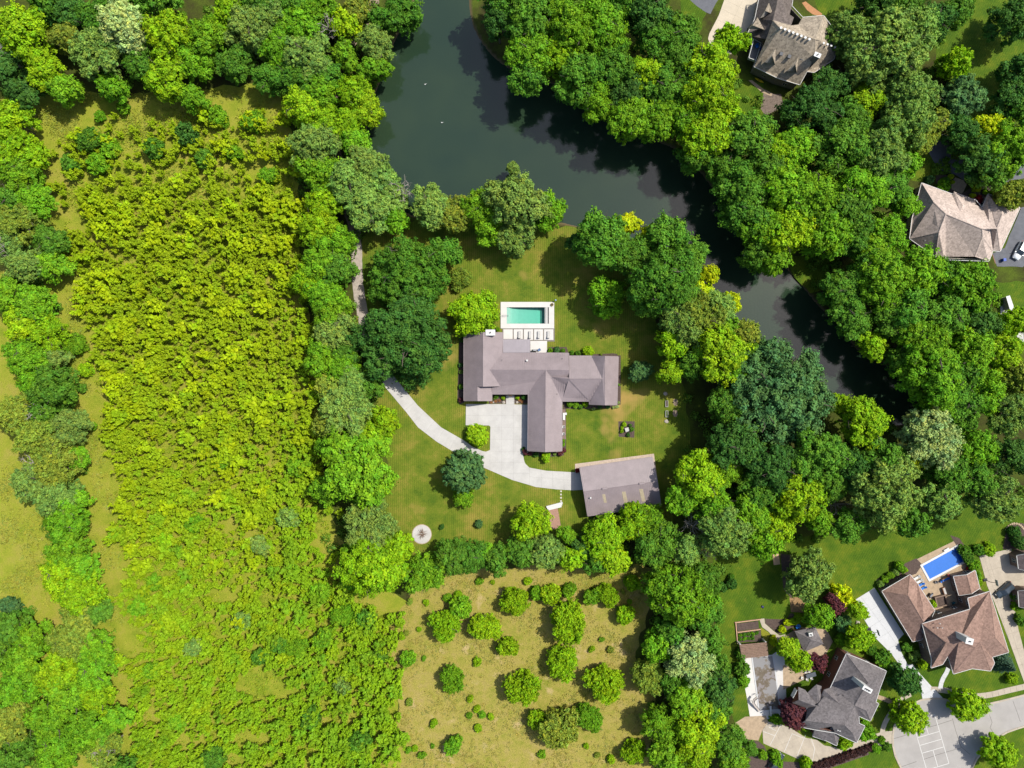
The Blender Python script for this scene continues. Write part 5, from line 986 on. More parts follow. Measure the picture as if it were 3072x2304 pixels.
for i in range(len(prof) - 1):
    k = 4 * i; F += [(k, k + 4, k + 5, k + 1), (k, k + 2, k + 6, k + 4), (k + 1, k + 5, k + 7, k + 3)]
k = 4 * (len(prof) - 1); F += [(k, k + 2, k + 3, k + 1), (0, 1, 3, 2)]
b.add(V, F).build('basin', M_PLASTER, pool)
e = .03; MB().box(((X0 + X1) / 2, (Y0 + Y1) / 2, -1.0), (X1 - X0 - e, Y1 - Y0 - e, 2.26)).build('water', water_mat('pool water', (.30, .86, .78, 1), .42), pool)
for (x0, y0, x1, y1) in ((U0, Y1, U1, V1), (U0, V0, U1, Y0), (U0, Y0, X0, Y1), (X1, Y0, U1, Y1)):
    MB().box(((x0 + x1) / 2, (y0 + y1) / 2, .09), (x1 - x0 - .01, y1 - y0 - .01, .22)).build('deck_slab', M_DECK, pool)
MB().box((X1 + .55, (Y0 + Y1) / 2, .215), (.32, Y1 - Y0, .03)).build('cover_track', M_DARK, pool)
MB().box((X1 - .25, (Y0 + Y1) / 2, .16), (.18, Y1 - Y0 - .05, .1)).build('cover_bar', M_WHITE, pool)
for y in (S(0, 946)[1], S(0, 949)[1]):
    x = S(1514, 0)[0]; MB().tube([(x - .6, y, .2), (x - .5, y, .75), (x + .2, y, .8), (x + .9, y, .4), (x + 1.0, y, -.1)], [.035] * 5, 6).build('hand_rail', plain('chrome', (.5, .5, .52, 1), .25, metal=1.0), pool)
# pads and patio
pads = tag(empty('patio', S(1590, 1005)), 'white concrete patio pads joined by dark gravel between pool and house', 'patio'); pads['kind'] = 'structure'
a = rectS(1507, 984.8, 1664, 1024.5); MB().box(((a[0] + a[2]) / 2, (a[1] + a[3]) / 2, .02), (a[2] - a[0], a[3] - a[1], .05)).build('gravel_joint', plain('dark joint gravel', P(150, 142, 130), .95, .25, 4, 12), pads)
for x0, x1 in ((1510, 1538), (1541, 1568.5), (1571.5, 1599), (1602, 1629), (1632, 1660)):
    a = rectS(x0, 988, x1, 1020 if x0 > 1569 else 1017); MB().box(((a[0] + a[2]) / 2, (a[1] + a[3]) / 2, .07), (a[2] - a[0], a[3] - a[1], .14)).build('pad', M_DECK, pads, bevel=.015)
a = rectS(1591, 1022.8, 1641, 1059); MB().box(((a[0] + a[2]) / 2, (a[1] + a[3]) / 2, .06), (a[2] - a[0], a[3] - a[1], .13)).build('pad', M_DECK, pads, bevel=.02)
a = rectS(1509, 1018, 1590.5, 1058); MB().box(((a[0] + a[2]) / 2, (a[1] + a[3]) / 2, .05), (a[2] - a[0], a[3] - a[1], .1)).build('pad', M_CONC, pads)
def copy_tree(o, parent=None):
    c = o.copy(); COL.objects.link(c); c.parent = parent
    for ch in o.children: copy_tree(ch, c)
    return c
def lounger(frame, cushion):
    root = empty('lounge_chair'); MB().box((0, 0, .28), (.62, 1.9, .06)).build('frame', frame, root)
    for x in (-.27, .27):
        for y in (-.85, .85): MB().box((x, y, .13), (.06, .06, .26)).build('leg', frame, root)
    MB().box((0, -.3, .37), (.58, 1.25, .11)).build('seat_cushion', cushion, root, bevel=.03)
    m = MB(); m.add([(-.29, .33, .33), (.29, .33, .33), (.29, .95, .72), (-.29, .95, .72), (-.29, .28, .43), (.29, .28, .43), (.29, .9, .82), (-.29, .9, .82)], [(0, 3, 2, 1), (4, 5, 6, 7), (0, 1, 5, 4), (2, 3, 7, 6), (1, 2, 6, 5), (3, 0, 4, 7)]); m.build('back_cushion', cushion, root, bevel=.03)
    return root
M_CUSH = plain('light grey cushion', P(214, 212, 208), .9, .06); M_BLUE = plain('bright blue fabric', P(40, 128, 226), .7, .1); M_RED = plain('red plastic', P(180, 50, 54), .5, .1); M_YEL = plain('yellow plastic', P(240, 206, 20), .45, .06)
l0 = lounger(M_DARK, M_CUSH)
for i, (x, w_) in enumerate(((1558, 'second pad'), (1589.5, 'third pad'), (1616, 'fourth pad'), (1645, 'last pad at right'))):
    o = l0 if i == 0 else copy_tree(l0); p = S(x, 1004.5, .3); o.location = (p.x, p.y, .14); o.rotation_euler[2] = math.pi
    tag(o, f'light grey cushioned lounger on the {w_} below the pool', 'lounger', 'loungers below the pool')
def grill(name, label, x, y, z0, rz, zr=None):
    p = S(*(zr(x, y)[:2] if zr else (x, y))); root = tag(empty(name, (p.x, p.y, z0), rz), label, 'grill')
    M = M_DARK; mk = lambda mb, nm, mt, **k: mb.build(nm, mt, root, world=False, **k)
    mk(MB().box((0, 0, .45), (.8, .55, .7)), 'cabinet', M); mk(MB().tube([(-.42, 0, .85), (.42, 0, .85)], [.27, .27], 12), 'lid', plain('steel', (.4, .41, .42, 1), .35, metal=.8))
    for s in (-1, 1): mk(MB().box((s * .62, 0, .8), (.4, .5, .05)), 'side_shelf', M)
    for s in (-1, 1): mk(MB().tube([(s * .36, -.2, .08), (s * .42, -.2, .08)], [.09, .09], 10), 'wheel', M)
    return root
grill('grill', 'dark grill on the white patio corner beside the metal roof', 1604, 1052, .125, 0)
def chair(label, x, y, mat, rz=0, z0=0.0, zr=None, group=None, name='garden_chair', s=1.0):
    p = S(*(zr(x, y)[:2] if zr else (x, y))); root = tag(empty(name, (p.x, p.y, z0), rz), label, 'chair', group); q = lambda mb, nm, **k: mb.build(nm, mat, root, world=False, **k)
    q(MB().box((0, 0, .4 * s), (.62 * s, .6 * s, .08 * s)), 'seat', bevel=.02); q(MB().box((0, .3 * s, .72 * s), (.62 * s, .08 * s, .62 * s)), 'backrest', bevel=.02)
    for sx in (-1, 1):
        q(MB().box((sx * .33 * s, 0, .6 * s), (.07 * s, .55 * s, .05 * s)), 'armrest')
        for sy in (-1, 1): q(MB().box((sx * .3 * s, sy * .26 * s, .2 * s), (.06 * s, .06 * s, .41 * s)), 'leg')
    return root
chair('blue folding chair beside the grill on the white patio', 1617.5, 1050, plain('slate blue canvas', P(110, 140, 190), .8, .1), .5, .125)
p = S(1656, 914.5); fb = tag(empty('fire_bowl', (p.x, p.y, .2)), 'yellow-brown bowl standing on the pool deck corner', 'bowl'); MB().lathe((0, 0, 0), [(.16, 0), (.34, .18), (.4, .34), (.36, .34), (.28, .2), (.02, .16)], 18).build('bowl', plain('brass bowl', P(168, 150, 66), .5, .2), fb, world=False, smooth=True); MB().lathe((0, 0, .2), [(.27, 0), (.2, .08), (.05, .12)], 12).build('filling', M_SOIL, fb, world=False)
p = S(1666, 902); lp = tag(empty('garden_lamp', (p.x, p.y, 0)), 'pale blue globe lamp beside the pool deck corner', 'lamp'); MB().tube([(0, 0, 0), (0, 0, .9)], [.04, .04], 8).build('post', M_DARK, lp, world=False); MB().lathe((0, 0, 1.12), [(.02, -.25), (.2, -.17), (.26, 0), (.2, .17), (.02, .25)], 14).build('globe', plain('pale blue glass', P(176, 204, 220), .2, .05), lp, world=False, smooth=True)

# ---- around the main house: beds, shrubs, white furniture
for i, pts in enumerate(([(1478, 1182), (1518, 1182), (1518, 1211), (1466, 1211), (1466, 1203), (1478, 1203)], [(1543, 1182), (1586, 1182), (1584, 1211), (1543, 1211)], [(1572, 1340), (1584, 1352), (1690, 1352), (1692, 1366), (1640, 1372), (1580, 1364)], [(1688, 1200), (1770, 1202), (1770, 1216), (1856, 1214), (1856, 1222), (1775, 1226), (1690, 1226)], [(1851, 1066), (1862, 1066), (1862, 1214), (1850, 1214)], [(1690, 1190), (1698, 1200), (1698, 1352), (1684, 1352)], [(1645, 1041), (1700, 1041), (1708, 1066), (1840, 1060), (1852, 1062), (1852, 1072), (1708, 1070), (1700, 1062), (1645, 1062)], [(1378, 1000), (1394, 1000), (1394, 1206), (1380, 1214), (1372, 1200)], [(1855, 1264), (1904, 1264), (1903, 1313), (1856, 1310)])):
    flat('garden_bed', .0125 + .0004 * i, pts, M_SOIL)
def shrub(x, y, r, col, label, kind='bush', h=None, zr=None, sc=None):
    if zr: x, y = zr(x, y)[:2]; r = r / sc
    return plant(x, y, r, col, '', kind, h, 'shrub', label=label, s_px=True)
for x, y, r, c, lb, kd in ((1509, 1194.5, 6, 'yg', 'clipped lime ball shrub left of the front walk', 'tight'), (1552, 1194, 6, 'yg', 'clipped lime ball shrub right of the front walk', 'tight'), (1490, 1189, 7, 'gr', 'green shrub under the porch eave left of the front walk', 'bush'), (1484, 1195, 4, 'sg', 'small grey-green shrub left of the front walk', 'bush'), (1572, 1192, 8, 'dk', 'dark shrub in the shaded corner right of the front walk', 'bush'),
        (1570, 1347, 6, 'dk', 'dark green shrub at the garage corner by the court', 'bush'), (1574, 1357, 9, 'pu', 'purple barberry at the garage corner by the driveway', 'bush'), (1590, 1360, 6, 'pu', 'small purple barberry below the garage gable', 'bush'), (1637, 1370, 17, 'yg', 'lime shrub below the garage gable end', 'broad'), (1690, 1352, 8, 'pu', 'purple barberry at the lawn corner of the garage', 'bush'), (1680, 1362, 7, 'pu', 'low purple barberry below the garage corner', 'bush'), (1664, 1363, 5, 'sg', 'grey-green tuft below the garage gable', 'bush'), (1608, 1364, 8, 'dk', 'dark low shrub below the garage gable', 'bush'),
        (1691, 1322, 5, 'br', 'upper green shrub of two along the garage lawn wall', 'bush'), (1691, 1334, 5.5, 'br', 'lower green shrub of two along the garage lawn wall', 'bush'), (1709, 1212, 11, 'br', 'leftmost lime shrub below the east wing', 'broad'), (1727, 1212, 11, 'br', 'middle lime shrub below the east wing', 'broad'), (1755, 1214, 9, 'yg', 'rightmost lime shrub below the east wing', 'broad'), (1741, 1220, 7, 'gr', 'low green shrub between the lime shrubs below the east wing', 'bush'), (1780, 1226, 5, 'pl', 'white flowering shrub below the east wing end', 'bush'), (1800, 1220, 7, 'bg', 'blue-green low shrub under the east end eave', 'bush'), (1824, 1220, 6, 'bg', 'blue-green shrub right under the east end gable', 'bush'), (1840, 1222, 4.5, 'pl', 'cream flowering shrub near the east end corner', 'bush'), (1851, 1219, 6, 'pl', 'pale lime flowering shrub at the east end corner', 'bush'), (1856, 1208, 4.5, 'pl', 'small pale shrub beside the east wall corner', 'bush'),
        (1767, 1055, 16, 'yg', 'lime shrub behind the east wing', 'broad'), (1650, 1052, 8, 'br', 'bright shrub right of the white patio', 'bush'), (1671, 1050, 10, 'bg', 'blue-green shrub behind the main wing', 'bush'), (1688, 1052, 7, 'gr', 'green shrub behind the main wing near its corner', 'bush'), (1716, 1058, 7, 'gr', 'left low green shrub behind the east wing', 'bush'), (1734, 1060, 8, 'gr', 'right low green shrub behind the east wing', 'bush'), (1803, 1064, 4, 'ol', 'small olive tuft behind the east end', 'bush'), (1857, 1154, 4, 'br', 'small green tuft beside the east wall', 'bush'),
        (1384, 1020, 7, 'dk', 'topmost dark shrub along the west wall', 'bush'), (1383, 1095, 7, 'bg', 'middle blue-green shrub along the west wall', 'bush'), (1384, 1116, 6, 'sg', 'grey-green shrub along the west wall', 'bush'), (1383, 1160, 8, 'gr', 'green shrub along the lower west wall', 'bush'), (1384, 1200, 8, 'pu', 'purple shrub at the lower west corner', 'bush'), (1493, 988, 6, 'br', 'green tuft beside the white chimney', 'bush'),
        (1873, 1273, 7.5, 'yg', 'top lime shrub in the square lawn bed', 'bush'), (1866.5, 1283, 5.5, 'yg', 'middle lime shrub in the square lawn bed', 'bush'), (1865, 1294, 6, 'yg', 'lowest lime shrub in the square lawn bed', 'bush'), (1891, 1276, 5.5, 'dk', 'upper dark ball shrub in the square lawn bed', 'tight'), (1894.5, 1288, 8, 'gr', 'largest dark green shrub in the square lawn bed', 'tight'), (1884.5, 1304, 6.5, 'dk', 'lowest dark ball shrub in the square lawn bed', 'tight'),
        (1326, 1581, 8, 'dk', 'small dark shrub on the lawn right of the round pad', 'bush'), (1436, 1571, 13, 'bg', 'blue-green shrub alone on the lower lawn', 'tight'), (1733, 1412, 7, 'rd', 'dark red shrub at the barn door corner', 'bush')):
    shrub(x, y, r, c, lb, kd)
M_ORANGE = plain('dry orange grass', P(176, 120, 70), .95, .3, 6, 14)
def tuft(x, y, r, label, mat=M_ORANGE, h=.5):
    p = S(x, y); rnd = random.Random(int(x * 7 + y)); R = r / PPM; root = tag(empty('ornamental_grass', (p.x, p.y, 0)), label, 'grass'); m = MB()
    for i in range(60):
        a = rnd.uniform(0, 6.28); q = R * rnd.uniform(.3, 1.1); b0 = Vector((rnd.uniform(-.25, .25) * R, rnd.uniform(-.25, .25) * R, 0)); e1 = Vector((math.cos(a) * q, math.sin(a) * q, h * rnd.uniform(.3, 1))); s = Vector((-math.sin(a), math.cos(a), 0)) * .035; md = b0.lerp(e1, .5) + Vector((0, 0, h * .3))
        m.add([b0 - s, b0 + s, md + s, md - s, e1], [(0, 1, 2, 3), (3, 2, 4)])
    m.build('blades', mat, root, world=False)
tuft(1488, 1203, 7, 'orange ornamental grass left of the front walk'); tuft(1499, 1201, 6, 'second orange grass nearer the front walk'); tuft(1474, 1207, 6, 'orange grass at the small wing corner'); tuft(1560, 1199, 8, 'golden ornamental grass right of the front walk'); tuft(1567, 1206, 6, 'dark orange grass by the shaded garage corner')
def rock(x, y, r, label, mat=None, zr=None, flatk=.6):
    if zr: x, y = zr(x, y)[:2]
    p = S(x, y); bm = bmesh.new(); bmesh.ops.create_icosphere(bm, subdivisions=2, radius=1); rnd = random.Random(int(x * 13 + y))
    for v in bm.verts: v.co *= 1 + rnd.uniform(-.16, .16); v.co.z *= flatk
    bmesh.ops.scale(bm, vec=Vector((r / PPM,) * 3), verts=bm.verts); me = bpy.data.meshes.new('rock'); bm.to_mesh(me); bm.free(); o = link('rock', me, mat or plain('pale boulder', P(198, 188, 174), .95, .2, 3, 10)); o.location = (p.x, p.y, r / PPM * .25); return tag(o, label, 'rock')
rock(1511, 1207, 4.5, 'white boulder left of the front walk'); rock(1551, 1207, 4, 'white boulder right of the front walk'); rock(1480, 1207, 3, 'small pale boulder in the left front bed')
rock(1999.5, 1264, 6, 'low round stone below the two lawn troughs', flatk=.2); rock(1996, 1181, 6, 'low worn stone above the two lawn troughs', flatk=.2)
chair('upper white armchair of two along the garage lawn wall', 1690, 1280, M_WHITE, -1.57, .02, group='white armchairs by the garage'); chair('lower white armchair of two along the garage lawn wall', 1690, 1301, M_WHITE, -1.57, .02, group='white armchairs by the garage')
p = S(1691.5, 1249); bn = tag(empty('white_bench', (p.x, p.y, 0), math.pi / 2), 'white bench with side table at the garage lawn wall', 'bench')
MB().box((0, 0, .42), (1.9, .6, .08)).build('seat', M_WHITE, bn, world=False); MB().box((0, .28, .72), (1.9, .07, .5)).build('backrest', M_WHITE, bn, world=False); MB().box((.7, -.5, .4), (.6, .5, .05)).build('side_table', M_WHITE, bn, world=False)
for sx in (-.85, .85):
    for sy in (-.25, .25): MB().box((sx, sy, .2), (.07, .07, .4)).build('leg', M_WHITE, bn, world=False)
flat('paver_patio', .018, [(1684, 1228), (1696, 1228), (1698, 1318), (1684, 1318)], plain('mauve pavers', P(150, 128, 116), .9, .2, 3, 9))
p = S(1880, 1288.5); pd = tag(empty('pedestal', (p.x, p.y, 0), .3), 'square pale stone pedestal in the middle of the lawn bed', 'pedestal'); MB().box((0, 0, .3), (.9, .9, .6)).build('block', M_CONC, pd, world=False, bevel=.02); MB().box((0, 0, .64), (1.02, 1.02, .08)).build('top_slab', M_CONC, pd, world=False, bevel=.015)
for i, (y, w_) in enumerate(((1211, 'upper'), (1241.5, 'lower'))):
    p = S(1999.5, y); tr = tag(empty('trough', (p.x, p.y, 0)), f'{w_} of two long stone troughs on the right lawn', 'trough', 'stone troughs on the lawn')
    for sx in (-.3, .3): MB().box((sx, 0, .22), (.09, 1.7, .45)).build('side', M_CONC, tr, world=False)
    for sy in (-.8, .8): MB().box((0, sy, .22), (.51, .09, .43)).build('end', M_CONC, tr, world=False)
    MB().box((0, 0, .16), (.51, 1.5, .3)).build('soil', M_SOIL if i == 0 else plain('planted moss', P(96, 116, 60), .95, .25, 4), tr, world=False)
for x, y in ((2027, 1207), (2026, 1240)): flat('bare_patch', .0122, [(x - 6, y - 10), (x + 5, y - 9), (x + 7, y + 3), (x + 3, y + 11), (x - 5, y + 9), (x - 8, y)], M_DIRT)
# gravel strip, bench wall, brick patio, stepping stones, round pad
zS = zc(1680, 1320, 4.88)
flat('gravel_border', .017, [(220, 350), (1375, 200), (1475, 945), (1440, 950), (1340, 250), (300, 400), (290, 470), (222, 470)], plain('pale pink gravel', P(216, 196, 176), .95, .18, 2, 8, bump=.3), zS)
zP = zc(1180, 1400, 4.096)
wl = tag(empty('garden_steps', S(1663, 1514)), 'white stone steps above the brick patio beside the barn', 'steps')
for k, (a, b) in enumerate((((1880, 492), (2078, 440)), ((1890, 512), (2074, 462)), ((1905, 526), (2066, 486)))):
    pa, pb = S(*zP(*a)[:2]), S(*zP(*b)[:2]); d = pb - pa; c = (pa + pb) / 2; MB().box((c.x, c.y, .24 - .07 * k), (d.length, .42, .5 - .14 * k), math.atan2(d.y, d.x)).build('step', M_WHITE, wl)
flat('brick_patio', .018, [(1912, 530), (2020, 512), (2062, 745), (1935, 778)], plain('pinkish clay pavers', P(190, 150, 130), .9, .2, 4, 9, bump=.3), zP)
for i, y in enumerate((302, 342, 382, 422)):
    p = S(*zP(2060, y)[:2]); o = MB().lathe((0, 0, 0), [(.24, 0), (.25, .05), (.22, .06)], 9).build('stepping_stone', plain('white stepping stone', P(226, 220, 206), .9, .1), None); o.location = (p.x, p.y, 0); tag(o, f"{('first', 'second', 'third', 'last')[i]} round white stepping stone from the driveway towards the steps", 'stone', 'stepping stones')
p = S(1265.4, 1602.6); rp_ = tag(empty('fire_pad', (p.x, p.y, 0)), 'round white concrete pad on the lower lawn', 'pad'); MB().lathe((0, 0, 0), [(2.46, 0), (2.46, .1), (2.4, .12)], 40).build('slab', M_CONC, rp_, world=False); MB().lathe((0, 0, 0), [(2.62, 0), (2.62, .05), (2.5, .05)], 40).build('edging', M_PAVER, rp_, world=False)
br = tag(empty('brush_pile', (p.x + .1, p.y + .2, .12)), 'brown heap of dry branches on the round white pad', 'brush pile'); rnd = random.Random(3); m = MB()
for i in range(70):
    a = rnd.uniform(0, 6.28); q = rnd.uniform(.1, .5); L = rnd.uniform(.5, 1.35); b0 = Vector((math.cos(a) * q, math.sin(a) * q, rnd.uniform(0, .3))); a2 = a + rnd.uniform(-1, 1); m.tube([b0, b0 + Vector((math.cos(a2) * L, math.sin(a2) * L, rnd.uniform(-.25, .3)))], [.03, .012], 4)
o = m.build('branches', plain('dry brown twigs', P(150, 118, 96), .95, .3, 4), br, world=False); o['kind'] = 'stuff'
# ---- water birds
for (x, y, w_) in ((1275, 251, 'upper'), (1325, 366, 'lower')):
    p = S(x, y); o = tag(empty('duck', (p.x, p.y, -.5), .7 + x), f'{w_} of two white birds floating on the pond', 'bird', 'birds on the pond'); m = MB(); m.lathe((0, 0, .06), [(.02, -.08), (.12, -.03), (.15, .04), (.1, .09), (.02, .1)], 12)
    m.v = [(vx * 1.6, vy, vz) for vx, vy, vz in m.v]; m.tube([(.24, 0, .12), (.34, 0, .28), (.4, 0, .36)], [.07, .045, .05], 8); m.tube([(.38, 0, .36), (.5, 0, .34)], [.06, .02], 8); m.build('body', M_WHITE, o, world=False, smooth=True)

# ================================================================== NEIGHBOURS' GARDENS
# ---- blue pool
bp2 = tag(empty('swimming_pool', S(*zA(1250, 500)[:2])), 'bright blue covered swimming pool behind the brown house', 'pool')
q = [W3(zA(x, y, 0)) for x, y in ((880, 520), (1510, 185), (1650, 470), (1035, 805))]
q = [W3(p + (0,)) for p in (zA(880, 525)[:2], zA(1505, 185)[:2], zB(690, 480)[:2], zA(1030, 800)[:2])]
inn = inset(ccw([(p.x, p.y) for p in q]), .55)
flat('pool_terrace', .020, [(2712, 1700), (2725, 1690), (2864, 1622), (2880, 1626), (2920, 1700), (2912, 1712), (2945, 1770), (2905, 1800), (2905, 1840), (2808, 1850), (2795, 1812), (2752, 1752), (2722, 1722)], M_PAVER)
MB().prism(ccw([(p.x, p.y) for p in q]), .0, .14).build('coping', M_WHITE, bp2)
MB().prism(inn, .05, .175).build('cover', plain('royal blue pool cover', P(56, 128, 226), .45, .05, .3, 2), bp2)
u = Vector(inn[0]); 
ii = ccw([(p.x, p.y) for p in inset(ccw([(p.x, p.y) for p in q]), .55) and [Vector(v) for v in inn]])
far = sorted(inn, key=lambda v: -v[0])[:2]; near = sorted(inn, key=lambda v: v[0])[:2]
f0, f1 = sorted(far, key=lambda v: v[1]); n0, n1 = sorted(near, key=lambda v: v[1]); L_ = lambda a, b, t: (a[0] + (b[0] - a[0]) * t, a[1] + (b[1] - a[1]) * t)
MB().prism(ccw([L_(f0, n0, .012), L_(f1, n1, .012), L_(f1, n1, .09), L_(f0, n0, .09)]), .10, .185).build('cover_fold', plain('dark blue cover fold', P(20, 92, 196), .4, .05), bp2)
c = W3(zA(1310, 265, 0)); dv = tag(empty('diving_board', (c.x, c.y, 0), .52 + math.pi / 2 - 1.57), 'white diving board at the edge of the blue pool', 'board')
MB().box((0, 0, .4), (1.5, .5, .07)).build('plank', M_WHITE, dv, world=False); MB().box((-.4, 0, .19), (.4, .45, .38)).build('stand', M_WHITE, dv, world=False)
lw = lounger(M_WHITE, M_WHITE)
for i, (x, y, w_) in enumerate(((820, 730, 'upper'), (860, 790, 'lower'))):
    o = lw if i == 0 else copy_tree(lw); p = S(*zA(x, y)[:2]); o.location = (p.x, p.y, .02); o.rotation_euler[2] = -1.05; tag(o, f'{w_} of two white loungers near the blue pool', 'lounger', 'white loungers at the blue pool')
lb = lounger(M_WHITE, M_BLUE)
for i, (x, y, w_) in enumerate(((885, 845, 'upper'), (920, 905, 'lower'))):
    o = lb if i == 0 else copy_tree(lb); p = S(*zA(x, y)[:2]); o.location = (p.x, p.y, .02); o.rotation_euler[2] = -1.05; tag(o, f'{w_} of two blue loungers near the blue pool', 'lounger', 'blue loungers at the blue pool')
def sofa(label, x, y, w_, rz, frame, cush, zr):
    p = S(*zr(x, y)[:2]); root = tag(empty('garden_sofa', (p.x, p.y, .02), rz), label, 'sofa')
    MB().box((0, 0, .2), (w_, .8, .36)).build('base', frame, root, world=False); MB().box((0, .36, .55), (w_, .14, .5)).build('backrest', frame, root, world=False)
    n = max(2, int(w_ / .7))
    for k in range(n): MB().box((-w_ / 2 + w_ * (k + .5) / n, -.04, .45), (w_ / n - .03, .68, .15)).build('cushion', cush, root, world=False, bevel=.03)
    for s in (-1, 1): MB().box((s * w_ / 2, 0, .4), (.12, .8, .5)).build('armrest', frame, root, world=False)
sofa('blue cushioned garden sofa by the blue pool', 1300, 745, 2.2, .45, M_WOOD, M_BLUE, zA); sofa('pale cushioned sofa on the terrace of the brown house', 1270, 950, 1.9, 1.9, M_WOOD, M_CUSH, zA)
chair('bright blue armchair below the blue pool', 1225, 790, M_BLUE, .6, .02, zA); chair('grey armchair below the blue pool edge', 1140, 805, plain('grey fabric', P(140, 142, 146), .9, .1), -.6, .02, zA)
grill('grill', 'black and steel grill on the terrace of the brown house', 1035, 1015, .02, .9, zA)
chair('red armchair between the blue pool and the pool house', 1345, 690, M_RED, 2.2, .02, zA); chair('red armchair at the right end of the pool terrace', 700, 575, M_RED, 1, .02, zB)
p = S(*zA(1210, 1110)[:2]); fpit = tag(empty('planter_box', (p.x, p.y, 0), .25), 'dark square walled planter in the courtyard of the brown house', 'planter')
for a, b_, c_, d_ in ((0, 1.3, 3.0, .3), (0, -1.3, 3.0, .3), (1.35, 0, .3, 2.3), (-1.35, 0, .3, 2.3)): MB().box((a, b_, .45), (c_, d_, .9)).build('side', M_BRICKT, fpit, world=False)
MB().box((0, 0, .25), (2.4, 2.3, .5)).build('soil', M_SOIL, fpit, world=False)
chair('teal armchair in the shaded courtyard of the brown house', 1420, 1150, plain('teal fabric', P(50, 120, 130), .9, .1), .3, .02, zA)
# ---- grey covered pool
gp = tag(empty('swimming_pool', S(2300, 2060)), 'long pool under a stained grey winter cover beside the grey house', 'pool')
flat('pool_terrace', .021, [(2232, 1975), (2310, 1968), (2352, 1940), (2360, 2120), (2345, 2150), (2318, 2150), (2303, 2158), (2296, 2150), (2250, 2152), (2240, 2090), (2232, 2050)], M_DECK)
cv = [tuple(W3(zE(x, y, 0))[:2]) for x, y in ((430, 1060), (755, 1040), (790, 1260), (838, 1640))] + [tuple(W3(z7(x, y, 0))[:2]) for x, y in ((862, 685), (540, 720), (500, 400))]
cm, ct, cb, co = nodes('stained grey pool cover'); gg = N(ct, 'ShaderNodeNewGeometry').outputs['Position']; n1 = noise(ct, gg, .28, 5, .6)
cc_ = ramp(ct, n1, [(.46, P(150, 148, 148)[:3]), (.5, P(128, 116, 100)[:3]), (.56, P(104, 90, 66)[:3]), (.6, P(146, 138, 136)[:3])]); ct.links.new(cc_, cb.inputs['Base Color']); cb.inputs['Roughness'].default_value = .55
MB().prism(inset(ccw(cv), -.35), 0, .1).build('coping', M_CONCW, gp); MB().prism(ccw(cv), .02, .14).build('cover', cm, gp)
db = tag(empty('diving_board', S(*z7(710, 720)[:2]), 1.62), 'white diving board above the foot of the grey pool', 'board'); MB().box((0, 0, .55), (2.9, .5, .07)).build('plank', M_WHITE, db, world=False); MB().box((-.9, 0, .27), (.5, .5, .54)).build('stand', M_WHITE, db, world=False)
sl = tag(empty('water_slide', S(*z7(440, 600)[:2])), 'curved pale water slide at the left edge of the grey pool', 'slide'); pl_ = [W3(z7(x, y, z)) for x, y, z in ((500, 500, 1.9), (450, 540, 1.6), (435, 590, 1.25), (465, 640, .9), (510, 690, .5), (540, 730, .3))]
tr_ = MB(); L2, R2 = [], []
for i, p in enumerate(pl_):
    d = (pl_[min(i + 1, 5)] - pl_[max(i - 1, 0)]).to_2d().normalized(); nv = Vector((-d.y, d.x, 0)) * .3; L2.append(p + nv); R2.append(p - nv)
for i in range(5): tr_.add([L2[i], R2[i], R2[i + 1], L2[i + 1]], [(0, 1, 2, 3)]); tr_.add([L2[i], L2[i + 1], L2[i + 1] + Vector((0, 0, .2)), L2[i] + Vector((0, 0, .2))], [(0, 1, 2, 3)]); tr_.add([R2[i], R2[i + 1], R2[i + 1] + Vector((0, 0, .2)), R2[i] + Vector((0, 0, .2))], [(0, 1, 2, 3)])
tr_.build('chute', plain('pale slide plastic', P(206, 196, 186), .4, .05), sl)
for i in (0, 2, 4): MB().tube([(pl_[i].x, pl_[i].y, 0), (pl_[i].x, pl_[i].y, pl_[i].z - .02)], [.05, .05], 8).build('support', M_WHITE, sl)
ld = MB(); p = pl_[0]
for k in range(5): ld.box((p.x + .25, p.y + .2 + .06 * k, .3 + .33 * k), (.5, .07, .05))
ld.build('ladder', M_WHITE, sl)
# ---- vegetable beds
vb = tag(empty('vegetable_bed', S(*zE(330, 630)[:2])), 'timber framed vegetable beds beside the brown pergola', 'garden bed')
zw = lambda x, y: W3(zE(x, y, 0))
for a, b_ in (((130, 480), (560, 425)), ((145, 480), (175, 830)), ((175, 640), (560, 590))):
    a, b_ = zw(*a), zw(*b_); d = b_ - a; c = (a + b_) / 2; MB().box((c.x, c.y, .2), (d.length, .22, .4), math.atan2(d.y, d.x)).build('timber', plain('new pine timber', P(222, 178, 150), .85, .1, 2), vb)
MB().prism(ccw([tuple(zw(*p)[:2]) for p in ((160, 500), (520, 455), (530, 580), (175, 620))]), 0, .22).build('soil', M_SOIL, vb); MB().prism(ccw([tuple(zw(*p)[:2]) for p in ((185, 660), (560, 610), (575, 790), (200, 810))]), 0, .24).build('soil', M_SOIL, vb)
for k in range(9): shrub(225 + (k % 5) * 70, 690 + (k // 5) * 70 - (k % 5) * 8, 34, 'gr' if k % 3 else 'br', 'leafy green vegetable plant in the lower timber bed', 'bush', .7, zE, 5.53)
for e in REG[-9:]: e[0].name = 'vegetable_plant'; REG[REG.index(e)] = e[:5] + ('vegetables in the lower timber bed',) + e[6:]
flat('garden_walk', .0225, [(540, 425), (625, 415), (635, 500), (760, 610), (880, 700), (970, 680), (980, 760), (960, 800), (830, 850), (790, 760), (700, 640), (590, 560)], M_CONCT, zE)
flat('garden_bed', .0222, [(635, 420), (880, 430), (1000, 420), (1060, 330), (1200, 360), (1300, 420), (1120, 560), (930, 640), (880, 690), (760, 600), (640, 500)], M_SOIL, zE)
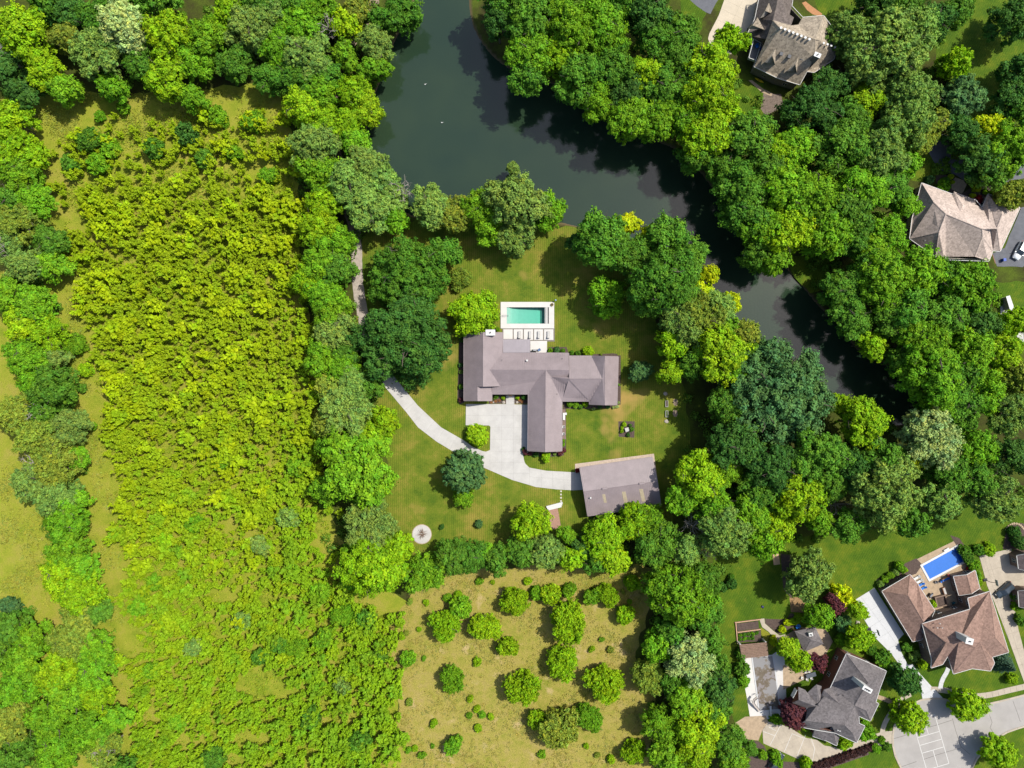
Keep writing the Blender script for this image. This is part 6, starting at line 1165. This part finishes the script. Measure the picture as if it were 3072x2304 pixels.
flat('garden_bed', .0224, [(560, 560), (680, 640), (800, 760), (830, 860), (700, 980), (640, 800), (580, 700)], plain('low golden ground cover', P(150, 150, 40), .95, .25, 3, 9), zE)
flat('stone_patio', .0212, [(980, 700), (1200, 560), (1660, 600), (1760, 800), (1600, 1100), (1300, 1420), (940, 1600), (930, 1200), (1040, 1160), (960, 900)], M_PAVER, zE)
flat('stone_patio', .0214, [(80, 960), (300, 820), (640, 800), (680, 900), (585, 1040), (520, 1210), (270, 1180), (100, 1050)], M_PAVER, z7)
flat('garden_bed', .0216, [(230, 1520), (330, 1200), (520, 1220), (620, 1300), (700, 1500), (690, 1700), (230, 1700)], M_SOIL, z7)
flat('garden_bed', .0218, [(640, 1540), (1300, 1570), (1650, 1545), (2300, 1340), (2330, 1440), (1650, 1680), (640, 1720)], M_SOIL, z7)
flat('garden_bed', .0219, [(700, 440), (850, 350), (960, 300), (1000, 340), (960, 400), (720, 480)], M_SOIL, z12)
flat('garden_bed', .0221, [(1180, 150), (1240, 170), (1330, 300), (1360, 420), (1320, 420), (1280, 320), (1210, 200)], M_SOIL, z12)
flat('garden_bed', .0223, [(840, 830), (900, 780), (980, 860), (1060, 1010), (1000, 1030), (940, 980), (860, 900)], grass('lawn turf with shade in its colour', (P(84, 108, 22), P(70, 100, 22), P(60, 90, 20)), .1, .4), z12)  # strip of lawn beside the house, shade put into its darker green
flat('stone_garden', .0226, [(1010, 1030), (1330, 1000), (1330, 1140), (1180, 1230), (1030, 1220)], plain('rusty flat stones', P(176, 142, 100), .95, .3, 2, 5), zc(2140, 1560, 4.424))
flat('garden_bed', .0228, [(80, 270), (160, 280), (190, 460), (150, 560), (100, 500)], M_SOIL, z12)
flat('garden_bed', .0217, [(1540, 140), (1560, 90), (1640, 70), (1720, 100), (1720, 250), (1560, 240), (1520, 240)], M_SOIL, z12)
# play board, logs
p = S(*zc(2140, 1560, 4.424)(832, 520)[:2]); o = MB().box((0, 0, .06), (1.7, 2.9, .12)).build('sand_deck', plain('bare plywood', P(226, 190, 150), .85, .08), None); o.location = (p.x, p.y, 0); o.rotation_euler[2] = .16; tag(o, 'bare wooden platform lying on the lawn left of the willow', 'platform')
p = S(*zc(2140, 1560, 4.424)(650, 1150)[:2]); mw = tag(empty('robot_mower', (p.x, p.y, 0), -.4), 'small dark blue machine standing on the striped lawn', 'mower'); MB().box((0, 0, .2), (.7, .5, .22), taper=.8).build('body', plain('dark blue plastic', P(52, 56, 110), .4), mw, world=False, bevel=.05)
for sx in (-.25, .25):
    for sy in (-.28, .28): MB().tube([(sx, sy - .04, .11), (sx, sy + .04, .11)], [.11, .11], 10).build('wheel', M_DARK, mw, world=False)
# shrubs and small trees of the two gardens (middle, radius in the enlarged view, colour)
SE = 'in the cul-de-sac gardens'
for x, y, r, c, lb, kd in ((1966, 1549, 33, 'yg', 'left street tree at the neck of the cul-de-sac, lime green and round', 'tight'), (2099, 1527, 36, 'yg', 'lime green street tree in the verge below the brown house', 'tight'), (2159, 1629, 36, 'yg', 'lime green street tree at the lower right corner', 'tight'),
        (1716, 1543, 28, 'pu', 'dense purple plum tree at the corner of the grey house', 'tight'), (1769, 1434, 22, 'pu', 'purple maple in the patio of the grey house', 'fine'), (1802, 1311, 24, 'pu', 'spreading purple maple above the grey gazebo', 'fine'), (1706, 1404, 25, 'yg', 'upper half of the lime tree beside the grey covered pool', 'broad'), (1730, 1434, 25, 'yg', 'lower lime tree touching the patio of the grey house', 'broad'),
        (1772, 1336, 30, 'br', 'green tree behind the grey gazebo', 'broad'), (1822, 1349, 18, 'bg', 'blue-green shrub tree between gazebo and white driveway', 'bush'), (1856, 1319, 20, 'yg', 'lime tree overhanging the white driveway head', 'broad'), (1819, 1286, 22, 'yel', 'golden shrub above the purple maple', 'bush'), (1836, 1306, 18, 'yel', 'golden shrub right of the purple maple', 'bush'), (1859, 1382, 28, 'yg', 'lime tree between the grey house and the white driveway', 'fine'), (1905, 1420, 18, 'gr', 'dark green shrub left of the white driveway', 'bush'), (1912, 1434, 13, 'br', 'green shrub beside the round topiary', 'bush'), (1924, 1456, 14, 'gr', 'smooth round topiary at the grey house corner', 'tight'), (1959, 1476, 31, 'dk', 'dark tree with pale blossom beside the white driveway', 'broad'),
        (2187, 1467, 12, 'yg', 'small lime shrub below the spruce', 'tight'), (1826, 1609, 14, 'yg', 'lime shrub at the front of the grey house', 'bush'), (1872, 1586, 20, 'br', 'light green bush along the front of the grey house', 'bush'), (1866, 1560, 14, 'br', 'smaller light green bush along the front of the grey house', 'bush'), (1892, 1616, 10, 'br', 'green shrub left of two by the kerb', 'bush'), (1917, 1614, 9, 'gr', 'square clipped shrub by the kerb', 'tight'), (1726, 1336, 10, 'yg', 'lime ball shrub in the mulch bed above the gazebo', 'tight'), (1672, 1384, 10, 'yel', 'golden shrub beside the timber beds', 'bush'), (1755, 1243, 52, 'sg', 'grey-green weeping willow on the lawn above the gazebo', 'fine'),
        (1702, 1346, 9, 'yel', 'golden low shrub along the mulch bed', 'bush'), (1690, 1360, 8, 'yel', 'golden low shrub at the bend of the garden walk', 'bush'), (1712, 1344, 8, 'yg', 'lime low shrub next to the lime ball', 'bush'), (1820, 1385, 16, 'br', 'green shrub right of the gazebo', 'bush'), (1880, 1404, 12, 'gr', 'dark green shrub by the boulder near the white driveway', 'bush'),
        (1602, 1414, 15, 'gr', 'upper green shrub tree left of the grey pool', 'broad'), (1606, 1446, 16, 'gr', 'middle green shrub tree left of the grey pool', 'broad'), (1606, 1472, 15, 'br', 'lower green shrub tree left of the grey pool', 'broad'), (1580, 1246, 7, 'gr', 'right of two dark shrubs on the lawn by the belt', 'bush'), (1560, 1268, 11, 'dk', 'left of two dark shrubs on the lawn by the belt', 'bush'), (1582, 1262, 12, 'dk', 'right dark shrub of the pair on the upper lawn', 'bush'),
        (1944, 1225, 12, 'br', 'largest green shrub in the bed left of the blue pool', 'bush'), (1934, 1236, 8, 'sg', 'grey-green ball right of the middle in the garage bed', 'tight'), (1924, 1244, 8, 'br', 'green ball in the middle of the garage bed', 'tight'), (1912, 1252, 8, 'br', 'green ball left of the middle in the garage bed', 'tight'), (1902, 1262, 8, 'sg', 'leftmost grey-green ball in the garage bed', 'tight'), (1954, 1232, 7, 'yg', 'lime shrub beside the white loungers', 'bush'), (1972, 1420, 9, 'sg', 'grey-green shrub in front of the brown garage', 'bush'), (1980, 1412, 8, 'sg', 'second grey-green shrub in front of the brown garage', 'bush'), (1994, 1436, 9, 'yg', 'lime shrub at the brown house corner', 'bush'), (1960, 1400, 11, 'gr', 'dark green shrub in the shade of the brown garage', 'bush'), (2017, 1305, 7, 'yg', 'yellow-green plant in the brown house courtyard', 'bush'),
        (2085, 1190, 12, 'gr', 'top green shrub in the row right of the blue pool', 'bush'), (2094, 1206, 13, 'gr', 'second green shrub in the row right of the blue pool', 'bush'), (2104, 1222, 12, 'br', 'third green shrub in the row right of the blue pool', 'bush'), (2108, 1240, 12, 'br', 'fourth green shrub in the row right of the blue pool', 'bush'), (2114, 1258, 10, 'yg', 'lowest lime shrub in the row right of the blue pool', 'bush'), (2137, 1186, 15, 'yg', 'lime shrub tree at the head of the tan driveway', 'broad'), (2116, 1188, 12, 'gr', 'shaded shrub left of the lime shrub tree', 'bush'), (2204, 1170, 16, 'dk', 'dark round shrub in the stone ring at the right edge', 'tight'), (2190, 1148, 12, 'dk', 'dark low shrub inside the upper stone ring', 'bush'), (2200, 1290, 12, 'gr', 'upper green shrub beside the dark car', 'bush'), (2198, 1310, 12, 'br', 'lower green shrub beside the dark car', 'bush'), (2206, 1340, 13, 'gr', 'green shrub below the right-hand house', 'bush'),
        (1676, 1555, 11, 'br', 'green shrub at the tail of the grey pool', 'bush'), (1740, 1572, 8, 'yg', 'lime shrub below the purple plum', 'bush'), (1680, 1648, 12, 'br', 'clipped hedge plant beside the parked car at the bottom', 'bush'), (1676, 1632, 11, 'br', 'upper clipped hedge plant beside the bottom car', 'bush'), (1741, 1650, 14, 'yg', 'lime shrub right of the bottom car', 'bush'), (1648, 1630, 10, 'br', 'light green shrub in the bottom stone bed', 'bush'), (1620, 1618, 16, 'gr', 'green shrub tree left of the bottom stone bed', 'broad'), (1905, 1600, 8, 'br', 'low green shrub by the kerb strip', 'bush')):
    plant(x, y, r, c, '', kd, None, 'tree' if r >= 20 else 'shrub', label=lb)
for k in range(12): plant(1764 + k * 11, 1655 - k * 3.7, 9, 'bb', '', 'bush', 1.2, 'shrub', label='low purple-brown barberry in the row below the tan driveway', group='barberry row below the tan driveway')
def spruce(dx, dy, r_px, label):
    rw = r_px * DS / PPM; h = 6.2; p = D(dx, dy, 3.0); root = tag(empty('spruce', (p.x, p.y, 0)), label, 'tree'); r = np.random.default_rng(9); Pp, Nn = [], []
    for k in range(17):
        z = .6 + (h - .8) * k / 17; R = rw * (1 - k / 17.5); n = int(60 + 260 * (1 - k / 17)); a = r.uniform(0, 6.28, n); q = R * np.sqrt(r.uniform(.1, 1, n)) * (1 + .18 * np.sin(a * 9 + k)); Pp.append(np.stack([q * np.cos(a), q * np.sin(a), z - .28 * q + r.normal(0, .05, n)], 1)); Nn.append(unit(np.stack([np.cos(a) * .5, np.sin(a) * .5, np.full(n, .8)], 1) + r.normal(size=(n, 3)) * .3))
    Pp = np.concatenate(Pp); me = leaf_obj_mesh('crown', leaves_geo(Pp, np.concatenate(Nn), .2, r, 2.4), np.clip(r.normal(.5, .18, len(Pp)), 0, 1), np.clip(r.normal(.4, .15, len(Pp)), 0, 1)); o = link('crown', me, None, root); o.color = (.05, .10, .062, 1); MB().tube([(0, 0, 0), (0, 0, h)], [.18, .03], 8).build('trunk', M_BARK, root, world=False)
spruce(2176, 1438, 27, 'dark blue-green spruce at the corner of the tan driveway')
# boulders
for x, y, r, lb in ((375, 860, 60, 'large pale boulder between grey house and white driveway'), (125, 380, 40, 'grey boulder beside the head of the white driveway')): rock(x, y, r / 5.53, lb, None, zC)
for k in range(11):
    a = 2.9 - k * .25; x, y = 2820 + (1475 + 175 * math.cos(a)) / 6.58, 1480 + (760 - 165 * math.sin(a)) / 6.58; rock(x, y, 3.6, 'pale stone in the ring around the upper right-edge bed', plain('tan boulder', P(206, 184, 152), .95, .2, 3, 10))['group'] = 'stone ring at the right edge'
# umbrella tub, patio tables
p = S(*zE(1172, 540)[:2]); tb = tag(empty('blue_tub', (p.x, p.y, 0)), 'round bright blue lidded tub beside the gazebo', 'tub'); MB().lathe((0, 0, 0), [(.5, 0), (.6, .55), (.62, .56)], 18).build('body', M_BLUE, tb, world=False); MB().lathe((0, 0, .56), [(.66, 0), (.66, .06), (.3, .16), (.03, .18)], 18).build('lid', M_BLUE, tb, world=False)
p = S(*zE(1380, 1340)[:2]); tt_ = tag(empty('patio_table', (p.x, p.y, 0), .3), 'long grey dining table on the stone patio of the grey house', 'table'); MB().box((0, 0, .74), (2.6, 1.1, .06)).build('table_top', plain('slate', P(96, 104, 116), .6), tt_, world=False)
for sx in (-1.1, 1.1):
    for sy in (-.4, .4): MB().box((sx, sy, .36), (.08, .08, .72)).build('leg', M_DARK, tt_, world=False)
for i, (x, y, rz) in enumerate(((1240, 1390, 2.8), (1320, 1410, 3.1), (1390, 1390, 3.4), (1300, 1300, -.2), (1360, 1290, .1))): chair(f"{('leftmost', 'second', 'third', 'back left', 'back right')[i]} white chair at the grey patio table", x, y, M_WHITE, rz, .02, zE, 'white chairs at the patio table', s=.9)
# ---- basketball hoops, bins
def hoop(label, x, y, rz, zr):
    p = S(*zr(x, y)[:2]); root = tag(empty('basketball_hoop', (p.x, p.y, 0), rz), label, 'hoop'); b = lambda mb, nm, mt: mb.build(nm, mt, root, world=False)
    b(MB().box((0, 0, .12), (1.0, .7, .24)), 'base', M_DARK); b(MB().tube([(0, 0, .2), (.0, 0, 2.3), (.7, 0, 3.2)], [.07, .07, .05], 8), 'pole', M_DARK); b(MB().box((.75, 0, 3.4), (.05, 1.6, 1.0)), 'backboard', plain('clear board', P(180, 190, 196), .2)); m = MB()
    for k in range(16):
        a0, a1 = 2 * math.pi * k / 16, 2 * math.pi * (k + 1) / 16; m.tube([(1.05 + .23 * math.cos(a0), .23 * math.sin(a0), 3.05), (1.05 + .23 * math.cos(a1), .23 * math.sin(a1), 3.05)], [.015, .015], 5)
    b(m, 'rim', M_RED)
hoop('dark basketball hoop at the left edge of the white driveway', 310, 480, .3, zC); hoop('dark basketball hoop at the left edge of the tan driveway', 1010, 770, .2, zB)
def bin_(label, x, y, mat, zr):
    p = S(*zr(x, y)[:2]); root = tag(empty('wheelie_bin', (p.x, p.y, 0), .1), label, 'bin'); MB().box((0, 0, .5), (.6, .62, 1.0), taper=1.12).build('body', mat, root, world=False); MB().box((0, 0, 1.05), (.72, .76, .09)).build('lid', mat, root, world=False, bevel=.02)
    for s in (-.28, .28): MB().tube([(s - .03, .33, .12), (s + .03, .33, .12)], [.12, .12], 10).build('wheel', M_DARK, root, world=False)
bin_('blue wheelie bin beside the dark car', 1540, 920, plain('blue bin plastic', P(20, 80, 190), .5, .05), zB); bin_('yellow wheelie bin beside the blue bin', 1625, 915, M_YEL, zB); bin_('blue wheelie bin below the taupe house', 1365, 1610, plain('blue bin plastic', P(20, 80, 190), .5, .05), zR)
# ---- cars
def car(label, x, y, rz, paint, zr, L=5.1, Wd=2.0, H=1.78):
    p = S(*zr(x, y, 1.0)); root = tag(empty('car', (p.x, p.y, 0), rz), label, 'car'); b = lambda mb, nm, mt, par=None, **k: mb.build(nm, mt, par or root, world=False, **k)
    h = Wd / 2; sec = [(-L / 2, .35, .72, .82), (-L / 2 + .25, .28, .92, .95), (-L * .3, .26, 1.02, 1.0), (0, .26, 1.04, 1.0), (L * .2, .26, 1.02, 1.0), (L / 2 - .55, .28, .96, .97), (L / 2 - .12, .34, .84, .9), (L / 2, .42, .7, .82)]
    V = []; F = []
    for (xx, z0, z1, k) in sec: V += [(xx, -h * k, z0), (xx, -h * k, (z0 + z1) / 2), (xx, -h * k * .93, z1), (xx, h * k * .93, z1), (xx, h * k, (z0 + z1) / 2), (xx, h * k, z0)]
    for i in range(len(sec) - 1):
        for j in range(6): a = 6 * i + j; c = 6 * i + (j + 1) % 6; F.append((a, c, c + 6, a + 6))
    F += [(5, 4, 3, 2, 1, 0), tuple(6 * (len(sec) - 1) + j for j in range(6))]; b(MB().add(V, F), 'body', paint, smooth=True)
    gx = [(-L / 2 + .25, 1.0), (-L / 2 + .62, H - .05), (L * .07, H), (L * .24, 1.03)]; w0, w1 = h * .9, h * .74
    V = []
    for (xx, z) in gx: ww = w1 if z > 1.3 else w0; V += [(xx, -ww, z), (xx, ww, z)]
    b(MB().add(V, [(0, 1, 3, 2), (4, 5, 7, 6), (0, 2, 4, 6), (1, 7, 5, 3), (2, 3, 5, 4)]), 'glasshouse', M_GLASS)
    b(MB().add([(-L / 2 + .6, -w1 - .01, H - .06), (L * .06, -w1 - .01, H - .01), (L * .06, w1 + .01, H - .01), (-L / 2 + .6, w1 + .01, H - .06), (-L / 2 + .6, -w1 + .06, H + .03), (L * .05, -w1 + .06, H + .05), (L * .05, w1 - .06, H + .05), (-L / 2 + .6, w1 - .06, H + .03)], [(4, 5, 6, 7), (0, 1, 5, 4), (2, 3, 7, 6), (1, 2, 6, 5), (3, 0, 4, 7)]), 'roof', paint)
    for s in (-1, 1):
        for xx in (L * .07, -L * .14, -L / 2 + .6): b(MB().tube([(xx, s * w1, H - .03), (xx + (.55 if xx > 0 else -.12), s * w0 * 1.0, 1.03)], [.05, .06], 5), 'pillar', paint)
        b(MB().box((L * .2, s * (h + .1), 1.1), (.14, .24, .16)), 'mirror', paint)
        b(MB().box((L / 2 - .06, s * h * .66, .74), (.1, .4, .16)), 'headlight', M_WHITE); b(MB().box((-L / 2 + .08, s * h * .7, .85), (.08, .3, .2)), 'tail_light', M_RED)
        for xx in (L * .31, -L * .3):
            w_ = b(MB().tube([(xx, s * (h - .24), .37), (xx, s * (h + .0), .37)], [.37, .37], 16), 'wheel', M_DARK); b(MB().tube([(xx, s * (h - .02), .37), (xx, s * (h + .015), .37)], [.22, .22], 12), 'rim', plain('alloy', (.5, .5, .52, 1), .35, metal=.8), w_)
        b(MB().tube([(-L * .36, s * w1 * .85, H + .09), (L * .0, s * w1 * .85, H + .1)], [.025, .025], 5), 'roof_rail', M_DARK)
def paint(name, c):
    m, t, b, o = nodes(name); b.inputs['Base Color'].default_value = c; b.inputs['Roughness'].default_value = .3; b.inputs['Metallic'].default_value = .3; b.inputs['Coat Weight'].default_value = .8; b.inputs['Coat Roughness'].default_value = .08; return m
car('dark blue-grey sport utility car parked on the tan driveway', 1350, 945, math.radians(180 + 41), paint('dark slate paint', (.035, .05, .065, 1)), zB, 5.3)
car('white car at the right edge beside the taupe house', 1615, 1475, math.radians(180 + 62), paint('white car paint', (.72, .73, .73, 1)), zR, 5.0)
car('dark car parked at the bottom edge below the tan driveway', 815, 1560, math.radians(53), paint('dark teal paint', (.03, .045, .055, 1)), z7, 5.2)
# ---- upper right: kayak, balcony chairs, shed, garden bits
p = S(*zT(215, 1115)[:2]); ky = tag(empty('kayak', (p.x, p.y, 0), -.5), 'yellow kayak lying in the shade below the shake-roofed house', 'kayak'); m = MB(); sec = [(-1.35, .03, .2), (-.9, .22, .1), (-.3, .32, .05), (.3, .32, .05), (.9, .22, .1), (1.35, .03, .2)]; V = []; F = []
for x, w_, z in sec: V += [(x, -w_, .25), (x, -w_ * .6, z), (x, w_ * .6, z), (x, w_, .25), (x, 0, .36)]
for i in range(5):
    for j in range(5): a = 5 * i + j; c = 5 * i + (j + 1) % 5; F.append((a, c, c + 5, a + 5))
F += [(4, 3, 2, 1, 0), (25, 26, 27, 28, 29)]; m.add(V, F).build('hull', M_YEL, ky, world=False, smooth=True); MB().lathe((0, 0, .3), [(.26, 0), (.26, .06), (.2, .06), (.18, 0)], 14).build('cockpit', M_DARK, ky, world=False)
chair('left blue chair on the balcony of the shake-roofed house', 115, 740, M_BLUE, .4, 3.4, zT, 'blue balcony chairs', s=1.2); chair('right blue chair on the balcony of the shake-roofed house', 165, 780, plain('deep blue fabric', P(20, 84, 170), .8), .9, 3.4, zT, 'blue balcony chairs', s=1.2)
zH = zc(2900, 680, 4.366)
sh = tag(empty('garden_shed', S(*zH(570, 1010)[:2])), 'white flat-roofed garden shelter at the right edge wood', 'shed'); qs = [W3(zH(x, y, 2.4)) for x, y in ((515, 915), (565, 900), (625, 1070), (570, 1100))]; MB().prism([(p.x, p.y) for p in qs], 2.3, 2.42).build('roof', M_WHITE, sh); ins_ = inset(ccw([(p.x, p.y) for p in qs]), .2)
MB().prism(ins_, 0, 2.3).build('wall', M_SIDING, sh)
flat('stone_patio', .022, [(440, 1050), (520, 1000), (600, 1100), (720, 1150), (751, 1500), (700, 1560), (600, 1250), (450, 1180)], M_CONC, zH)
flat('timber_bed', .0225, [(330, 350), (410, 380), (380, 470), (500, 500), (490, 520), (370, 480)], M_WOOD, zH)
flat('garden_bed', .022, [(480, 470), (700, 470), (700, 560), (860, 700), (1000, 590), (1240, 610), (1290, 690), (1120, 800), (1100, 900), (1000, 860), (700, 720), (480, 600)], M_SOIL, zR)
for x, y, r, c, lb in ((400, 535, 60, 'bg', 'blue-green low shrub at the left corner of the taupe house'), (590, 620, 85, 'br', 'bright green shrub behind the taupe house front'), (610, 530, 50, 'gr', 'green shrub by the small paver walk'), (680, 490, 36, 'yel', 'yellow shrub at the asphalt bend'), (708, 560, 26, 'yel', 'small yellow shrub left of the paver walk'), (1030, 640, 60, 'yel', 'yellow flowering shrub beside the asphalt drive'), (980, 745, 38, 'yel', 'yellow ball shrub at the taupe house entry'), (1050, 810, 60, 'rd', 'dark red shrub at the taupe house entry'), (1150, 690, 40, 'yg', 'lime shrub by the asphalt drive'), (1230, 700, 36, 'yg', 'second lime shrub by the asphalt drive')): shrub(x, y, r, c, lb, 'bush', None, zR, 4.46)
flat('stone_garden', .0222, [(290, 1230), (420, 1300), (520, 1300), (560, 1480), (380, 1560), (300, 1600), (240, 1500)], plain('rocky soil', P(140, 124, 112), .95, .35, 2, 4), zT)
flat('paver_walk', .0226, [(70, 1110), (120, 1110), (290, 1240), (400, 1290), (390, 1330), (260, 1280)], M_PAVER, zT); flat('paver_walk', .0227, [(810, 40), (860, 20), (950, 90), (1090, 190), (1080, 230), (960, 200), (880, 140)], plain('orange clay pavers', P(206, 150, 104), .9, .15, 2, 8), zT)
label_all()
